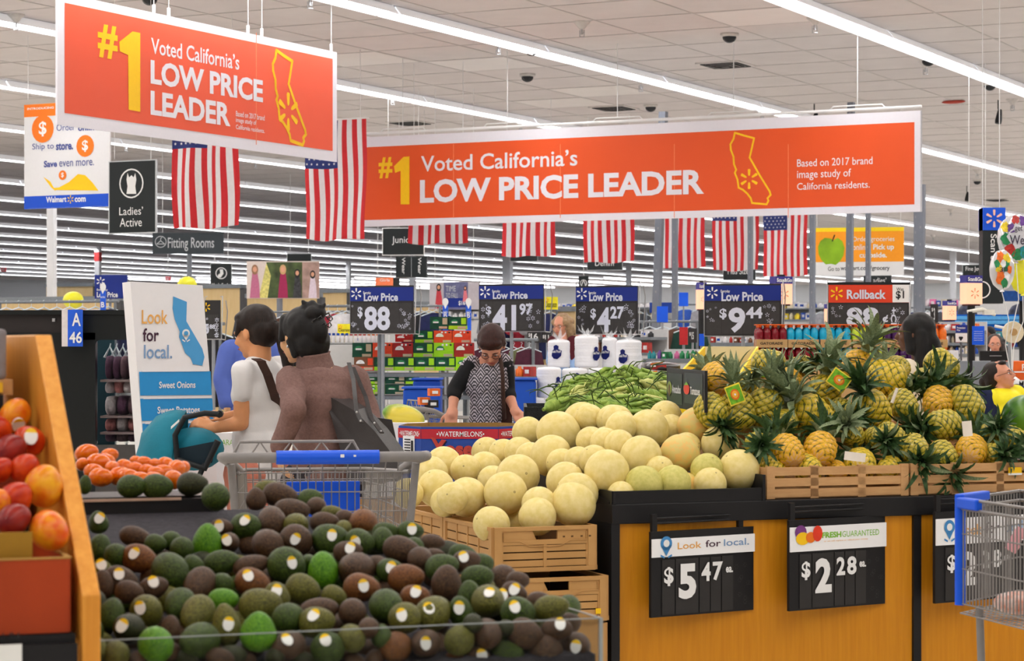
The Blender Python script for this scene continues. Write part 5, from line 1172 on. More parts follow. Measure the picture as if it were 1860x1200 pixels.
for (x, y, w_, h, rot, D, lb) in ((1553, 829, 40, 16, -.12, 8.62, 'curled white paper card among the pineapples over the first crate'), (1757, 778, 18, 28, .1, 8.85, 'upright white paper card among the pineapples over the second crate'), (1625, 718, 6, 30, -.35, 8.7, 'thin white paper strip among the crowns')):
    c = P(x, y, near(x, y, D)); hw, hh = px2m(w_, D)/2, px2m(h, D)/2; X = Vector((math.cos(rot), .1, math.sin(rot))); Z = Vector((-math.sin(rot), 0, math.cos(rot)))
    mb = MB(); n = 6; 
    fr = [c+X*hw*(2*i/n-1)+Z*s*hh-Vector((0, .01*math.sin(PI*i/n), 0)) for s in (-1, 1) for i in range(n+1)]; bk = [p+Vector((0, .002, 0)) for p in fr]
    mb.add(fr+bk, [(i, i+1, n+2+i, n+1+i) for i in range(n)]+[(2*n+2+i+n+1, 2*n+2+n+2+i, 2*n+2+i+1, 2*n+2+i) for i in range(n)], m_card, True)
    props(obj('paper_card', mb), lb, 'card')
# yellow and white price label at the crate edge
mb = MB(); q = C(tpx(1850), .025, P(0, 857, 8.95).z); mb.box(q, (.06, .004, .03), YELLOW, ux=E); mb.box(q+E*.0-DV*.0-UP*.012, (.062, .005, .008), WHITE, ux=E); props(obj('crate_label', mb), 'small yellow and white label clipped on the second wooden crate', 'label')
# ---- watermelon at the picture edge
m_wm = speck('watermelon_rind', (40, 92, 16), (106, 150, 44), .3, 5, .03, 20, .4, .6)
c = P(1880, 768, 9.4); mb = MB(); mb.ell((0, 0, 0), (.145, .13, .11), m_wm, Matrix.Rotation(.5, 3, 'Y'), 28, 18); o = obj('watermelon', mb); o.location = c; props(o, 'dark green watermelon at the picture’s edge behind the pineapples', 'watermelon')
t = thing('melon_stand', 'low black riser under the dark green watermelon', 'stand', (c.x, c.y, ZC)); mb = MB(); mb.box((c.x, c.y, (c.z-.1+ZC)/2), (.26, .24, c.z-.1-ZC), m_blkmetal, ux=E); obj('body', mb, t); mb = MB(); mb.box(Vector((c.x-.06, c.y-.128, c.z-.14)), (.1, .004, .04), PRINTW, ux=E); obj('label_card', mb, t)

# ================================================================ avocado and tomato header sign
pl = Plane(1211, 9.9, 1280, 8.95)
t = sign('header_sign', 'small black double sign picturing an avocado and a tomato', 'sign', pl, 1211, 673, 1280, 737, m_blkmetal, th=.012)
for x0, x1 in ((1214, 1240), (1244, 1277)):
    mb = MB(); pl.rect(mb, x0, 679, x1, 731, mat('slate_print', (44, 50, 62), .35, var=.03), .002); obj('print_panel', mb, t)
mb = MB(); pl.text(mb, 'Avocados', 1223, 713, 1239, 700, WHITE, .02, .006); pl.text(mb, 'Tomatoes', 1256, 716, 1274, 704, WHITE, .02, .006); obj('lettering', mb, t)
mb = MB(); pl.disc(mb, 1218, 704, 4, mat('avocado_print', (150, 170, 70), .5), .005, ry=12); pl.disc(mb, 1218, 708, 1.8, mat('pit_print', (110, 80, 40), .5), .006); pl.disc(mb, 1249, 706, 5.5, m_tomr, .005, ry=10); pl.poly(mb, [(1245, 699), (1249, 693), (1253, 699)], m_fg, .006); obj('fruit_print', mb, t)
mb = MB(); a = pl.pt(*pl.hit(1247, 735), -.02); mb.tube([a, (a.x, a.y, .9)], .01, m_blkmetal, 6); obj('pole', mb, t)

# ================================================================ corn
m_husk = mat('corn_husk', (92, 130, 34), .6, rgb2=(164, 186, 84), scale=5, stretch=(8, 8, 1.2), bump=.3); m_husk2 = mat('corn_husk_pale', (184, 190, 100), .6, rgb2=(206, 208, 130), scale=5, stretch=(8, 8, 1.2), bump=.3); m_silk = mat('corn_silk', (70, 84, 30), .8, rgb2=(120, 130, 60))
CORN = '620,850,900,730 680,905,930,780 440,850,590,1030 880,885,1090,870 780,955,1070,960 760,1035,1130,1050 1060,650,1310,775 1180,735,1400,790 1100,880,1390,1010 1250,800,1490,890 1250,915,1490,1000 1080,960,1350,1060 1130,1010,1420,1090 310,885,570,830 230,990,430,890 190,1090,350,1020 370,1050,530,960 800,1070,1240,1095 540,770,680,800 880,1130,1280,1130 990,700,1160,830 680,970,940,905 460,900,700,960 560,1010,800,1040 1290,760,1500,840 600,1090,900,1110 850,800,1050,720 420,1000,620,1080'
cl = [list(map(float, t_.split(','))) for t_ in CORN.split()]
order = sorted(range(len(cl)), key=lambda i: (cl[i][1]+cl[i][3]))
for r_, i in enumerate(order):
    x0, y0, x1, y1 = cl[i]; D = 11.35-.045*r_; a = P(960+x0/6, 560+y0/6, D-.03); b = P(960+x1/6, 560+y1/6, D+.05)
    if (b-a).length < .17: b = a+(b-a).normalized()*.17
    mm = m_husk2 if i in (4, 16, 11, 9) else m_husk
    t = thing('corn_ear', '%s corn ear in its husk, %s from the top of the corn pile' % ('pale' if mm is m_husk2 else 'green', nth(r_)), 'corn', a, 0, 'ears of corn piled in the black bin')
    ax = (b-a).normalized(); mb = MB(); Ln = (b-a).length; rd = R.uniform(.027, .033)
    mb.lathe(a, [(.008, -.02), (.012, 0), (rd, Ln*.15), (rd*1.05, Ln*.45), (rd*.8, Ln*.75), (rd*.3, Ln*.98), (.004, Ln*1.08)], mm, 10, axis=ax); obj('husk', mb, t)
    mb = MB(); sd = ax.cross(Vector((0, -1, .3))).normalized(); 
    for k in range(5):
        q = sd*math.cos(k*1.3)+sd.cross(ax)*math.sin(k*1.3); p = [a+ax*Ln*(.3+.1*k)+q*rd, a+ax*Ln*(.6+.1*k)+q*rd*1.3, a+ax*Ln*(.85+.1*k)+q*rd*R.uniform(.8, 2.2), a+ax*Ln*(1.0+.12*k)+q*rd*R.uniform(0, 2.6)-UP*.01]
        mb.tube(p, [.012, .012, .007, .001], mm, 4)
    for k in range(3):
        s0 = a.lerp(b, R.random())+Vector((0, -rd*.9, rd*.5)); d1 = Vector((R.uniform(-1, 1), R.uniform(-.4, .1), R.uniform(-.3, .7))).normalized()*.06
        mb.tube([s0, s0+d1, s0+d1*1.9+Vector((R.uniform(-.03, .03), -.01, -.03)), s0+d1*2.3-UP*.05], [.002, .0035, .002, .0006], mat('corn_leaf_dark', (46, 70, 22), .6, rgb2=(96, 120, 48)), 4)
    obj('husk_leaf', mb, t, kind='stuff')
    mb = MB()
    for k in range(7):
        s0 = b+ax*Ln*.02; mb.tube([s0, s0+ax*.03+Vector((R.uniform(-.02, .02), R.uniform(-.02, .02), R.uniform(-.02, .03))), s0+ax*.05+Vector((R.uniform(-.05, .05), R.uniform(-.03, .03), R.uniform(-.05, .05)))], [.0022, .0018, .0008], m_silk, 3)
    obj('silk', mb, t, kind='stuff')
t = thing('corn_bin', 'black bin that holds the corn pile behind the honeydews', 'bin', P(1090, 760, 11.2)*1)
c0, c1 = P(955, 739, 10.95), P(1225, 739, 10.95); u = (c1-c0); u.z = 0; W = u.length; u.normalize(); v = Vector((-u.y, u.x, 0)); zt = c0.z
mb = MB(); cc_ = c0+u*W/2+v*.35; mb.box((cc_.x, cc_.y, (zt-.2)/2), (W, .7, zt-.2), m_blkmetal, ux=u); obj('body', mb, t)
m_blkcloth = mat('black_crate', (34, 34, 36), .55, var=.3, scale=60, bump=.4)
for nm, c, sz in (('rim_wall', c0+u*W/2, (W, .015, .2)), ('rim_wall', c0+u*W/2+v*.7, (W, .015, .2)), ('side_wall', c0+v*.35, (.015, .7, .2)), ('side_wall', c0+u*W+v*.35, (.015, .7, .2))):
    mb = MB(); mb.box((c.x, c.y, zt-.1), sz, m_blkcloth, ux=u); obj(nm, mb, t)
mb = MB(); mb.hexa([c0+v*.02-UP*.16, c0+u*W+v*.02-UP*.16, c0+u*W+v*.68-UP*.16, c0+v*.68-UP*.16], [c0+v*.02-UP*.04, c0+u*W+v*.02-UP*.02, c0+u*W+v*.68+UP*.1, c0+v*.68-UP*.08], mat('corn_bed', (70, 92, 34), .9, var=.4, scale=40)); obj('leaf_bed', mb, t)

# ================================================================ shopping carts
m_cart = mat('cart_grey_steel', (138, 134, 132), .4, .4, var=.05); m_cartp = mat('cart_grey_plastic', (132, 128, 126), .5, var=.05)
def grid(mb, A, B, Cc, Dd, nx, ny, m, r=.002):
    """wires between edge A-B (bottom) and D-C (top)"""
    A, B, Cc, Dd = map(Vector, (A, B, Cc, Dd))
    for i in range(nx+1): mb.tube([A.lerp(B, i/nx), Dd.lerp(Cc, i/nx)], r, m, 4, False)
    for j in range(ny+1): mb.tube([A.lerp(Dd, j/ny), B.lerp(Cc, j/ny)], r*1.1, m, 4, False)
def cart(label, loc, rz, sc=1, blue=BLUE, items=True, name='shopping_cart', nx=22):
    t = thing(name, label, 'cart', loc, rz); t.scale = (sc, sc, sc)
    f = [Vector((s*w_, y, z)) for s, w_, y, z in ((-1, .28, 0, .68), (1, .28, 0, .68), (1, .28, -.0, 1.0), (-1, .28, 0, 1.0), (-1, .2, .85, .74), (1, .2, .85, .74), (1, .22, .9, .96), (-1, .22, .9, .96))]
    for nm, q, n1, n2 in (('rear_gate', (0, 1, 2, 3), nx, 5), ('front_basket_wall', (4, 5, 6, 7), nx-6, 5), ('side_basket_wall', (0, 4, 7, 3), nx+8, 5), ('side_basket_wall', (1, 5, 6, 2), nx+8, 5), ('basket_floor', (0, 1, 5, 4), nx-8, 6)):
        mb = MB(); grid(mb, *[f[k] for k in q], n1, n2, m_cart); obj(nm, mb, t, local=True)
    mb = MB(); mb.tube([f[3], f[7], f[6], f[2]], .007, m_cart, 8); mb.tube([f[0], f[4], f[5], f[1]], .006, m_cart, 8); obj('rim', mb, t, local=True)
    mb = MB(); mb.tube([(-.27, .12, 1.0), (-.31, .03, 1.04), (-.33, -.06, 1.055), (-.31, -.1, 1.055), (-.2, -.11, 1.055), (.2, -.11, 1.055), (.31, -.1, 1.055), (.33, -.06, 1.055), (.31, .03, 1.04), (.27, .12, 1.0)], .017, m_cartp, 10); obj('handle_frame', mb, t, local=True)
    mb = MB(); mb.tube([(-.16, -.11, 1.055), (.17, -.11, 1.055)], .0225, blue, 12); obj('handle_grip', mb, t, local=True)
    mb = MB(); mb.box((.05, -.133, 1.06), (.012, .002, .01), WHITE); mb.box((.09, -.133, 1.06), (.008, .002, .006), WHITE); obj('handle_print', mb, t, local=True, kind='stuff')
    mb = MB()
    mb.tube([(-.29, .03, 1.06), (-.27, .03, 1.1), (.1, .03, 1.1), (.12, .03, 1.06)], .005, m_cart, 6)
    for k in range(4):
        x = -.24+k*.1; mb.tube([(x, .03, 1.05), (x+.035, .03, 1.1), (x+.07, .03, 1.05)], .004, m_cart, 5)
    grid(mb, (-.24, .14, .84), (.24, .14, .84), (.25, .04, 1.04), (-.25, .04, 1.04), 12, 3, m_cart)
    obj('child_seat', mb, t, local=True)
    mb = MB(); mb.box((.0, .02, .9), (.24, .008, .14), blue); obj('seat_flap', mb, t, local=True, bevel=.004)
    mb = MB()
    for s in (-1, 1):
        mb.tube([(s*.3, -.02, 1.03), (s*.27, .02, .68), (s*.24, .05, .3), (s*.26, .1, .14)], .013, m_cartp, 8); mb.tube([(s*.24, .05, .3), (s*.22, .5, .22), (s*.2, .85, .16)], .011, m_cartp, 8)
    obj('leg_frame', mb, t, local=True)
    mb = MB(); grid(mb, (-.23, .08, .26), (.23, .08, .26), (.19, .82, .2), (-.19, .82, .2), 10, 3, m_cart, .003); obj('lower_rack', mb, t, local=True)
    for s, y in ((-.26, .1), (.26, .1), (-.2, .85), (.2, .85)):
        mb = MB(); mb.lathe((s-.015, y, .062), [(.05, 0), (.062, .004), (.062, .026), (.05, .03)], mat('wheel_rubber', (60, 60, 62), .7), 16, axis=(1, 0, 0)); w_ = obj('wheel', mb, t, local=True)
    return t
D0 = 7.62; c = P(583, 830, D0)
cart('empty grey shopping cart with a blue handle, between the shoppers and the brown crates', (c.x, c.y+.11, 0), math.radians(9), c.z/1.055)
# cart at the picture edge, built from its blue corner
K0 = P(1744, 905, 6.9); zt_ = K0.z; zb = P(0, 1095, 6.9).z; K0.z = 0
va = Vector((.11, -.4, 0)).normalized(); vb = Vector((.29, .4, 0)).normalized()
t = thing('shopping_cart', 'grey wire shopping cart with a blue corner bumper, cut by the picture edge', 'cart', K0)
q = lambda a, b, z: K0+va*a+vb*b+UP*z
for nm, A, B, n in (('side_basket_wall', (0, 0), (.85, 0), 40), ('front_basket_wall', (0, 0), (0, .45), 20), ('side_basket_wall', (0, .45), (.85, .52), 30), ('rear_gate', (.85, 0), (.85, .52), 18)):
    mb = MB(); grid(mb, q(*A, zb), q(*B, zb-.0), q(*B, zt_), q(*A, zt_), n, 3, m_cart, .0022)
    for z in (zt_, zt_-.03): mb.tube([q(*A, z), q(*B, z)], .005, m_cart, 6)
    obj(nm, mb, t)
mb = MB(); grid(mb, q(0, 0, zb-.03), q(.85, 0, zb-.03), q(.85, .5, zb-.03), q(0, .45, zb-.03), 30, 12, m_cart, .002); obj('basket_floor', mb, t)
mb = MB(); mb.tube([q(0, 0, zb-.005), q(0, 0, zt_+.005)], .0165, BLUE, 10); obj('corner_bumper', mb, t)
mb = MB(); mb.box(q(0, .09, zt_), (.2, .03, .028), BLUE, ux=vb); mb.box(q(.06, 0, zt_-.012), (.14, .03, .034), BLUE, ux=va); obj('top_bumper', mb, t, bevel=.005)
mb = MB()
for a in (.1, .75):
    for b in (.03, .45): mb.tube([q(a, b, zb), q(a*.9+.05, b, .15)], .012, m_cartp, 8)
obj('leg_frame', mb, t)
for a in (.12, .73):
    for b in (.03, .45): mb = MB(); mb.lathe(q(a, b, .06)-vb*.015, [(.05, 0), (.06, .004), (.06, .026), (.05, .03)], mat('wheel_rubber', (0, 0, 0)), 14, axis=vb); obj('wheel', mb, t)
m_bag = mat('bread_bag_print', (214, 120, 80), .35, rgb2=(226, 214, 208), scale=30, coat=.4)
c = P(1846, 1094, 6.75); mb = MB(); mb.ell(c, (.07, .05, .035), m_bag, None, 14, 8, lambda v: v*(1+.08*mnoise.noise(v*40))); props(obj('bread_bag', mb), 'plastic-wrapped loaf lying in the cart with the blue corner', 'bread')
c = P(1842, 988, 6.75); mb = MB(); mb.tube([c+Vector((-.012, 0, -.02)), c, c+Vector((.02, 0, .05))], [.018, .02, .012], mat('pink_cloth', (222, 160, 166), .8), 8); mb.tube([c+Vector((.01, 0, .03)), c+Vector((.03, 0, .02))], .006, mat('pink_cloth', (0, 0, 0)), 6); props(obj('pink_toy', mb), 'small pink cloth toy hung on the wires of the cart with the blue corner', 'toy')
# ================================================================ the department behind
PR = random.Random(21)
def wbox(name, label, cat, x0, y0, x1, y1, D, dep, m, ux=None, group=None, to_floor=False, bevel=0, extra=None):
    """solid box whose front face covers the given columns and rows at depth D"""
    a, b = P(x0, y1, D), P(x1, y0, D); u = Vector(ux or PD); u.z = 0; u.normalize(); v = Vector((-u.y, u.x, 0))
    W = (b.x-a.x)/u.x; zb = 0 if to_floor else a.z; c = Vector((a.x, a.y, 0))+u*W/2+v*dep/2
    t = thing(name, label, cat, (c.x, c.y, zb), 0, group)
    mb = MB(); mb.box((c.x, c.y, (zb+b.z)/2), (W, dep, b.z-zb), m, ux=u); obj('body', mb, t, bevel=bevel)
    return t, c, u, v, W, zb, b.z
m_tan = mat('tan_partition', (206, 178, 128), .7, rgb2=(214, 188, 140), scale=3, stretch=(6, 6, 1)); m_rail = mat('shelf_rail_grey', (120, 126, 132), .5, .2)
for x0, y0, x1, y1, D, lb in ((84, 521, 178, 545, 60, 'tan partition behind the yellow balloon and hangers'), (362, 524, 441, 586, 44, 'tan partition under the Men’s Socks sign'), (449, 541, 582, 566, 43, 'tan partition under the wide photo board'), (582, 532, 632, 566, 47, 'tan partition between the photo board and the $88 sign'), (752, 556, 800, 610, 40, 'tan partition with a grey top beside the $88 sign'), (0, 548, 232, 566, 40, 'low tan partition behind the grey rail'), (958, 566, 1060, 600, 36, 'light tan end panel behind the curly-haired shopper')):
    t, c, u, v, W, z0, z1 = wbox('partition', lb, 'partition', x0, y0, x1, y1, D, .12, m_tan, to_floor=True)
    mb = MB(); mb.box(c+UP*(z1+.04), (W+.06, .2, .08), m_rail, ux=u); obj('cap_rail', mb, t)
    mb = MB(); mb.box(c+u*(W/2+.05)+UP*z1/2, (.1, .14, z1), mat('dark_stile', (70, 70, 72), .5), ux=u); obj('stile', mb, t)
# ---- garments and racks
GC = {'burgundy': (70, 26, 44), 'black': (32, 32, 36), 'navy': (30, 36, 78), 'charcoal': (64, 66, 72), 'white': (220, 218, 220), 'dark green': (24, 58, 48), 'crimson': (150, 36, 52), 'brown': (96, 66, 52), 'blue': (44, 84, 170), 'pink': (210, 140, 160), 'olive': (96, 100, 66), 'grey': (150, 150, 156), 'teal': (30, 110, 120), 'lilac': (168, 150, 196), 'orange': (220, 110, 50)}
GM = {}
m_hgr = mat('hanger_clear', (214, 226, 232), .3, var=.04)
def garment_meshes(c):
    if c in GM: return GM[c]
    m = mat('cloth_'+c.replace(' ', '_'), GC[c], .85, var=.15, scale=20, bump=.2); mb = MB(); n = 9; fr = []
    out = [(-.06, 0), (-.2, -.05), (-.25, -.3), (-.19, -.34), (-.16, -.2), (-.17, -.72), (.17, -.72), (.16, -.2), (.19, -.34), (.25, -.3), (.2, -.05), (.06, 0)]
    k = len(out); f_ = [Vector((x, -.028*(.5+.5*math.cos(x*22)), z)) for x, z in out]; b_ = [Vector((x, .028, z)) for x, z in out]; cf, cb = Vector((0, -.04, -.3)), Vector((0, .04, -.3))
    mb.add(f_+b_+[cf, cb], [(i, (i+1) % k, 2*k) for i in range(k)]+[((i+1) % k+k, i+k, 2*k+1) for i in range(k)]+[(i, i+k, (i+1) % k+k, (i+1) % k) for i in range(k)], m, True)
    h = MB(); h.tube([(-.2, 0, -.045), (0, 0, .03), (.2, 0, -.045)], .009, m_hgr, 5); h.tube([(0, 0, .03), (0, 0, .07), (.018, 0, .09), (0, 0, .11), (-.012, 0, .1)], .004, m_hgr, 4)
    GM[c] = (mb.mesh('garment'), h.mesh('hanger')); return GM[c]
def rack(x0, x1, y, D, cols, where, dirn=None, turn=1.2, step=.11, hmin=0, sc=1):
    a, b = P(x0, y, D), P(x1, y, D); u = (Vector(dirn) if dirn is not None else PD).normalized(); W = (b.x-a.x)/u.x; zt = a.z
    t = thing('clothes_rack', 'grey metal clothes rail '+where, 'clothes rack', Vector((a.x, a.y, 0))+u*W/2)
    mb = MB(); mb.tube([a-u*.05, a+u*(W+.05)], .016, m_rail, 6); obj('rail', mb, t)
    for s in (0, W):
        mb = MB(); q = a+u*s; mb.tube([q, (q.x, q.y, 0)], .016, m_rail, 6); mb.box((q.x, q.y, .02), (.05, .5, .03), m_rail, ux=u); obj('upright', mb, t)
    n = max(1, int(W/step)); seen = {}
    for i in range(n):
        c = cols[(i*7//5) % len(cols)] if len(cols) > 1 else cols[0]; g, h = garment_meshes(c); q = a+u*(W*(i+.5)/n)-UP*.09
        k = seen.get(c, 0); seen[c] = k+1
        r = thing('hanging_garment', '%s garment, %s of its colour on the rail %s' % (c, nth(k), where), 'clothing', q, math.atan2(u.y, u.x)+turn+PR.uniform(-.12, .12), 'clothes on the rails'); r.scale = (sc, sc, sc)
        obj('garment', g, r, local=True); obj('hanger', h, r, local=True)
rack(372, 402, 588, 22, ['black', 'dark green', 'black', 'charcoal'], 'between the stand and the blue shirt', turn=.5)
rack(588, 640, 556, 27, ['charcoal', 'crimson', 'white', 'burgundy'], 'left of the $88 sign'.replace('left of', 'beside'), turn=1.0)
rack(870, 968, 617, 22, ['burgundy', 'burgundy', 'dark green', 'olive'], 'behind the patterned-top shopper', turn=.9, step=.075, sc=.62)
rack(745, 800, 556, 30, ['navy', 'navy', 'black'], 'above the green drink cases', turn=.6)
rack(0, 230, 549, 26, ['white', 'pink', 'white', 'grey', 'navy', 'white', 'blue'], 'above the black case', turn=1.2, step=.17)
rack(1168, 1262, 584, 27, ['brown', 'white', 'brown', 'dark green', 'dark green', 'grey', 'crimson'], 'behind the leaning post', turn=.7, step=.16)
rack(1060, 1170, 560, 38, ['grey', 'charcoal', 'brown', 'navy'], 'far behind the white plate packs', turn=.9, step=.22)
rack(440, 640, 567, 34, ['charcoal', 'black', 'navy', 'burgundy', 'brown', 'black'], 'behind the two women’s heads', turn=.9, step=.2)
rack(1480, 1700, 560, 45, ['grey', 'white', 'charcoal', 'pink', 'navy'], 'far behind the Rollback sign', turn=.9, step=.26)
rack(230, 372, 575, 30, ['navy', 'black', 'grey', 'teal'], 'behind the Look for local stand', turn=.9, step=.2)
rack(880, 1010, 560, 36, ['grey', 'navy', 'crimson', 'black'], 'far behind the curly-haired woman', turn=.9, step=.24)
rack(1230, 1290, 553, 40, ['blue', 'grey', 'navy'], 'far beyond the bright blue card', turn=.3, step=.3)
# lower gondolas filled with small goods so that no bare floor shows
m_gond = mat('gondola_cream', (204, 204, 204), .6, var=.03)
PK = [mat('pack_%s' % n, c, .45, var=.3, scale=25) for n, c in (('red', (178, 50, 44)), ('green', (40, 130, 80)), ('blue', (40, 80, 170)), ('white', (224, 222, 224)), ('pink', (214, 110, 160)), ('purple', (96, 60, 130)), ('yellow', (230, 200, 50)), ('brown', (110, 70, 48)), ('orange', (228, 110, 40)), ('teal', (40, 140, 150)), ('black', (40, 40, 44)), ('cream', (216, 204, 176)))]
PKN = 'red green blue white pink purple yellow brown orange teal black cream'.split()
def gondola(x0, x1, ys, D, where, pal, wpx=(9, 16), dirn=None):
    """shelf unit: ys = list of (shelf row, goods height in px)"""
    u = Vector(dirn or PD).normalized(); v = Vector((-u.y, u.x, 0)); a, b = P(x0, ys[0][0], D), P(x1, ys[0][0], D); W = (b.x-a.x)/u.x; base = Vector((a.x, a.y, 0))
    t = thing('shelf_unit', 'shelf unit of small goods '+where, 'shelf', base+u*W/2+v*.2)
    mb = MB(); top = P(0, ys[0][0]-ys[0][1], D).z; mb.box(base+u*W/2+v*.42+UP*(top)/2, (W, .03, top), m_gond, ux=u); obj('back_panel', mb, t)
    seen = {}
    for j, (y, h) in enumerate(ys):
        z = P(0, y, D).z; mb = MB(); mb.box(base+u*W/2+v*.2+UP*(z-.015), (W, .4, .03), m_rail, ux=u); obj('shelf', mb, t)
        x = 0
        while x < W-.05:
            w_ = px2m(PR.uniform(*wpx), D); hh = px2m(h*PR.uniform(.7, .95), D); k = PR.choice(pal); n_ = PKN[k]; s_ = seen.get((j, k), 0); seen[(j, k)] = s_+1
            c = base+u*(x+w_/2)+v*PR.uniform(.05, .1)+UP*(z+hh/2)
            mb = MB(); 
            if PR.random() < .5: mb.box(c, (w_*.9, .1, hh), PK[k], ux=u); mb.box(c-v*.051, (w_*.5, .003, hh*.4), PK[3 if k != 3 else 2], ux=u)
            else: mb.lathe(c-UP*hh/2, [(w_*.4, 0), (w_*.42, hh*.1), (w_*.42, hh*.65), (w_*.2, hh*.82), (w_*.2, hh)], PK[k], 10)
            props(obj('product', mb), '%s product, %s such on the %s shelf %s' % (n_, nth(s_), nth(j), where), 'product', group='small goods '+where)
            x += w_*1.02
    mb = MB(); zl = P(0, ys[-1][0], D).z-.03; mb.box(base+u*W/2+v*.2+UP*zl/2, (W, .38, zl), m_gond, ux=u); obj('base_cabinet', mb, t)
gondola(1168, 1278, [(651, 17)], 17, 'behind the corn and posts', [1, 4, 5, 1, 9, 3], (8, 12))
gondola(1290, 1380, [(622, 12), (640, 12)], 19, 'under the $9.44 sign', [0, 7, 3, 0, 11], (7, 12))
gondola(1640, 1760, [(600, 16), (622, 16), (642, 15)], 24, 'behind the dark-haired shopper', [8, 0, 3, 2, 11, 7], (8, 14))
gondola(1780, 1880, [(612, 10), (630, 11)], 30, 'behind the glasses-wearing cashier', [3, 2, 9, 10, 0], (7, 12))
gondola(560, 668, [(622, 14), (650, 20)], 21, 'behind the brown sweater', [3, 11, 3, 0, 7], (8, 14))
gondola(872, 962, [(683, 20)], 18, 'at the patterned-top shopper’s elbow', [0, 8, 3, 0], (12, 18))
gondola(1040, 1180, [(612, 14), (640, 20)], 24, 'behind the white plate packs', [7, 3, 10, 0, 11], (8, 14))
gondola(1000, 1200, [(560, 10), (580, 12)], 52, 'far off beside the leaning post', [3, 2, 3, 11, 6], (8, 14))
gondola(1380, 1620, [(560, 12), (580, 14)], 56, 'far off below the flags', [3, 2, 11, 6, 3], (8, 14))
gondola(1660, 1790, [(556, 14), (575, 14)], 48, 'far off below the pale column', [3, 2, 4, 11, 3], (8, 13))
gondola(640, 900, [(560, 10), (580, 14)], 50, 'far off behind the $88 sign', [3, 2, 11, 3, 7], (8, 14))
t, c, u, v, W, z0, z1 = wbox('low_wall', 'long low pale wall far behind the racks', 'wall', -40, 590, 1900, 620, 66, .3, m_gond, to_floor=True)
mb = MB(); mb.box(c+UP*(z1+.02), (W, .36, .04), m_rail, ux=u); obj('cap_rail', mb, t)
# ---- yellow balls / balloons over racks
m_yel = mat('yellow_ball', (232, 228, 24), .35, rgb2=(240, 236, 60), scale=12, coat=.3)
for x, y, D, r, lb in ((133, 545, 30, 19, 'yellow foil ball showing over the grey rail'), (340, 517, 31, 18, 'yellow foil ball showing over the Look for local stand')):
    c = P(x, y, D); t = thing('yellow_ball', lb, 'ball', c); mb = MB(); rr = px2m(r, D); mb.ell(c, (rr, rr, rr*.85), m_yel, None, 18, 12); obj('foil_skin', mb, t)
    mb = MB(); mb.tube([c-UP*rr*.85, (c.x, c.y, .0)], .008, WHITE, 4); obj('stick', mb, t)
# ---- blue garments board etc
for x0, y0, x1, y1, D, m, nm, lb in ((1193, 556, 1213, 585, 26, BLUE, 'blue_tabard', 'bright blue hanging pack behind the leaning post'), (1233, 531, 1250, 556, 34, BLUE, 'blue_tabard', 'bright blue card beside the thin grey post'), (1180, 549, 1225, 568, 38, mat('deep_blue', (20, 60, 150), .5), 'blue_board', 'dark blue board behind the leaning post'),
        (988, 539, 1013, 562, 30, mat('clearance_yellow', (244, 232, 40), .5), 'clearance_card', 'yellow clearance card beside the $41.97 sign'), (613, 588, 640, 606, 21, mat('clearance_yellow', (0, 0, 0)), 'clearance_card', 'yellow clearance card over the capped bottles, behind the brown sweater'), (1234, 594, 1249, 626, 20, mat('red_pack', (190, 40, 44), .5), 'red_bag', 'plain red gift bag between two grey posts'),
        (1270, 606, 1279, 628, 18, BLUE, 'blue_bottle', 'small blue bottle beside the $9.44 sign')):
    pl = plane_pd(x0, D, .3); t = sign(nm, lb, 'sign' if 'card' in nm else 'product', pl, x0, y0, x1, y1, m, th=.03)
    if 'clear' in nm: mb = MB(); pl.text(mb, 'Clearance', x0+2, y1-4, x1-2, y0+8, BLACK, .01); pl.spark(mb, x0+5, y0+6, 4, ORANGE); obj('lettering', mb, t)
    mb = MB(); a = pl.pt(*pl.hit((x0+x1)/2, y1), -.02); mb.tube([a, (a.x, a.y, 0)], .012, GREYM, 6); obj('stand_pole', mb, t)

# ================================================================ drink cases on the shelf
m_dg = mat('case_dark_green', (16, 72, 52), .4, var=.2, scale=20); m_lime = mat('case_lime', (160, 220, 30), .4, var=.05); m_ored = mat('case_orange_red', (226, 74, 40), .4, var=.08); m_rd = mat('case_red', (168, 38, 36), .4, var=.12); m_tray = mat('case_tray_card', (190, 176, 150), .6); m_brn = mat('case_brown', (120, 76, 50), .6)
CM = {'g': (m_dg, m_lime), 'l': (m_lime, m_lime), 'o': (m_ored, m_ored), 'r': (m_rd, m_rd), 'd': (m_dg, m_dg), 'b': (m_brn, m_ored)}
CNM = {'g': 'dark green and lime', 'l': 'lime', 'o': 'orange-red', 'r': 'red', 'd': 'dark green', 'b': 'brown and orange'}
DROWS = [(598, 575, 781, 34, 'dg', 18.9), (623, 600, 754, 34, 'goo', 18.8), (621, 606, 718, 32, 'r', 18.7), (649, 622, 640, 37, 'dorglr', 18.6), (673, 648, 643, 37, 'bggggl', 18.5), (697, 681, 663, 37, 'gdg', 18.5), (716, 698, 663, 37, 'ldg', 18.5)]
t = thing('drink_shelf', 'grey steel shelf holding the drink cases', 'shelf', P(760, 680, 18.8).to_2d().to_3d())
for yy in (681, 722):
    a, b = P(640, yy, 18.5), P(985, yy, 18.5); mb = MB(); mb.box(((a.x+b.x)/2, 18.72, a.z), (b.x-a.x, .5, .03), m_rail); obj('shelf_board', mb, t)
mb = MB()
for x in (642, 690, 845, 984):
    a = P(x, 672, 18.46 if x == 690 else 18.9); mb.tube([(a.x, a.y, P(0, 600, 18.6).z if x == 690 else a.z), (a.x, a.y, 0)], .02, m_rail, 6)
obj('shelf_post', mb, t)
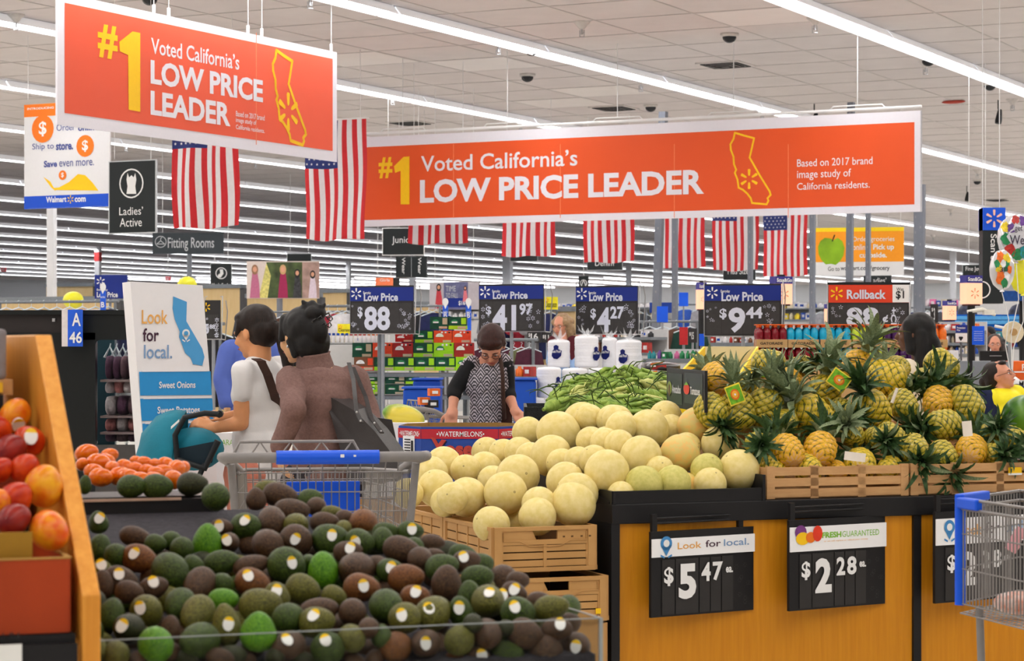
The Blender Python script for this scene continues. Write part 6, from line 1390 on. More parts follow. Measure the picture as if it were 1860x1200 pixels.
for j, (yb, yt, x0, w_, pat, D) in enumerate(DROWS):
    for i, ch in enumerate(pat):
        m1, m2 = CM[ch]; a, b = P(x0+i*w_, yb, D), P(x0+(i+1)*w_-1, yt, D); W, H = b.x-a.x, b.z-a.z; c = Vector(((a.x+b.x)/2, D+.12, a.z))
        t = thing('drink_case', '%s drink case, %s in the %s row of the case stack' % (CNM[ch], nth(i), nth(j)), 'box', c, 0, 'drink cases stacked on the grey shelf')
        mb = MB(); mb.box(c+UP*H*.62, (W, .24, H*.74), m1); obj('carton', mb, t)
        mb = MB(); mb.box(c+UP*H*.15, (W*1.01, .25, H*.28), m2 if ch != 'd' else m_dg); mb.box(c+Vector((W*.22, -.126, H*.15)), (W*.45, .002, H*.18), m_tray); obj('tray', mb, t)
        mb = MB(); q = c+Vector((-W*.18, -.122, H*.5))
        mb.add([q+Vector((W*.22*math.cos(k*PI/8), 0, H*.28*math.sin(k*PI/8))) for k in range(9)]+[q+Vector((W*.13*math.cos(k*PI/8), 0, H*.14*math.sin(k*PI/8))) for k in range(8, -1, -1)], [tuple(range(18))], PK[1] if ch in 'gdl' else WHITE)
        mb.box(q+Vector((0, -.001, H*.06)), (W*.3, .002, H*.12), WHITE); mb.box(c+Vector((W*.32, -.122, H*.65)), (W*.26, .003, H*.5), m2 if ch in 'gb' else m_tray if ch == 'd' else m1)
        if ch in 'olr':
            for k in range(3): mb.box(c+Vector((W*(-.05+.2*k), -.1225, H*.85)), (W*.1, .002, H*.12), WHITE)
        obj('case_print', mb, t, kind='stuff')
m_btl = mat('white_bottle', (226, 224, 226), .3); CAPS = [PK[2], PK[2], PK[0], PK[0], PK[8], PK[8]]
t = thing('bottle_tray', 'low white shelf edge under the small white bottles', 'tray', P(675, 622, 19)); mb = MB(); a, b = P(590, 624, 19), P(700, 624, 19); mb.box(((a.x+b.x)/2, 19.05, a.z), (b.x-a.x, .2, .012), m_gond); obj('tray_board', mb, t); mb = MB(); mb.box(((a.x+b.x)/2, 18.96, a.z/2), (b.x-a.x, .02, a.z), m_gond); obj('front_panel', mb, t)
for i in range(13):
    c = P(598+i*8, 622, 18.97); mb = MB(); mb.lathe(c, [(.014, 0), (.016, .008), (.016, .05), (.008, .06)], m_btl, 8); t = thing('small_bottle', 'small white bottle with a coloured cap, %s in the row behind the brown sweater' % nth(i), 'bottle', c, 0, 'small capped bottles'); obj('bottle_body', mb, t)
    mb = MB(); mb.lathe(c+UP*.06, [(.012, 0), (.013, .004), (.012, .02)], CAPS[i*6//13], 8); obj('cap', mb, t)
# blue covered pallets
m_tarp = mat('blue_tarp', (18, 74, 178), .55, var=.12, scale=4, bump=.3, bscale=12)
for x0, y0, x1, y1, D, lb in ((750, 690, 800, 760, 17.4, 'blue cloth-covered pallet under the drink cases'), (732, 706, 800, 770, 16.8, 'wide blue cooler top beyond the far cart'), (934, 690, 974, 760, 16.6, 'blue cloth-covered pallet behind the patterned-top shopper')):
    t, c, u, v, W, z0, z1 = wbox('covered_pallet', lb, 'pallet', x0, y0, x1, y1, D, .5, m_tarp, ux=(1, 0, 0), to_floor=True, bevel=.02)
    mb = MB(); mb.box(c+UP*(z1+.006), (W+.02, .52, .012), m_tarp, ux=u); obj('cover_top', mb, t)
c = P(782, 715, 15.2); cart('far grey shopping cart with dark and orange goods in front of the blue pallets', (c.x-.1, 15.2, 0), math.radians(-70), 1.0, nx=16)
for i, (x, y, col) in enumerate(((788, 712, 8), (785, 733, 10), (770, 728, 8), (776, 745, 10))):
    c = P(x, y, 15.1); mb = MB(); mb.box(c, (.07, .07, .05), PK[col], ux=(1, .3, 0)); mb.box(c-Vector((-.01, .042, 0)), (.04, .003, .02), WHITE, ux=(1, .3, 0)); props(obj('carton_pack', mb), '%s pack in the far cart, %s from its top' % (PKN[col], nth(i)), 'box')

# ================================================================ white plate packs
m_pl = mat('foam_plate_white', (238, 238, 242), .5, var=.02, scale=8, bump=.25, bscale=40)
m_film = bpy.data.materials.new('clear_film'); m_film.use_nodes = True; b = m_film.node_tree.nodes['Principled BSDF']; b.inputs['Base Color'].default_value = (.92, .94, .97, 1); b.inputs['Roughness'].default_value = .12; b.inputs['Alpha'].default_value = .28
nz = m_film.node_tree.nodes.new('ShaderNodeTexNoise'); nz.inputs['Scale'].default_value = 25; bp = m_film.node_tree.nodes.new('ShaderNodeBump'); bp.inputs['Strength'].default_value = .6; m_film.node_tree.links.new(nz.outputs[0], bp.inputs['Height']); m_film.node_tree.links.new(bp.outputs[0], b.inputs['Normal'])
m_lab = mat('pack_label_blue', (32, 44, 130), .4)
PLT = [(995, 1036, 617, 667, 17.3, 1, 1010, 639), (1044, 1088, 609, 667, 17.3, 1, 1083, 642), (1094, 1122, 613, 668, 17.4, 1, 1099, 640), (1120, 1167, 617, 672, 17.1, 1, 1131, 647), (975, 1020, 666, 722, 17.0, 0, 1014, 697), (1021, 1068, 668, 722, 17.05, 0, 1048, 690), (1069, 1116, 668, 722, 17.1, 0, 0, 0), (1117, 1164, 670, 722, 17.1, 0, 0, 0), (955, 990, 722, 775, 16.9, 0, 0, 0), (992, 1040, 722, 775, 16.9, 0, 0, 0), (1042, 1088, 722, 775, 17, 0, 0, 0), (1090, 1136, 722, 775, 17, 0, 0, 0)]
for i, (x0, x1, y0, y1, D, tuft, lx, ly) in enumerate(PLT):
    a, b_ = P(x0, y1, D), P(x1, y0, D); r = (b_.x-a.x)/2; c = Vector(((a.x+b_.x)/2, D+r, a.z)); H = b_.z-a.z
    t = thing('plate_pack', 'bagged stack of white foam plates, %s in the %s tier' % (nth(i if i < 4 else i-4 if i < 8 else i-8), ('top', 'middle', 'lowest')[0 if i < 4 else 1 if i < 8 else 2]), 'plates', c, 0, 'packs of white foam plates')
    mb = MB(); n = 14; prof = [(r*.9, 0)]
    for k in range(n): z = H*(k+.5)/n*.93; prof += [(r*(1.0+.015*math.sin(k*2.1)), z), (r*(.985+.015*math.sin(k*1.3)), z+H/n*.4)]
    prof += [(r*.9, H*.97), (r*.3, H)]; mb.lathe(c, prof, m_pl, 20); obj('plate_stack', mb, t)
    if tuft:
        mb = MB()
        for k in range(9):
            an = k*.7; d = Vector((math.cos(an), math.sin(an)*.5, 0)); s = Vector((-d.y, d.x, 0))*.014; q = c+UP*H*.97
            mb.add([q-s*.4, q+s*.4, q+d*.05+UP*.04+s*2.2, q+d*.05+UP*.04-s*2.2, q+d*.08+UP*R.uniform(.05, .11)], [(0, 1, 2, 3), (3, 2, 4)], m_film, True)
        mb.lathe(c+UP*H*.9, [(r*.99, 0), (r*.8, H*.1), (.015, H*.16)], m_film, 14, cap=False); obj('bag_tuft', mb, t)
    if lx:
        q = P(lx, ly, D-.002); q.y = D+r-math.sqrt(max(0, r*r-(q.x-c.x)**2))-.004; al = (q.x-c.x)/r
        X = Vector((math.cos(al), math.sin(al), 0)); mb = MB(); pts = [(-.035, -.03), (-.03, .01), (-.018, .02), (-.02, .045), (0, .055), (.02, .045), (.018, .022), (.045, .01), (.04, -.03), (.01, -.055), (-.02, -.05)]
        mb.add([q+X*x+UP*z for x, z in pts], [tuple(range(len(pts)))[::-1], tuple(range(len(pts)))], m_lab); obj('label', mb, t)
        mb = MB(); vs, fs = text2d('Soak Proof', .02); mb.add([q-Vector((0, .003, 0))+X*(-.032+.07*x)+UP*(-.006+.022*z) for x, z in vs], fs, WHITE); obj('label_lettering', mb, t)
t, *_ = wbox('plate_stand', 'low white stand under the plate packs', 'stand', 950, 776, 1168, 790, 17, .7, m_gond, ux=(1, 0, 0), to_floor=True)
# ================================================================ yellow bin, charcoal bags
m_yb = mat('yellow_bin_card', (246, 208, 20), .5, var=.02); m_cr = mat('cream_bin_card', (232, 222, 178), .6, var=.02)
t = thing('display_bin', 'yellow cardboard bin with a cream inside behind the small black sign', 'bin', P(1320, 700, 12.6))
DB = 12.3
A, B_, Cc_, D_ = P(1238, 676, DB), P(1281, 629, DB+.9), P(1374, 629, DB+1.0), P(1340, 680, DB)
for nm, q0, q1, m in (('side_wall', A, B_, m_yb), ('back_wall', B_, Cc_, m_cr), ('side_wall', Cc_, D_, m_yb), ('front_wall', D_, A, m_yb)):
    mb = MB(); d = (q1-q0); d.z = 0; nrm = Vector((-d.y, d.x, 0)).normalized()*.012
    mb.hexa([(q0.x, q0.y, 0), (q1.x, q1.y, 0), (q1.x+nrm.x, q1.y+nrm.y, 0), (q0.x+nrm.x, q0.y+nrm.y, 0)], [q0, q1, q1+nrm, q0+nrm], m); obj(nm, mb, t)
mb = MB(); mb.tube([P(1343, 608, 16.4), P(1343, 660, 16.4)], .0, GREYM, 4)
m_ch = mat('charcoal_bag_print', (36, 34, 36), .3, rgb2=(60, 54, 56), scale=14, coat=.3)
for i, (x, y, D, lb) in enumerate(((1200, 668, 13.0, 'glossy black charcoal bag with red and yellow print, next to the corn'), (1190, 684, 12.8, 'glossy black charcoal bag under the first one, mostly hidden by corn'))):
    c = P(x, y, D); t = thing('charcoal_bag', lb, 'bag', c); mb = MB(); mb.ell(c, (.13, .12, .04), m_ch, None, 16, 8, lambda v: Vector((max(-.11, min(.11, v.x)), v.y, v.z*(1+.2*mnoise.noise(v*20))))); obj('bag_body', mb, t)
    mb = MB(); mb.box(c+Vector((-.02, -.112, .005)), (.09, .004, .02), PK[0], ux=(1, 0, .1)); mb.box(c+Vector((-.03, -.11, .028)), (.07, .004, .008), PK[8], ux=(1, 0, .15)); mb.box(c+Vector((-.05, -.118, .012)), (.03, .004, .008), WHITE); obj('bag_print', mb, t)
t, *_ = wbox('pallet_box', 'red topped box under the charcoal bags', 'box', 1165, 695, 1240, 730, 13.0, .5, mat('red_box', (120, 30, 34), .6), ux=(1, 0, 0), to_floor=True)

# ================================================================ sports drink packs behind the pineapples
m_kr = mat('pack_carton', (184, 146, 96), .7, var=.05); m_cap = mat('orange_cap', (244, 110, 40), .4)
DR = {'red': (130, 20, 34), 'cyan': (20, 170, 214), 'lime': (196, 220, 60), 'purple': (70, 30, 90), 'orange': (240, 120, 40)}
DM = {k: mat('drink_'+k, c, .12, var=.15, scale=40, coat=.5) for k, c in DR.items()}
def bottle_mesh(col):
    mb = MB(); mb.lathe((0, 0, 0), [(.026, 0), (.028, .008), (.0285, .05), (.025, .058), (.028, .066), (.028, .1), (.024, .118), (.011, .132), (.011, .136)], DM[col], 10); a = mb.mesh('bottle')
    mb = MB(); mb.lathe((0, 0, .134), [(.014, 0), (.0145, .003), (.0145, .016), (.012, .02)], m_cap, 10); return a, mb.mesh('cap')
BM = {k: bottle_mesh(k) for k in DR}
DG = 15.6; S_ = 57*DG/F
for i, (x, yb, col) in enumerate(((1374, 631, 'red'), (1431, 631, 'cyan'), (1490, 631, 'cyan'), (1549, 631, 'lime'), (1607, 631, 'purple'), (1665, 631, 'orange'), (1374, 668, 'red'), (1431, 668, 'red'), (1490, 668, 'cyan'), (1549, 668, 'lime'), (1607, 668, 'purple'), (1665, 668, 'lime'))):
    a = P(x, yb, DG); Z = a.z; t = thing('drink_pack', 'carton of %s sports drinks with orange caps, %s in the %s layer' % (col, nth(i % 6), 'upper' if i < 6 else 'lower'), 'drinks', (a.x+S_/2, DG+.1, Z), 0, 'sports drink cartons behind the pineapples')
    mb = MB(); mb.box((a.x+S_/2, DG+.1, Z+.028), (S_*.98, .2, .056), m_kr); obj('carton', mb, t)
    mb = MB(); vs, fs = text2d('GATORADE', .03); mb.add([Vector((a.x+S_*.12+S_*.72*x_, DG-.002, Z+.02+.018*z_)) for x_, z_ in vs], fs, mat('carton_print', (70, 56, 40), .6)); obj('carton_lettering', mb, t)
    bm_, cm_ = BM[col]
    for k in range(4):
        for r_ in range(2):
            o = obj('bottle', bm_, t, local=True); o.location = (-S_/2+S_*(k+.5)/4, -.05+.1*r_, .006); o2 = obj('cap', cm_, o, local=True)
    if i < 6: mb = MB(); mb.box((a.x+S_/2, DG+.1, Z+.158), (S_*.96, .18, .006), m_cap); obj('top_card', mb, t)
t, *_ = wbox('drink_stand', 'kraft pallet stand under the sports drinks', 'stand', 1374, 669, 1724, 700, DG, .3, m_kr, ux=(1, 0, 0), to_floor=True)

# ================================================================ watermelon bin
m_wb = mat('bin_blue_print', (44, 76, 160), .6, var=.05); m_wr = mat('bin_red_band', (196, 46, 60), .6, var=.03); m_kr2 = mat('bin_kraft_inside', (160, 124, 68), .8, var=.06)
WB = [P(724, 775, 12.48), P(765, 775, 12.3), P(905, 776, 12.3), P(955, 776, 12.48), P(955, 770, 12.78), P(905, 769, 12.92), P(775, 769, 12.92), P(735, 770, 12.78)]
ZT = WB[1].z; WB = [Vector((p.x, p.y, 0)) for p in WB]
t = thing('watermelon_bin', 'blue eight-sided cardboard watermelon bin with a red band', 'bin', (sum(p.x for p in WB)/8, 13, 0))
for k in range(8):
    p, q = WB[k], WB[(k+1) % 8]; d = (q-p).normalized(); nrm = Vector((-d.y, d.x, 0))*.012; mb = MB()
    mb.hexa([p, q, q+nrm, p+nrm], [p+UP*ZT, q+UP*ZT, q+nrm+UP*ZT, p+nrm+UP*ZT], m_wb); obj('wall', mb, t)
    mb = MB(); a, b = p+nrm*1.0, q+nrm*1.0; mb.hexa([a, b, b+nrm*.3, a+nrm*.3], [a+UP*(ZT+.002), b+UP*(ZT+.002), b+nrm*.3+UP*(ZT+.002), a+nrm*.3+UP*(ZT+.002)], m_kr2); obj('inner_wall', mb, t)
    if k in (7, 0, 1, 2):
        pl = Plane(0, 1, u=d); pl.O = p.copy(); mb = MB(); L_ = (q-p).length
        mb.add([pl.pt(0, ZT-.065, .003), pl.pt(L_, ZT-.065, .003), pl.pt(L_, ZT-.012, .003), pl.pt(0, ZT-.012, .003)], [(0, 1, 2, 3)], m_wr); obj('red_band', mb, t)
        mb = MB(); vs, fs = text2d('•WATERMELONS•', .01); f0, f1 = (.2, .82) if k == 1 else (.08, .95); mb.add([pl.pt(L_*(f0+(f1-f0)*x), ZT-.053+.028*z, .005) for x, z in vs], fs, PRINTW); obj('band_lettering', mb, t)
pl = Plane(0, 1, u=(1, 0, 0)); pl.O = WB[1].copy(); pl.n = Vector((0, -1, 0)); mb = MB()
vs, fs = text2d('Yosemite', .045); x0, z0 = pl.hit(782, 832); x1, z1 = pl.hit(925, 806)
arc = lambda x: .035*(1-(2*x-1)**2)*0+.025*x
for m_, of, gx in ((mat('bin_dark_text', (36, 26, 60), .6), .004, .006), (mat('bin_red_text', (196, 72, 60), .6), .006, 0)):
    mb.add([pl.pt(x0+(x1-x0)*x+gx, z0+(z1-z0)*z*(1+.5*(1-x)**4)+arc(x)-gx, of) for x, z in vs], fs, m_)
vs, fs = text2d('MOUNTAIN', .04); mb.add([pl.pt(x0+.1+(x1-x0-.1)*x, z0-.075+.05*z, .005) for x, z in vs], fs, PRINTW)
obj('bin_lettering', mb, t)
pl = Plane(0, 1, u=(WB[1]-WB[0]).normalized()); pl.O = WB[0].copy(); mb = MB(); pl.rect(mb, 733, 792, 754, 846, PRINTW, .004); 
for yy in range(797, 843, 5): pl.rect(mb, 736, yy, 747, yy+1.5, BLACK, .006)
pl.rect(mb, 748, 800, 752, 838, BLACK, .006); obj('barcode_label', mb, t)
m_wmg = speck('watermelon_green', (110, 160, 60), (160, 196, 96), .3, 6, .03, 20); m_wmy = speck('watermelon_yellow_spot', (96, 150, 46), (226, 206, 80), .3, 3, .03, 20, .42, .56)
for x, y, D, r, m, lb in ((775, 792, 12.58, 18, m_wmg, 'green watermelon just showing over the bin rim'), (913, 793, 12.6, 20, m_wmg, 'light green watermelon near the patterned-top shopper’s hand'), (733, 756, 13.9, 36, m_wmy, 'pale green watermelon with a yellow spot on the white box')):
    c = P(x, y, D); rr = px2m(r, D); mb = MB(); mb.ell((0, 0, 0), (rr*1.1, rr*.8, rr*.6), m, Matrix.Rotation(.25, 3, 'Y'), 24, 14); o = obj('watermelon', mb); o.location = c; props(o, lb, 'watermelon')
wbox('white_box', 'plain white box under the pale green watermelon', 'box', 692, 768, 771, 800, 13.7, .5, PRINTW, ux=(1, 0, 0), to_floor=True)
t, c, u, v, W, z0, z1 = wbox('guarantee_table', 'white draped table with green lettering behind the cart', 'table', 383, 786, 500, 900, 11.2, .5, PRINTW, ux=(1, 0, 0), to_floor=True)
pl = Plane(383, 11.19, u=(1, 0, 0)); mb = MB(); pl.text(mb, 'GUARANTEE', 388, 808, 450, 798, m_fg, 0, .008); obj('lettering', mb, t)

# ================================================================ Look for local stand
pl = Plane(237, 10.75, 368, 10.95)
t = thing('sign_stand', 'tall white Look for local stand with a blue state map and blue product strips', 'sign', pl.pt(pl.hit(300, 800)[0], 0))
def quad_prism(pl, pts, th, m, side):
    q = [pl.hit(*p) for p in pts]; f_ = [pl.pt(x, z) for x, z in q]; b_ = [p+side for p in f_]; n = len(f_); mb = MB()
    mb.add(f_+b_, [tuple(range(n))[::-1], tuple(range(n, 2*n))]+[(i, (i+1) % n, (i+1) % n+n, i+n) for i in range(n)], m); return mb
m_sw2 = mat('stand_white', (236, 234, 236), .5, var=.01)
q = [(237, 511), (368, 518), (388, 762), (396, 900), (268, 900), (262, 830)]
mb = quad_prism(pl, q, .1, m_sw2, Vector((-.26, .75, 0)).normalized()*.24); obj('stand_body', mb, t)
mb = MB(); pl.poly(mb, [(314, 538), (339, 548), (338, 583), (367, 633), (371, 648), (367, 664), (350, 661), (346, 650), (336, 641), (330, 625), (325, 612), (326, 602), (317, 580), (313, 560), (314, 548)], mat('map_blue', (80, 160, 216), .5, var=.01)); obj('state_print', mb, t)
mb = MB(); pin(pl, mb, 337, 605, 7, WHITE, .006); pl.disc(mb, 337, 605, 3.8, mat('map_blue', (0, 0, 0)), .008)
mb2 = MB(); pl.text(mb2, 'Look', 257, 588, 304, 563, m_lfl, .01); pl.text(mb2, 'for', 259, 620, 288, 596, mat('plum_print', (70, 40, 60), .5), .015); pl.text(mb2, 'local.', 261, 651, 312, 626, m_lfb, .01)
obj('pin_symbol', mb, t)
m_lb = mat('strip_blue', (46, 148, 214), .5, var=.02)
for k, (a, b_, c_, d_) in enumerate((((252, 675), (382, 674), (384, 717), (254, 718)), ((254, 724), (385, 723), (387, 762), (257, 764)), ((258, 769), (388, 768), (392, 828), (262, 830)))):
    mb = MB(); pl.poly(mb, [a, b_, c_, d_], m_lb, .004); mb.box(pl.pt(*pl.hit((a[0]+b_[0])/2, a[1]-1.5), .004), (.34, .006, .006), m_sw2, ux=pl.u); obj('product_strip', mb, t)
pl.text(mb2, 'Sweet Onions', 288, 705, 354, 692, WHITE, .02, .007); pl.text(mb2, 'Sweet Potatoes', 285, 751, 362, 737, WHITE, .02, .007); obj('lettering', mb2, t)

# ================================================================ black case with the A46 marker
m_case = mat('case_black', (16, 20, 20), .35, var=.1); m_cpan = mat('case_panel_brown', (44, 38, 38), .4, var=.06)
DC = 12.4; pl = Plane(0, DC, u=(1, 0, 0))
t = thing('display_case', 'tall black display case with a window, behind the oak stand', 'case', P(110, 700, DC).to_2d().to_3d())
g = lambda x, y: P(x, y, DC)
def slabpx(nm, x0, y0, x1, y1, m, d0=0, th=.04, floor=False):
    a, b_ = P(x0, y1, DC), P(x1, y0, DC); z0_ = 0 if floor else a.z; mb = MB(); mb.box(((a.x+b_.x)/2, DC+d0+th/2, (z0_+b_.z)/2), (b_.x-a.x, th, b_.z-z0_), m); return obj(nm, mb, t)
slabpx('top_frame', -60, 563, 262, 571, m_case, -.02, .1); slabpx('front_panel', -60, 571, 114, 604, m_cpan, .02); slabpx('front_panel', -60, 604, 173, 900, m_case, 0, .06, True)
slabpx('front_frame', 114, 571, 262, 617, m_case, 0, .06); slabpx('front_frame', 173, 808, 262, 900, mat('case_sill', (70, 66, 64), .5), 0, .06, True); slabpx('back_panel', -60, 571, 172, 900, mat('case_back_teal', (22, 60, 72), .5), .62, .03, True)
a = g(262, 700); mb = MB(); mb.box((a.x+.02, DC+.33, g(0, 571).z/2), (.03, .62, g(0, 571).z), m_case); obj('side_panel', mb, t)
mb = MB(); a, b_ = g(173, 808), g(262, 617)
for k in range(4):
    pass
mb = MB(); n = 6; r_ = .03
for cx_, cz_, a0 in ((a.x, b_.z, 0),):
    pts = [(cx_, cz_)]+[(cx_+r_-r_*math.cos(q*PI/2/n), cz_-r_+r_*math.sin(q*PI/2/n)) for q in range(n+1)]
    mb.add([Vector((x, DC+.001, z)) for x, z in pts], [tuple(range(len(pts)))], m_case)
obj('corner_fillet', mb, t)
slabpx('handle_knob', 96, 578, 101, 584, CHROME, -.02, .02)
for y in (678, 744, 774): slabpx('shelf', 176, y+12, 262, y+16, mat('case_shelf', (150, 130, 130), .5), .1, .45)
mb = MB(); a, b_ = g(175, 806), g(262, 619); mb.box(((a.x+b_.x)/2, DC+.03, (a.z+b_.z)/2), (b_.x-a.x, .006, b_.z-a.z), m_acr); obj('window_pane', mb, t)
cs = ['white', 'pink', 'brown', 'burgundy', 'grey']
m_fold = {'plum': mat('fold_plum', (96, 62, 88), .8, var=.2, scale=40, bump=.4), 'mauve': mat('fold_mauve', (120, 90, 100), .8, var=.3, scale=40, bump=.4), 'white': mat('fold_white', (212, 204, 208), .7, var=.2, scale=40, bump=.4), 'rose': mat('fold_rose', (190, 120, 120), .7, var=.3, scale=40, bump=.4)}
k_ = {}
for (y1, y0, names, n) in ((678+12, 645, 'plum,plum,mauve,plum,plum', 6), (716, 692, 'white,rose,white,rose', 5), (744+12, 722, 'white,plum,mauve,plum', 4), (774+12, 762, 'rose,white,rose,mauve', 4), (806, 785, 'plum,mauve,plum,plum', 4)):
    for i in range(n):
        nm = names.split(',')[i % len(names.split(','))]; x0 = 178+i*84/n; a, b_ = g(x0, y1-.5), g(x0+84/n-1.5, y0+PR.uniform(-3, 3)); c = Vector(((a.x+b_.x)/2, DC+.3, (a.z+b_.z)/2)); mb = MB()
        mb.ell(c, ((b_.x-a.x)*.7, .14, (b_.z-a.z)*.66), m_fold[nm], None, 10, 8, lambda v: Vector((max(-(b_.x-a.x)/2, min((b_.x-a.x)/2, v.x)), v.y, max(-(b_.z-a.z)/2, min((b_.z-a.z)/2, v.z)))))
        q_ = k_.get((nm, y1), 0); k_[(nm, y1)] = q_+1; props(obj('folded_garment', mb), '%s folded garment, %s such on the case shelf %s' % (nm, nth(q_), {690: 'under the hangers', 716: 'second from the top', 756: 'in the middle', 786: 'below the middle', 806: 'at the bottom'}[y1]), 'clothing', group='folded clothes in the black case')
for i in range(7):
    c = g(182+i*12, 640); c.y = DC+.3; mb = MB(); mb.tube([c+Vector((-.03, 0, -.03)), c+Vector((0, 0, .03)), c+Vector((.03, 0, -.04))], .008, m_hgr, 5); mb.tube([c+Vector((0, 0, .03)), c+Vector((.005, 0, .05))], .004, m_hgr, 4); props(obj('clear_hanger', mb), 'clear hanger, %s along the top of the case window' % nth(i), 'hanger', group='hangers in the black case')
pl = Plane(112, DC-.14, u=(1, 0, 0)); t = sign('aisle_marker', 'blue marker plate reading A 46 on the black case', 'sign', pl, 123, 562, 150, 629, mat('marker_blue', (34, 92, 214), .45), th=.01)
mb = MB(); pl.board(mb, 112, 562, 123, 629, mat('marker_edge', (222, 214, 214), .5), .02); obj('edge_strip', mb, t)
mb = MB(); pl.text(mb, 'A', 131, 592, 147, 568, WHITE, .02); pl.text(mb, '46', 126, 623, 149, 602, WHITE, .02); obj('lettering', mb, t)
mb = MB(); a = pl.pt(*pl.hit(117, 600), -.005); mb.box(a+Vector((0, .07, 0)), (.02, .14, .1), m_case); obj('bracket', mb, t)
pl = Plane(188, 23, u=(1, 0, 0))
for x, lb, ch in ((187, 'narrow blue pin-topped marker over the black case', 'B1'), (809, 'narrow blue pin-topped marker before the photo board', 'B'), (851, 'narrow blue pin-topped marker beside the $41.97 sign', 'B')):
    y0 = 513 if x == 187 else 540; h = 48 if x == 187 else 40
    t = sign('aisle_marker', lb, 'sign', pl, x-5, y0+15, x+5, y0+h+20, mat('marker_blue', (0, 0, 0)), th=.02)
    mb = MB(); pl.disc(mb, x, y0+8, 5.5, WHITE, .0, ry=7); pl.poly(mb, [(x-4, y0+12), (x+4, y0+12), (x, y0+21)], WHITE, .012); obj('pin_head', mb, t)
    mb = MB(); pl.text(mb, ch[0], x-3, y0+h-3, x+3, y0+h-13, WHITE, .02, .012); pl.text(mb, 'aisle', x-4, y0+28, x+4, y0+24, WHITE, .0, .012); obj('lettering', mb, t)
    mb = MB(); a = pl.pt(*pl.hit(x, y0+h+20), -.01); mb.tube([a, (a.x, a.y, 0)], .012, GREYM, 5); obj('pole', mb, t)
# ================================================================ people
def cap(mb, a, b, ra, rb, n=10):
    a, b = Vector(a), Vector(b); d = b-a; L_ = d.length
    if L_ < 1e-4: return
    pr = [(ra*math.sin(t), -ra*math.cos(t)) for t in (.25, .7, 1.15, PI/2)]+[(rb*math.sin(t), L_-rb*math.cos(t)) for t in (PI/2, 2.0, 2.45, 2.9)]
    mb.lathe(a, pr, DUM, n, axis=d)
DUM = mat('dummy', (128, 128, 128))
def bake(name, mb, m, vox, parent=None, smooth=5, disp=0, dscale=20, **k):
    me = mb.mesh('tmp'); mods = [('REMESH', dict(mode='VOXEL', voxel_size=vox, use_smooth_shade=True))]
    if smooth: mods.append(('SMOOTH', dict(factor=.6, iterations=smooth)))
    m2 = evaluate(me, mods); bpy.data.meshes.remove(me)
    m2.materials.clear(); m2.materials.append(m)
    if disp:
        nn = len(m2.vertices); co = [0.0]*nn*3; no = [0.0]*nn*3; m2.vertices.foreach_get('co', co); m2.vertex_normals.foreach_get('vector', no)
        for i in range(0, nn*3, 3):
            h = disp*mnoise.noise(Vector((co[i], co[i+1], co[i+2]*.6))*dscale); co[i] += no[i]*h; co[i+1] += no[i+1]*h; co[i+2] += no[i+2]*h
        m2.vertices.foreach_set('co', co); m2.update()
    m2.polygons.foreach_set('use_smooth', [True]*len(m2.polygons))
    return obj(name, m2, parent, **k)
def frame(f, up=(0, 0, 1)):
    y = -Vector(f).normalized(); z = Vector(up); x = y.cross(z).normalized(); z = x.cross(y); return Matrix((x, y, z)).transposed()   # local -Y faces f
def head_prims(mb, c, M, s=1, cheek=1):
    def e(p, r): mb.ell(Vector(c)+M @ (Vector(p)*s), [q*s for q in r], DUM, M, 18, 12)
    e((0, .012, .028), (.074, .094, .096)); e((0, -.03, -.045), (.056, .058, .06)); e((0, -.066, -.088), (.022, .02, .018)); e((0, -.045, .012), (.06, .05, .05))
    for x in (-1, 1): e((x*.034, -.058, -.025), (.028*cheek, .028, .03)); e((x*.078, .006, -.008), (.008, .018, .03)); e((x*.028, -.083, .022), (.024, .01, .008))
    w = lambda p: Vector(c)+M @ (Vector(p)*s)
    cap(mb, w((0, -.092, .018)), w((0, -.112, -.02)), .008*s, .0125*s); e((0, -.1, -.028), (.017, .012, .009)); e((0, -.088, -.052), (.024, .012, .007)); e((0, -.085, -.062), (.02, .012, .008))
def face_parts(t, c, M, s, hair, glasses=False, lips=(170, 84, 76)):
    w = lambda p: Vector(c)+M @ (Vector(p)*s)
    for x in (-1, 1):
        mb = MB(); mb.ell(w((x*.031, -.082, .004)), (.0125*s, .008*s, .0075*s), mat('eye_white', (226, 220, 216), .3), M, 10, 8); mb.ell(w((x*.031, -.0885, .003)), (.005*s, .003*s, .005*s), mat('iris_dark', (36, 22, 16), .2), M, 8, 6); obj('eye', mb, t)
        mb = MB(); mb.tube([w((x*.015, -.093, .021)), w((x*.032, -.092, .028)), w((x*.05, -.08, .022))], [.003*s, .0035*s, .0015*s], hair, 5); obj('eyebrow', mb, t)
    mb = MB(); mb.tube([w((-.024, -.092, -.056)), w((-.008, -.1, -.053)), w((.008, -.1, -.053)), w((.024, -.092, -.056))], [.002*s, .005*s, .005*s, .002*s], mat('lip_%d' % lips[0], lips, .5), 6); obj('lips', mb, t)
    if glasses:
        mb = MB(); G_ = mat('glasses_frame', (40, 28, 30), .3)
        for x in (-1, 1):
            mb.tube([w((x*.032+.022*math.cos(k*PI/6), -.102+.006*abs(math.cos(k*PI/6)), .003+.015*math.sin(k*PI/6))) for k in range(12)], .0018*s, G_, 5, closed=True); mb.tube([w((x*.054, -.096, .008)), w((x*.082, 0, .005))], .0018*s, G_, 5)
        mb.tube([w((-.01, -.104, .006)), w((.01, -.104, .006))], .0018*s, G_, 5); obj('glasses', mb, t)
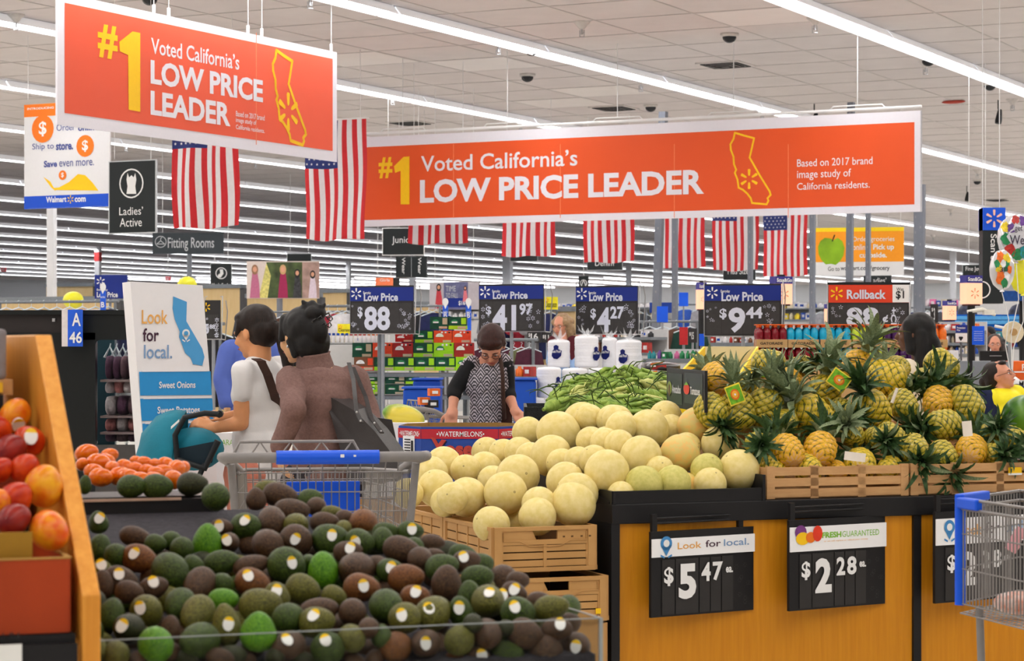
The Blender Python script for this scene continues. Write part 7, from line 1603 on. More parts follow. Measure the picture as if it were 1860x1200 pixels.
def hand_prims(mb, w, d, nrm, s=1, curl=.5, thumb=1):
    """w wrist, d towards the fingers, nrm out of the back of the hand; fingers curl away from nrm"""
    w, d = Vector(w), Vector(d).normalized(); nrm = Vector(nrm); nrm = (nrm-d*nrm.dot(d)).normalized(); sd = d.cross(nrm)
    for k in range(4): cap(mb, w+sd*s*(.014*(k-1.5)), w+d*s*.078+sd*s*.0195*(k-1.5), .016*s, .0115*s)
    for k, L_ in enumerate((.068, .078, .072, .056)):
        p = w+d*s*.08+sd*s*.02*(k-1.5); a = .15
        for j, f in enumerate((.45, .32, .25)):
            a += curl*(.6+.25*j); q = p+(d*math.cos(a)-nrm*math.sin(a))*L_*f*s; cap(mb, p, q, .0092*s-.0008*j, .0086*s-.0008*j); p = q
    p = w+d*s*.02+sd*s*.028*thumb
    for dd, L_ in ((d*.6+sd*thumb*.8-nrm*.2, .035), (d*.9+sd*thumb*.35-nrm*.3, .03), (d*.95-nrm*.4, .024)): q = p+Vector(dd).normalized()*L_*s; cap(mb, p, q, .011*s, .0095*s); p = q
def SK(name, c, c2=None): return mat(name, c, .5, rgb2=c2 or tuple(min(255, int(x*1.05)) for x in c), scale=20, sss=.08, bump=.05, bscale=200)
def HAIR(name, c, c2): return mat(name, c, .42, rgb2=c2, scale=12, stretch=(30, 30, 2), bump=.35, bscale=60, spec=.28)
def torso(mb, J, infl=0, lo=0, w=1, fat=1, hi=1):
    sl, sr, hip = J['sl'], J['sr'], J['hip']; mid = (sl+sr)/2; ac = (sr-sl).normalized(); up = (mid-hip).normalized(); fw = ac.cross(up).normalized(); M = Matrix((ac, up.cross(ac), up)).transposed(); W = (sr-sl).length/2
    H = (mid-hip).length
    for f, rx, ry, rz in ((.93, 1.0, .085, .1), (.75, .98, .115, .15), (.5, .84, .11, .16), (.28, .86, .115, .15), (.05, .98, .125, .15)):
        if lo <= f <= hi: mb.ell(hip.lerp(mid, f), (W*rx*w+infl, ry*fat+infl, rz), DUM, M, 20, 12)
    for s in (sl, sr) if hi == 1 else (): mb.ell(s.lerp(mid, .1)-up*.012, (.052+infl,)*3, DUM, M, 14, 10)
def person(label, J, skin, hair, facing, head_c, hs=1, vox=.008, top=None, bottom=None, sleeve=1, sl_r=(.055, .045, .034), hands=(), neck_r=.05, shoes=True, glasses=False, hdup=(0, 0, 1), topname='shirt', disp=.004, w=1, fat=1, lips=(170, 84, 76), low=0, hi=1):
    t = thing('person', label, 'person', (J['hip'].x, J['hip'].y, 0)); M = frame(facing, hdup); hc = Vector(head_c)
    mb = MB(); head_prims(mb, hc, M, hs); mid = (J['sl']+J['sr'])/2
    cap(mb, hc+M @ Vector((0, .025, -.05)), mid+UP*.0, neck_r, neck_r*1.15); cap(mb, J['sl'].lerp(mid, .1)-UP*.02, J['sr'].lerp(mid, .1)-UP*.02, .042, .042)
    torso(mb, J, -.024, 0, w, fat)
    for a, b, c in (('sl', 'el', 'wl'), ('sr', 'er', 'wr')):
        cap(mb, J[a], J[b], .046, .037); cap(mb, J[b], J[c], .038, .026); cap(mb, J[c], J[c]+(J[c]-J[b]).normalized()*.03, .026, .024)
    for h in hands: hand_prims(mb, *h)
    for s in 'lr':
        cap(mb, J['h'+s], J['k'+s], .085, .058); cap(mb, J['k'+s], J['a'+s], .056, .036); cap(mb, J['a'+s], J['a'+s]+Vector((0, 0, -.03)), .036, .04)
    bake('body', mb, skin, vox, t, 4)
    face_parts(t, hc, M, hs, hair, glasses, lips)
    if top:
        mb = MB(); torso(mb, J, .006, low, w, fat, hi)
        if hi < 1:
            for q_ in (J['sl'], J['sr']): cap(mb, q_.lerp(mid, .12)+UP*.01, q_.lerp(mid, .3)-UP*.13, .055, .07)
        for a, b, c in (('sl', 'el', 'wl'), ('sr', 'er', 'wr')):
            if sleeve <= 1: cap(mb, J[a], J[a].lerp(J[b], sleeve), sl_r[0]+.006, sl_r[1]+.008)
            else: cap(mb, J[a], J[b], sl_r[0]+.004, sl_r[1]+.004); cap(mb, J[b], J[b].lerp(J[c], sleeve-1), sl_r[1]+.004, sl_r[2]+.004)
        bake(topname, mb, top, vox, t, 5, disp, 14)
    if bottom:
        mb = MB()
        for s in 'lr': cap(mb, J['h'+s], J['k'+s], .1, .075); cap(mb, J['k'+s], J['a'+s], .075, .06)
        cap(mb, J['hl']+UP*.04, J['hr']+UP*.04, .11, .11); mb.ell(J['hip']+UP*.03, ((J['sr']-J['sl']).length/2*.95, .125*fat, .12), DUM, None, 16, 10)
        bake('trousers', mb, bottom, vox*1.4, t, 4, disp, 10)
    if shoes:
        for s in 'lr': mb = MB(); a = J['a'+s]; f = J.get('toe', Vector((0, 1, 0))); cap(mb, Vector((a.x, a.y, .04))-f*.04, Vector((a.x, a.y, .035))+f*.14, .042, .036); bake('shoe', mb, mat('shoe_dark', (50, 46, 48), .5), .012, t, 3)
    return t, M, hc
def legs(J, hx, D, z=.86, dz=0, f=(0, 1, 0)):
    f = Vector(f).normalized(); ac = Vector((f.y, -f.x, 0)); h = Vector((hx, D, z)); J['hip'] = h+UP*.06
    for s, k in (('l', -1), ('r', 1)):
        J['h'+s] = h+ac*k*.085; J['k'+s] = h+ac*k*.095+f*.03*k-UP*(z*.52-.0); J['a'+s] = Vector((h.x, h.y, .07))+ac*k*.1+f*.06*k
    J['toe'] = f; return J
def hairblob(t, prims, m, vox=.008, disp=.004, ds=30, name='hair'):
    mb = MB()
    for p in prims:
        if len(p) == 3: mb.ell(p[0], p[1], DUM, p[2], 20, 14)
        else: cap(mb, p[0], p[1], p[2], p[3])
    return bake(name, mb, m, vox, t, 3, disp, ds)
SKA = SK('skin_tan', (214, 150, 104)); SKB = SK('skin_light_olive', (206, 158, 116)); SKC = SK('skin_rosy', (204, 142, 116)); SKD = SK('skin_deep', (96, 64, 48))
HB = HAIR('hair_black', (6, 5, 6), (22, 18, 18)); HBR = HAIR('hair_dark_brown', (12, 8, 8), (44, 28, 20)); HRD = HAIR('hair_reddish', (24, 8, 8), (70, 30, 22)); HCU = HAIR('hair_curly_blond', (120, 92, 62), (196, 166, 128))
# --- white t-shirt, pushing the stroller
D = 10.6; J = dict(sl=P(441, 674, D-.14), sr=P(503, 668, D+.12), el=P(438, 768, D-.12), wl=P(388, 777, D-.16), er=P(450, 752, D+.16), wr=P(412, 757, D+.06)); legs(J, P(470, 0, D).x, D, .84, f=(-.8, .6, 0))
hc = P(462, 606, D); f = Vector((-.86, .5, -.22)); m_tee = mat('white_tshirt', (226, 224, 224), .85, var=.03, scale=10, bump=.15, bscale=300)
t, M, hc = person('woman with a dark ponytail and a white T-shirt pushing the teal stroller', J, SKA, HBR, f, hc, .98, .007, m_tee, mat('salmon_trousers', (206, 128, 108), .8, bump=.2), .4, (.054, .05, .05), [(J['wl'], (-1, -.1, .35), (.1, -.6, .8), .95, .9, 1), (J['wr'], (-1, 0, .25), (0, -.3, 1), .9, .9, -1)], topname='t_shirt', disp=.016, w=.98)
w_ = lambda x, y, z: hc+M @ Vector((x, y, z))
hairblob(t, [(w_(0, .024, .052), (.083, .1, .086), M), (w_(0, .052, .0), (.081, .072, .08), M), (w_(0, -.03, .085), (.066, .05, .035), M), (w_(-.055, -.03, .06), w_(-.07, -.06, .0), .022, .007), (w_(.055, -.03, .06), w_(.07, -.055, .0), .022, .007), (w_(0, .11, .0), w_(.0, .15, -.01), .036, .034), (w_(0, .15, -.01), w_(-.005, .165, -.12), .036, .04), (w_(-.005, .165, -.12), w_(-.01, .14, -.26), .04, .012)], HBR, .006)
mb = MB(); mb.tube([w_(0, .122+.03*math.cos(k*PI/6), -.0+.03*math.sin(k*PI/6)) for k in range(12)], .007, BLACK, 5, closed=True); obj('hair_tie', mb, t)
mb = MB(); p = [P(466, 652, D-.17), P(474, 656, D-.19), P(486, 680, D-.17), P(498, 715, D-.12), P(506, 745, D-.05)]
for a, b in zip(p, p[1:]): mb.box((a+b)/2, (.042, .008, (b-a).length+.01), mat('brown_strap', (64, 42, 34), .6), uz=(a-b))
obj('bag_strap', mb, t)
# --- brown sweater
D = 9.95; J = dict(sl=P(527, 690, D-.06), sr=P(641, 688, D+.02), el=P(535, 744, D-.26), wl=P(508, 812, D-.18), er=P(668, 758, D-.02), wr=P(690, 810, D-.14)); legs(J, P(588, 0, D).x, D, .84, f=(-.25, 1, 0))
hc = P(546, 612, D+.02); f = Vector((-.7, .7, -.12)); m_swt = mat('brown_sweater', (118, 90, 84), .95, rgb2=(134, 104, 98), scale=90, bump=.35, bscale=260)
t, M, hc = person('woman seen from behind in a brown knit sweater, black hair pinned up, dark tote bag', J, SKB, HB, f, hc, 1.03, .007, m_swt, mat('dark_slacks', (50, 46, 50), .8), 1.95, (.062, .054, .042), [(J['wl'], (.1, -.2, -1), (-1, -.3, 0), 1, .4, 1), (J['wr'], (.1, -.3, -1), (1, -.2, 0), 1, .5, -1)], topname='sweater', disp=.014, w=1.04, fat=1.15)
w_ = lambda x, y, z: hc+M @ Vector((x, y, z))
mb = MB(); mb.lathe(P(572, 668, D), [(.09, -.02), (.082, .02), (.074, .055), (.078, .065), (.066, .06), (.06, .0)], m_swt, 24, axis=(-.12, -.1, 1)); obj('roll_collar', mb, t)
hairblob(t, [(w_(0, .028, .035), (.094, .104, .1), M), (w_(-.01, .06, -.03), (.088, .075, .09), M), (w_(0, .12, .02), (.05, .045, .065), M), (w_(0, .11, .09), (.05, .05, .04), M), (w_(-.0, .05, .11), w_(0, .1, .128), .035, .024), (w_(0, .1, .128), w_(0, .15, .118), .02, .01), (w_(0, .08, .12), w_(.02, .06, .15), .02, .01), (w_(0, .13, .1), w_(-.02, .16, .125), .018, .007), (w_(.05, -.03, .08), w_(.075, -.045, .0), .03, .016), (w_(-.05, -.03, .08), w_(-.075, -.045, .02), .03, .02), (w_(.07, .01, -.02), w_(.066, .03, -.09), .02, .012)], HB, .006, .005)
mb = MB()
for dx, dz in ((-.03, 0), (.0, .012), (.03, .0), (.05, -.01), (-.01, -.03), (.02, -.03)):
    q = w_(-.02+dx, .165-abs(dx)*.6, .062+dz); mb.tube([q+M @ Vector((-.015, .002, 0)), q+M @ Vector((0, .012, .012)), q+M @ Vector((.015, .002, 0)), q+M @ Vector((0, .006, -.01))], .0035, mat('shiny_clip', (30, 30, 34), .05, coat=1), 5, closed=True)
obj('hair_clip', mb, t, kind='stuff')
mb = MB(); mb.ell(w_(.083, .006, -.042), (.005, .005, .007), CHROME); obj('earring', mb, t)
# tote bag
m_tote = mat('dark_tote_leather', (58, 54, 54), .45, var=.1, scale=14, bump=.12, bscale=150, coat=.15)
t = thing('tote_bag', 'dark leather tote bag hanging from the shoulder of the woman in brown', 'bag', P(660, 800, 9.7)); DT = 9.72
f_ = [P(x, y, d) for x, y, d in ((591, 729, 9.84), (602, 722, 9.8), (643, 745, 9.7), (680, 782, 9.66), (706, 816, 9.64), (730, 852, 9.62), (690, 880, 9.62), (634, 880, 9.68), (614, 800, 9.76), (600, 752, 9.8))]; dv = Vector((.05, .11, .01))
mb = MB(); n = len(f_); b_ = [p+dv for p in f_]; ctr = sum(f_, Vector())/n+Vector((0, -.02, -.01))
mb.add(f_+b_+[ctr], [(i, (i+1) % n, 2*n) for i in range(n)], m_tote, True); mb.add(f_+b_, [tuple(range(2*n-1, n-1, -1))]+[(i, i+n, (i+1) % n+n, (i+1) % n) for i in range(n)], m_tote); obj('bag_body', mb, t, bevel=.006)
mb = MB(); pf = [P(674, 757, 9.8), P(712, 762, 9.78), P(723, 820, 9.75), P(700, 820, 9.8)]; mb.prism([(0, 0), (.085, -.012), (.115, -.15), (.125, -.28), (.05, -.28)], (1, 0, 0), (0, 0, 1), P(676, 757, 9.8), .02, m_tote); obj('far_panel', mb, t)
mb = MB()
for p in ([P(634, 660, 9.78), P(642, 690, 9.74), P(645, 722, 9.7), P(648, 748, 9.67), P(656, 766, 9.64)], [P(642, 668, 9.9), P(664, 720, 9.86), P(675, 760, 9.72), P(693, 785, 9.63)]):
    for a, b in zip(p, p[1:]): mb.box((a+b)/2, (.018, .006, (b-a).length+.008), m_tote, uz=(a-b))
obj('strap', mb, t)
mb = MB(); 
for x, y in ((655, 764), (692, 783), (648, 748), (680, 768)): mb.ell(P(x, y, 9.635), (.005, .004, .005), CHROME)
obj('rivet', mb, t, kind='stuff')
# --- patterned top
def zigzag_mat():
    m = bpy.data.materials.new('patterned_top'); m.use_nodes = True; nt = m.node_tree; b = nt.nodes['Principled BSDF']; N = nt.nodes.new; L_ = nt.links.new
    tc = N('ShaderNodeTexCoord'); sx = N('ShaderNodeSeparateXYZ'); L_(tc.outputs['Object'], sx.inputs[0])
    def mth(op, a, b=None, c=None):
        n = N('ShaderNodeMath'); n.operation = op
        for i, v in enumerate((a, b, c)):
            if v is None: continue
            if isinstance(v, (int, float)): n.inputs[i].default_value = v
            else: L_(v, n.inputs[i])
        return n.outputs[0]
    tri = mth('ABSOLUTE', mth('SUBTRACT', mth('FRACT', mth('MULTIPLY', sx.outputs[0], 13.5)), .5)); z = mth('MULTIPLY', sx.outputs[2], 11)
    bz = mth('FRACT', mth('ADD', z, mth('MULTIPLY', tri, 1.1))); bz2 = mth('FRACT', mth('SUBTRACT', mth('MULTIPLY', z, 1.0), mth('MULTIPLY', tri, 1.1)))
    st = mth('SINE', mth('MULTIPLY', mth('MAXIMUM', bz, bz2), 26)); nz = N('ShaderNodeTexNoise'); nz.inputs['Scale'].default_value = 70; L_(tc.outputs['Object'], nz.inputs['Vector'])
    v = mth('ADD', mth('MULTIPLY', st, .42), nz.outputs['Fac']); rp = N('ShaderNodeValToRGB'); L_(v, rp.inputs[0]); rp.color_ramp.elements[0].position = .35; rp.color_ramp.elements[0].color = (*lin((50, 48, 54)), 1); rp.color_ramp.elements[1].position = .82; rp.color_ramp.elements[1].color = (*lin((196, 188, 198)), 1)
    L_(rp.outputs[0], b.inputs['Base Color']); b.inputs['Roughness'].default_value = .85; return m
D = 13.4; J = dict(sl=P(854, 665, D), sr=P(917, 660, D+.03), el=P(826, 708, D-.02), wl=P(822, 746, D-.12), er=P(922, 712, D+.04), wr=P(935, 744, D-.1)); legs(J, P(880, 0, D).x, D, .84, f=(.1, -1, 0))
J['hip'] = P(880, 800, D+.04); hc = P(893, 628, D-.07); f = Vector((-.08, -.72, -.75))
m_pt = zigzag_mat(); m_bk = mat('black_knit', (22, 22, 25), .85, var=.1)
t, M, hc = person('woman in a black and grey diamond-patterned top looking down into the watermelon bin', J, SKC, HRD, f, hc, .95, .007, m_pt, mat('dark_slacks', (0, 0, 0)), .1, (.05, .05, .05), [(J['wl'], (-.15, -.25, -1), (-.3, -1, .2), 1, .25, 1), (J['wr'], (.45, -.5, -.8), (.3, -.7, .6), .95, .35, -1)], topname='patterned_top', glasses=True, hdup=(0, 0, 1), w=1.05, hi=.8)
mb = MB()
for a, b, c in (('sl', 'el', 'wl'), ('sr', 'er', 'wr')): cap(mb, J[a]-UP*.005, J[b], .058, .05); cap(mb, J[b], J[b].lerp(J[c], .25), .05, .046); 
bake('black_sleeve', mb, m_bk, .008, t, 3, .003, 20)
w_ = lambda x, y, z: hc+M @ Vector((x, y, z))
hairblob(t, [(w_(0, .018, .048), (.082, .098, .084), M), (w_(0, -.04, .07), (.058, .045, .036), M), (w_(0, .055, 0), (.079, .068, .08), M), (w_(.03, -.045, .068), (.04, .03, .024), M), (w_(-.03, -.045, .068), (.04, .03, .024), M), (w_(.07, .0, .03), w_(.074, .01, -.02), .018, .01), (w_(-.07, .0, .03), w_(-.074, .01, -.02), .018, .01)], HRD, .007)
mb = MB(); mb.tube([P(909, 650, D-.1), P(913, 680, D-.13), P(914, 720, D-.1), P(916, 760, D-.02)], .012, mat('brown_strap', (0, 0, 0)), 6); mb.box(P(915, 745, D+.08), (.1, .1, .2), mat('brown_bag', (70, 42, 34), .6)); obj('shoulder_bag', mb, t)
# --- blue shirt man
D = 14.2; J = dict(sl=P(418, 636, D), sr=P(492, 636, D+.05), el=P(406, 690, D-.08), wl=P(412, 735, D-.15), er=P(505, 695, D), wr=P(500, 745, D-.1)); legs(J, P(452, 0, D).x, D, .86, f=(.1, 1, 0))
hc = P(474, 592, D+.12); t, M, hc = person('man in a blue long-sleeved shirt bending over beyond the woman in white', J, SKB, HB, Vector((.5, .8, -.4)), hc, 1, .009, mat('blue_shirt', (84, 104, 182), .8, var=.06, scale=8, bump=.15), mat('black_trousers', (24, 24, 28), .8), 1.9, (.07, .062, .05), [(J['wl'], (0, 0, -1), (-1, 0, 0), 1, .3, 1), (J['wr'], (0, 0, -1), (1, 0, 0), 1, .3, -1)], disp=.012, w=1.1)
w_ = lambda x, y, z: hc+M @ Vector((x, y, z)); hairblob(t, [(w_(0, .03, .04), (.084, .096, .09), M)], HB, .01)
mb = MB(); mb.lathe((J['sl']+J['sr'])/2+UP*.03, [(.085, 0), (.07, .035), (.072, .04)], MATS['blue_shirt'], 16); obj('collar', mb, t)
# --- curly hair
D = 23; J = dict(sl=P(1006, 626, D), sr=P(1041, 626, D), el=P(1000, 655, D-.05), wl=P(1008, 672, D-.2), er=P(1048, 655, D-.05), wr=P(1040, 672, D-.2)); legs(J, P(1024, 0, D).x, D, .84, f=(-.6, -1, 0))
hc = P(1019, 592, D); t, M, hc = person('curly fair-haired woman in a pale blue top, far behind the white plate packs', J, SKC, HCU, Vector((-.5, -.85, -.1)), hc, .95, .012, mat('pale_blue_top', (140, 170, 210), .8), mat('dark_slacks', (0, 0, 0)), 1.8, (.06, .05, .04), glasses=True)
w_ = lambda x, y, z: hc+M @ Vector((x, y, z)); pr = [(w_(0, .04, .03), (.1, .1, .1), M)]+[(w_(.1*math.cos(a*1.1), .04+.06*math.sin(a*2.3), .07*math.sin(a*1.7)-.02), (.035, .035, .035), M) for a in range(14) if not (abs(math.cos(a*1.1)) < .4 and math.sin(a*2.3) < 0)]+[(w_(-.08, .03, -.05), w_(-.08, .04, -.15), .035, .025), (w_(.08, .03, -.05), w_(.09, .04, -.16), .035, .025)]
hairblob(t, pr, HCU, .01, .016, 40)
mb = MB(); 
for s in (J['sl'], J['sr']): cap(mb, s+Vector((0, -.02, .03)), s+Vector((0, -.04, -.25)), .07, .07)
bake('maroon_cardigan', mb, mat('maroon_knit', (84, 26, 36), .9), .014, t, 3)
# --- long black hair
D = 13.6; J = dict(sl=P(1648, 672, D-.1), sr=P(1700, 668, D+.1), el=P(1640, 735, D-.1), wl=P(1625, 780, D-.2), er=P(1712, 735, D+.1), wr=P(1715, 790, D)); legs(J, P(1675, 0, D).x, D, .84, f=(-1, .3, 0))
hc = P(1660, 607, D); t, M, hc = person('shopper with long straight black hair and a cream top, beyond the pineapples', J, SKD, HB, Vector((-.95, .3, 0)), hc, .98, .009, mat('cream_top', (226, 212, 190), .85, var=.06, bump=.3, bscale=60), mat('black_trousers', (0, 0, 0)), .5, (.065, .06, .05))
w_ = lambda x, y, z: hc+M @ Vector((x, y, z)); hairblob(t, [(w_(0, .03, .04), (.09, .105, .095), M), (w_(0, .06, -.03), (.086, .08, .11), M), (w_(.06, .05, 0), w_(.07, .06, -.17), .045, .05), (w_(-.06, .05, 0), w_(-.06, .08, -.15), .045, .04), (w_(0, .1, -.05), w_(0, .15, -.18), .06, .045), (w_(.05, -.03, .06), w_(.07, -.01, -.1), .03, .03)], HB, .009)
# --- cashier in the yellow vest
D = 17; J = dict(sl=P(1791, 722, D-.12), sr=P(1848, 716, D+.08), el=P(1788, 775, D-.14), wl=P(1830, 820, D-.2), er=P(1868, 790, D), wr=P(1850, 820, D-.2)); legs(J, P(1822, 0, D+.02).x, D, .5, f=(.7, -.6, 0)); J['hip'] = Vector((P(1822, 0, D).x, D, .58))
for s in 'lr': J['k'+s] = J['h'+s]+Vector((.25, -.3, .0)); J['a'+s] = J['k'+s]+Vector((0, 0, -.42))
hc = P(1817, 684, D); m_nvy = mat('navy_shirt', (24, 32, 66), .85, var=.1)
t, M, hc = person('cashier in a yellow vest over a navy shirt, looking up through glasses', J, SKC, HBR, Vector((.82, -.5, .3)), hc, .98, .009, m_nvy, mat('dark_slacks', (0, 0, 0)), .5, (.075, .075, .06), glasses=True, w=1.05, fat=1.2)
w_ = lambda x, y, z: hc+M @ Vector((x, y, z)); hairblob(t, [(w_(0, .04, .035), (.083, .096, .094), M), (w_(0, .06, -.01), (.078, .07, .075), M), (w_(0, .14, .0), (.04, .035, .04), M), (w_(0, -.05, .095), (.05, .028, .022), M)], HBR, .009)
mb = MB(); torso(mb, dict(J), .036, 0, .8, 1.25); 
bake('yellow_vest', mb, mat('vest_yellow', (240, 226, 30), .6, var=.03), .01, t, 3, .004, 12)
t = thing('stool', 'plain stool under the seated cashier', 'stool', (J['hip'].x, J['hip'].y, 0)); mb = MB(); mb.lathe((J['hip'].x, J['hip'].y, 0), [(.18, 0), (.18, .02), (.03, .03), (.03, .4), (.17, .41), (.17, .44)], GREYM, 14); obj('seat', mb, t)
# --- glasses woman behind the monitor and dark-haired person beyond
D = 27; J = dict(sl=P(1794, 652, D), sr=P(1826, 652, D), el=P(1788, 680, D-.1), wl=P(1800, 690, D-.3), er=P(1832, 680, D-.1), wr=P(1822, 690, D-.3)); legs(J, P(1810, 0, D).x, D, .82, f=(-.2, -1, 0))
hc = P(1807, 626, D); t, M, hc = person('woman with glasses and long dark hair sitting behind the black monitor', J, SKC, HBR, Vector((-.15, -1, 0)), hc, .95, .014, mat('dark_green_top', (46, 54, 50), .85), mat('dark_slacks', (0, 0, 0)), 1.9, glasses=True)
w_ = lambda x, y, z: hc+M @ Vector((x, y, z)); hairblob(t, [(w_(0, .04, .045), (.092, .09, .09), M), (w_(-.085, .03, 0), w_(-.09, .03, -.15), .03, .04), (w_(.085, .03, 0), w_(.1, .03, -.16), .035, .06), (w_(.1, .05, 0), w_(.15, .05, -.14), .04, .05)], HAIR('hair_ash_brown', (36, 30, 28), (84, 74, 70)), .012)
D = 29; J = dict(sl=P(1782, 634, D), sr=P(1810, 634, D), el=P(1778, 660, D), wl=P(1780, 680, D-.1), er=P(1814, 660, D), wr=P(1812, 680, D-.1)); legs(J, P(1796, 0, D).x, D, .86, f=(-1, -.4, 0))
hc = P(1793, 610, D); t, M, hc = person('person with short black hair partly hidden by the woman with glasses', J, SKD, HB, Vector((-.9, -.3, 0)), hc, 1, .014, mat('pale_shirt', (200, 200, 200), .85), mat('dark_slacks', (0, 0, 0)), .5)
w_ = lambda x, y, z: hc+M @ Vector((x, y, z)); hairblob(t, [(w_(0, .03, .045), (.08, .09, .085), M)], HB, .012)

# ================================================================ stroller
m_teal = mat('stroller_teal', (10, 116, 138), .7, var=.12, scale=6, bump=.3, bscale=18); D = 10.35
t = thing('stroller', 'teal stroller canopy with a black handle, pushed by the woman in white', 'stroller', (P(330, 0, D).x, D, 0))
cc = P(322, 838, D); mb = MB(); rings = []
for i in range(9):
    a = -.15+(PI*.62)*i/8; ring = []
    for j in range(13):
        b = PI*j/12; r = .19*(1+.02*math.cos(j*PI)); ring.append(cc+Vector((-math.cos(a)*r*(1+.04*math.sin(i*2.9+j))*math.sin(b)*.95, -math.cos(b)*.2, math.sin(a)*r*math.sin(b)*1.2+.0)))
    rings.append(ring)
mb.ring(rings, m_teal, True, False)
o = obj('canopy', mb, t); sd = o.modifiers.new('s', 'SOLIDIFY'); sd.thickness = .006
mb = MB(); mb.ell(P(352, 815, D), (.14, .16, .1), m_teal, None, 16, 10); obj('seat_pod', mb, t)
m_sb = mat('stroller_black', (18, 24, 28), .5)
mb = MB()
for d in (-.2, .2): mb.tube([P(398, 752, D+d), P(372, 750, D+d), P(335, 758, D+d), P(318, 790, D+d), P(322, 835, D+d), P(372, 1000, D+d), P(400, 1150, D+d)], .013, m_sb, 8); mb.tube([P(372, 842, D+d), P(300, 1000, D+d), P(250, 1160, D+d)], .012, m_sb, 8); mb.tube([P(322, 835, D+d), P(372, 850, D+d), P(396, 800, D+d)], .016, m_sb, 8)
mb.tube([P(398, 752, D-.2), P(400, 751, D), P(398, 752, D+.2)], .017, m_sb, 8); obj('frame', mb, t)
mb = MB(); mb.hexa([P(322, 852, D-.18), P(385, 840, D-.18), P(385, 840, D+.18), P(322, 852, D+.18)], [P(320, 815, D-.18), P(396, 800, D-.18), P(396, 800, D+.18), P(320, 815, D+.18)], mat('stroller_navy', (14, 36, 48), .7)); obj('seat_back', mb, t)
mb = MB(); mb.box(P(318, 770, D-.205), (.05, .004, .012), WHITE, ux=(1, 0, .9)); obj('logo_strip', mb, t)
for x, y, d in ((252, 1165, -.2), (252, 1165, .2), (398, 1150, -.22), (398, 1150, .22)):
    c = P(x, 0, D+d); mb = MB(); mb.lathe((c.x, c.y-.015, .1), [(.07, 0), (.095, .005), (.095, .025), (.07, .03)], m_sb, 18, axis=(0, 1, 0)); obj('wheel', mb, t)
# ================================================================ registers and balloons at the far side
pl = plane_pd(1808, 22, 0); t = sign('tower_sign', 'tall blue and black tower sign reading Scan with a white ring', 'sign', pl, 1785, 378, 1822, 551, DARKSIGN, th=.18)
mb = MB(); a = pl.hit(1785, 418); b_ = pl.hit(1826, 377); c = pl.pt((a[0]+b_[0])/2, (a[1]+b_[1])/2, -.09); mb.box(c, (b_[0]-a[0], .2, b_[1]-a[1]), BLUE, ux=pl.u); obj('blue_cap', mb, t)
mb = MB(); pl.spark(mb, 1804, 397, 16, mat('spark_peach', (240, 190, 170), .5), .05); pl.text(mb, 'Scan & Go', 1799, 505, 1810, 425, WHITE, .01, .012, rot=1); obj('lettering', mb, t)
mb = MB(); pl.disc(mb, 1783, 526, 16, WHITE, .012, inner=.86); obj('ring_print', mb, t)
mb = MB()
for x in (1788, 1819): a = pl.pt(*pl.hit(x, 378), -.09); mb.tube([a, (a.x, a.y, CEIL)], .004, WHITE, 4)
obj('hanging_wire', mb, t, kind='stuff')
pl = plane_pd(1770, 30, .3); t = sign('hanging_sign', 'black Fine Jewelry sign behind the glowing lantern', 'sign', pl, 1748, 480, 1800, 545, DARKSIGN, border=SGREY, bw=1, wires=(1760, 1790))
mb = MB(); pl.text(mb, 'Fine Jewelry', 1754, 494, 1796, 484, WHITE); obj('lettering', mb, t)
m_lan = mat('lantern_glow', (255, 196, 160), .5, emit=.55, var=.02)
for x0, y0, x1, y1, D, lb in ((1744, 500, 1784, 553, 20, 'largest glowing peach lantern with a navy Scan and Go top, by the tower sign'), (1712, 546, 1737, 581, 25, 'smaller glowing peach lantern nearer the price card'), (1398, 502, 1439, 553, 24, 'glowing peach lantern half hidden by the $9.44 sign'), (1264, 513, 1284, 562, 26, 'glowing peach lantern just beside the near edge of the $9.44 sign'), (1497, 552, 1512, 585, 28, 'sliver of a glowing lantern beside the Rollback sign')):
    c = P((x0+x1)/2, (y0+y1)/2, D+.1); W, H = px2m(x1-x0, D)*.86, px2m(y1-y0, D); u = Vector((.9, .43, 0)).normalized()
    t = thing('lantern', lb, 'lantern', (c.x, c.y, 0)); mb = MB(); mb.box(c-UP*H*.12, (W, W*.6, H*.74), m_lan, ux=u); obj('glowing_box', mb, t)
    mb = MB(); mb.box(c+UP*H*.37, (W*1.02, W*.62, H*.26), mat('lantern_navy', (60, 56, 140), .45), ux=u); mb.box(c+UP*H*.53, (W*.3, W*.3, H*.08), BLACK, ux=u); obj('top_cap', mb, t)
    pl = Plane(0, 1, u=u); pl.O = Vector((c.x, c.y, 0))+pl.n*W*.31; mb = MB(); vs, fs = text2d('Scan&Go', .03); mb.add([pl.pt(W*(-.46+.92*x), c.z+H*(.3+.14*z), .006) for x, z in vs], fs, WHITE)
    for k in range(6):
        a = k*PI/3+PI/2; r = W*.28; cz = c.z-H*.12; mb.add([pl.pt(r*(f*math.cos(a)-g_*math.sin(a)), cz+r*(f*math.sin(a)+g_*math.cos(a)), .004) for f, g_ in ((.35, .05), (1, .12), (1, -.12), (.35, -.05))], [(3, 2, 1, 0)], mat('spark_tan', (214, 150, 100), .5))
    obj('lantern_print', mb, t)
    mb = MB(); z = c.z-H*.49; mb.box(c-UP*H*.51, (W*.8, W*.5, .02), mat('lantern_base', (70, 40, 40), .5), ux=u); mb.tube([(c.x, c.y, z), (c.x, c.y, 0)], .035, BLACK, 8); obj('pole', mb, t)
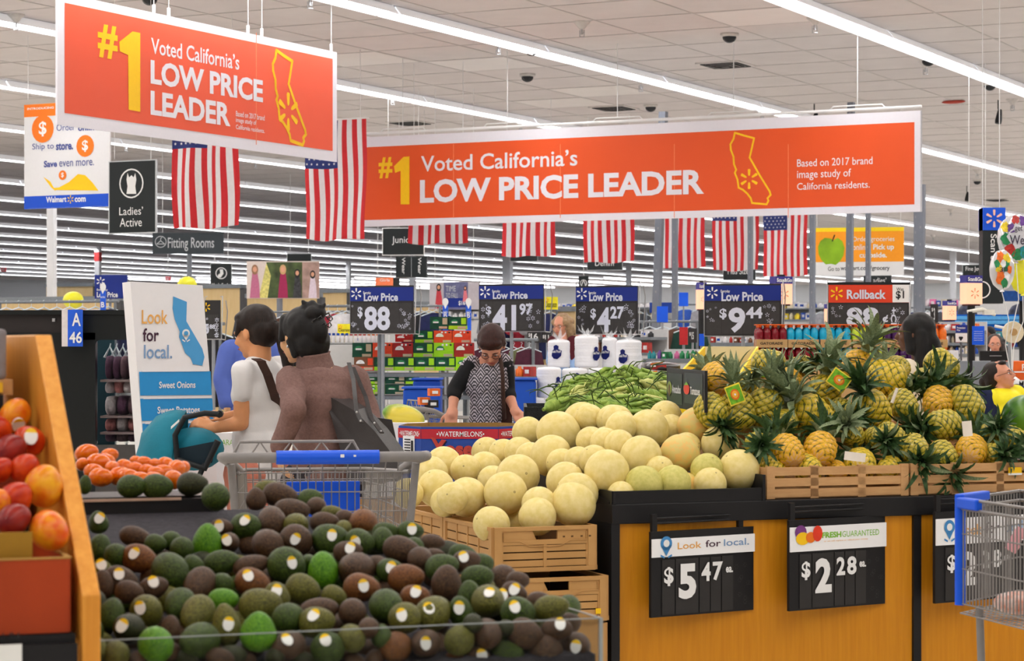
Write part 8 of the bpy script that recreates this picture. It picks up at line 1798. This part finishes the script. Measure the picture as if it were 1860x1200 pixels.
# green counter wall, blue band
m_gw = mat('checkout_grey', (136, 140, 148), .6, var=.04, scale=3)
t, *_ = wbox('checkout_counter', 'grey checkout counter behind the pineapples', 'counter', 1700, 656, 1832, 760, 19.5, .6, m_gw, ux=(1, 0, 0), to_floor=True)
t, *_ = wbox('checkout_counter', 'second grey checkout counter holding the orange notice, at the picture edge', 'counter', 1832, 656, 1960, 760, 19.9, .6, mat('checkout_orange', (236, 104, 34), .5, var=.03), ux=(1, 0, 0), to_floor=True)
pl = Plane(0, 19.88, u=(1, 0, 0)); pl.O = Vector((0, 19.88, 0)); mb = MB()
for y in (674, 690): pl.rect(mb, 1832, y, 1900, y+2.5, WHITE, .004)
pl.rect(mb, 1836, 690, 1900, 703, WHITE, .005); pl.text(mb, '8AM - 8PM', 1834, 703, 1895, 691, BLACK, .01, .008); pl.text(mb, 'Open daily', 1847, 713, 1900, 706, WHITE, .01, .008); pl.text(mb, 'PAY', 1856, 672, 1880, 661, WHITE, .02, .008); obj('notice_print', mb, t)
m_bb = mat('blue_gloss_band', (16, 96, 190), .2, var=.1, scale=3)
t, c, u, v, W, z0, z1 = wbox('blue_shelf_header', 'long glossy blue header band over the far registers', 'shelf', 1734, 571, 1960, 600, 31, .4, m_bb, ux=(1, 0, 0))
z1b = z1
mb = MB()
for y in (577, 585): a = P(1734, y, 30.98); mb.box((c.x, 30.98, a.z), (W, .02, .05), mat('blue_light_band', (90, 170, 230), .3)); 
obj('light_stripe', mb, t)
mb = MB()
for s in (-.45, .45): mb.box((c.x+W*s, c.y, z0/2), (.1, .3, z0), m_bb)
obj('support_leg', mb, t)
t, *_ = wbox('dark_shelf', 'dark low shelf under the blue header band', 'shelf', 1776, 600, 1960, 634, 33, .4, mat('shelf_dark', (60, 64, 70), .6, var=.3), ux=(1, 0, 0), to_floor=True)
t, *_ = wbox('white_cabinet', 'white cabinet with lilac baskets above the blue band', 'cabinet', 1752, 545, 1960, 571, 36, .5, m_gond, ux=(1, 0, 0), to_floor=True)
for i, x in enumerate((1757, 1850)):
    c = P(x, 571, 31.2); c.z = z1b; mb = MB(); mb.lathe(c, [(.14, 0), (.13, .06), (.09, .12), (.02, .15)], mat('basket_dark', (50, 54, 74), .5, var=.4, scale=20), 14); props(obj('basket', mb), ('dark rounded basket over the blue band by the lantern', 'dark rounded basket over the blue band at the picture edge')[i], 'basket')
# monitor, scanner, post, notices
D = 18.8; t = thing('monitor', 'black flat monitor turned away, in front of the woman with glasses', 'monitor', P(1807, 656, D)); mb = MB(); a, b_ = P(1779, 655, D), P(1836, 637, D); mb.box(((a.x+b_.x)/2, D, (a.z+b_.z)/2), (b_.x-a.x, .04, b_.z-a.z), m_blkmetal); obj('screen_back', mb, t, bevel=.006)
mb = MB(); mb.box(((a.x+b_.x)/2, D-.022, (a.z+b_.z)/2), (.1, .01, .006), CHROME); obj('maker_plate', mb, t); mb = MB(); mb.tube([((a.x+b_.x)/2, D+.03, a.z), ((a.x+b_.x)/2, D+.03, .0)], .03, m_blkmetal, 8); obj('stand', mb, t)
D = 19.2; t = thing('lane_post', 'black lane post with a cream arm and blue notice, under the largest lantern', 'post', P(1762, 655, D)); mb = MB(); a, b_ = P(1762, 656, D), P(1762, 566, D); mb.box((a.x, D, b_.z/2), (.035, .035, b_.z), m_blkmetal); obj('upright', mb, t)
mb = MB(); mb.tube([P(1757, 566, D), P(1784, 562, D), P(1808, 572, D)], [.015, .02, .012], mat('cream_plastic', (226, 222, 212), .4), 8); mb.box(P(1796, 567, D), (.09, .08, .045), mat('cream_plastic', (0, 0, 0))); obj('cream_arm', mb, t)
pl = Plane(0, D-.03, u=(1, 0, 0)); pl.O = Vector((0, D-.03, 0)); mb = MB(); pl.board(mb, 1766, 592, 1788, 626, BLUE, .01); mb.box(P(1766, 600, D-.02), (.06, .01, .01), BLACK); obj('notice_board', mb, t)
mb = MB()
for k in range(5): pl.text(mb, 'please have your items ready'[:20-k], 1769, 603+k*4, 1785, 600.5+k*4, WHITE, 0, .006)
obj('notice_lettering', mb, t)
for x0, y0, x1, y1, m, lb, s in ((1736, 590, 1757, 604, NAVY, 'small navy Protection Plan notice', 'Protection Plan'), (1736, 605, 1757, 621, WHITE, 'small white notice with a heart under the navy one', '')):
    pl = Plane(0, 21, u=(1, 0, 0)); pl.O = Vector((0, 21, 0)); t = sign('notice', lb, 'sign', pl, x0, y0, x1, y1, m, th=.01); mb = MB()
    if s: pl.text(mb, 'Protection', x0+2, y0+7, x1-4, y0+3, WHITE, .01); pl.text(mb, 'Plan', x0+2, y0+11, x0+8, y0+8, WHITE, .01)
    else: pl.disc(mb, 1743.5, 613, 2.2, BLACK); pl.disc(mb, 1747, 613, 2.2, BLACK); pl.poly(mb, [(1741.5, 614), (1749, 614), (1745.2, 619)], BLACK)
    obj('lettering', mb, t); mb = MB(); a = pl.pt(*pl.hit((x0+x1)/2, y1), -.02); mb.tube([a, (a.x, a.y, 0)], .01, GREYM, 5); obj('pole', mb, t)
t = thing('lane_light_pole', 'thin navy lane pole under the smaller lantern', 'post', P(1723, 640, 25.2)); mb = MB(); a = P(1723, 583, 24.9); mb.tube([a, (a.x, a.y, 0)], .05, NAVY, 8); obj('pole', mb, t); mb = MB(); mb.tube([a-UP*.35+Vector((.0, -.06, 0)), a-UP*.02+Vector((0, -.06, 0))], .02, WHITE, 6); obj('clip', mb, t)
for i, (x0, x1) in enumerate(((1709, 1719), (1719.5, 1729), (1730, 1747))):
    a, b_ = P(x0, 656, 19.4), P(x1, 636+i % 2, 19.4); mb = MB(); mb.box(((a.x+b_.x)/2, 19.6, (a.z+b_.z)/2), (b_.x-a.x, .12, b_.z-a.z), mat('booklet_white', (226, 222, 224), .6)); props(obj('white_carton', mb), 'white upright carton, %s along the checkout counter from the dark-haired shopper' % nth(i), 'box')
c = P(1703, 640, 19.6); mb = MB(); mb.ell(c, (.04, .04, .08), PK[5], None, 10, 8); props(obj('purple_bottle', mb), 'squat purple bottle beside the white cartons', 'bottle')
c = P(1840, 603, 18.5); t = thing('tape_reel', 'round cream reel on a stand in front of the blue band', 'reel', c); mb = MB(); m_ree = mat('reel_cream', (226, 212, 182), .5)
mb.lathe(c, [(.085, -.02), (.09, 0), (.085, .02)], m_ree, 24, axis=(0, -1, 0)); obj('reel_disc', mb, t); mb = MB(); mb.lathe(c+Vector((0, -.02, 0)), [(.03, 0), (.03, .015)], m_kr, 12, axis=(0, -1, 0)); obj('hub', mb, t)
mb = MB(); mb.tube([c+Vector((-.02, .03, 0)), (c.x-.02, c.y+.03, 0)], .016, GREYM, 8); mb.tube([c+Vector((-.15, .0, .05)), c+Vector((-.05, 0, .03)), c+Vector((-.03, 0, -.02))], .012, WHITE, 6); obj('stand', mb, t)
# ---- balloons
m_foil = mat('balloon_foil', (226, 226, 230), .12, .35, var=.05, scale=8, coat=.6)
def balloon(lb, x, y, D, rx, ry, m, prints, letters=()):
    c = P(x, y, D); a, b_ = px2m(rx, D), px2m(ry, D); t = thing('foil_balloon', lb, 'balloon', c, 0, 'balloons over the registers')
    mb = MB(); mb.ell(c, (a, a*.42, b_), m, None, 32, 20, lambda v: v*(1+.018*math.sin(math.atan2(v.z, v.x)*14)*(1-min(1, abs(v.y)/(a*.4))))); mb.lathe(c-UP*b_*1.08, [(.02, 0), (.006, .03), (.012, .06)], m, 8); obj('foil', mb, t)
    mb = MB()
    for (dx, dz, r, mm) in prints:
        q = []
        for k in range(14):
            ux, uz = dx+r*math.cos(k*PI/7)*(1+.2*math.sin(k*2+dx*9)), dz+r*math.sin(k*PI/7)*(1+.2*math.cos(k*3+dz*7)); s = ux*ux+uz*uz
            if s > .93: f = (.93/s)**.5; ux *= f; uz *= f; s = .93
            q.append(c+Vector((ux*a, -a*.42*math.sqrt(1-s)-.006-.001*prints.index((dx, dz, r, mm)), uz*b_)))
        mb.add(q, [tuple(range(14))], mm)
    for s_, x0, z0, x1, z1 in letters:
        vs, fs = text2d(s_, .005); mb.add([c+Vector((a*(x0+(x1-x0)*u_), -a*.42*math.sqrt(max(.1, 1-(x0+(x1-x0)*u_)**2))-.02, b_*(z0+(z1-z0)*v_))) for u_, v_ in vs], fs, mat('script_ink', (60, 50, 70), .5))
    obj('foil_print', mb, t, kind='stuff')
    mb = MB(); p0 = c-UP*b_*1.1; tgt = P(1838, 690, 18.4); mb.tube([p0, p0.lerp(tgt, .3)+Vector((.03, 0, 0)), p0.lerp(tgt, .6)-Vector((.02, 0, 0)), tgt], .004, WHITE, 4); obj('ribbon', mb, t)
balloon('round Get Well balloon with coloured stones around a silver centre', 1846, 432, 18.2, 35, 43, m_foil, [(-.1, .75, .2, PK[0]), (.35, .72, .26, PK[5]), (-.62, .45, .22, PK[6]), (-.6, -.05, .26, PK[1]), (-.4, -.55, .28, PK[0]), (.0, -.72, .28, PK[1]), (.35, -.6, .26, PK[9]), (-.35, .4, .2, PK[5]), (.7, .3, .25, PK[2]), (.0, .05, .5, mat('silver_print', (206, 206, 212), .3))], [('get', -.2, .2, .2, .48), ('Well', -.45, -.3, .5, .1)])
balloon('oval balloon patterned in orange, green and yellow', 1820, 490, 18.0, 23, 37, m_foil, [(-.2, .6, .3, PK[8]), (.3, .5, .3, PK[6]), (-.3, .1, .3, PK[6]), (.3, .1, .3, PK[1]), (0, .3, .2, PK[3]), (-.2, -.4, .35, PK[8]), (.3, -.3, .25, PK[3]), (.1, -.65, .25, PK[1]), (.5, .0, .2, PK[8]), (-.5, .3, .2, PK[1])], [('30', -.3, -.1, .35, .12)])
balloon('plain yellow balloon cut by the picture edge', 1858, 497, 18.3, 25, 37, m_yel, [(.2, .3, .1, PK[1])])
t = thing('balloon_weight', 'crumpled white balloon weight beside the cashier’s face', 'weight', P(1838, 692, 18.4)); mb = MB(); mb.ell(P(1840, 694, 18.4), (.05, .04, .05), PRINTW, None, 12, 8, lambda v: v*(1+.4*mnoise.noise(v*60))); obj('foil_tuft', mb, t); mb = MB(); q = P(1840, 700, 18.4); mb.box((q.x, q.y, q.z/2), (.03, .03, q.z), WHITE); obj('stand', mb, t)
t, *_ = wbox('blue_wedge_sign', 'dark blue box sign behind the balloons', 'sign', 1818, 528, 1900, 546, 24, .4, mat('wedge_blue', (16, 70, 140), .5, var=.2), ux=(1, 0, 0))
a = P(1858, 546, 24.2); mb = MB(); mb.tube([(a.x, a.y, a.z), (a.x, a.y, 0)], .04, BLACK, 8); obj('pole', mb, t)
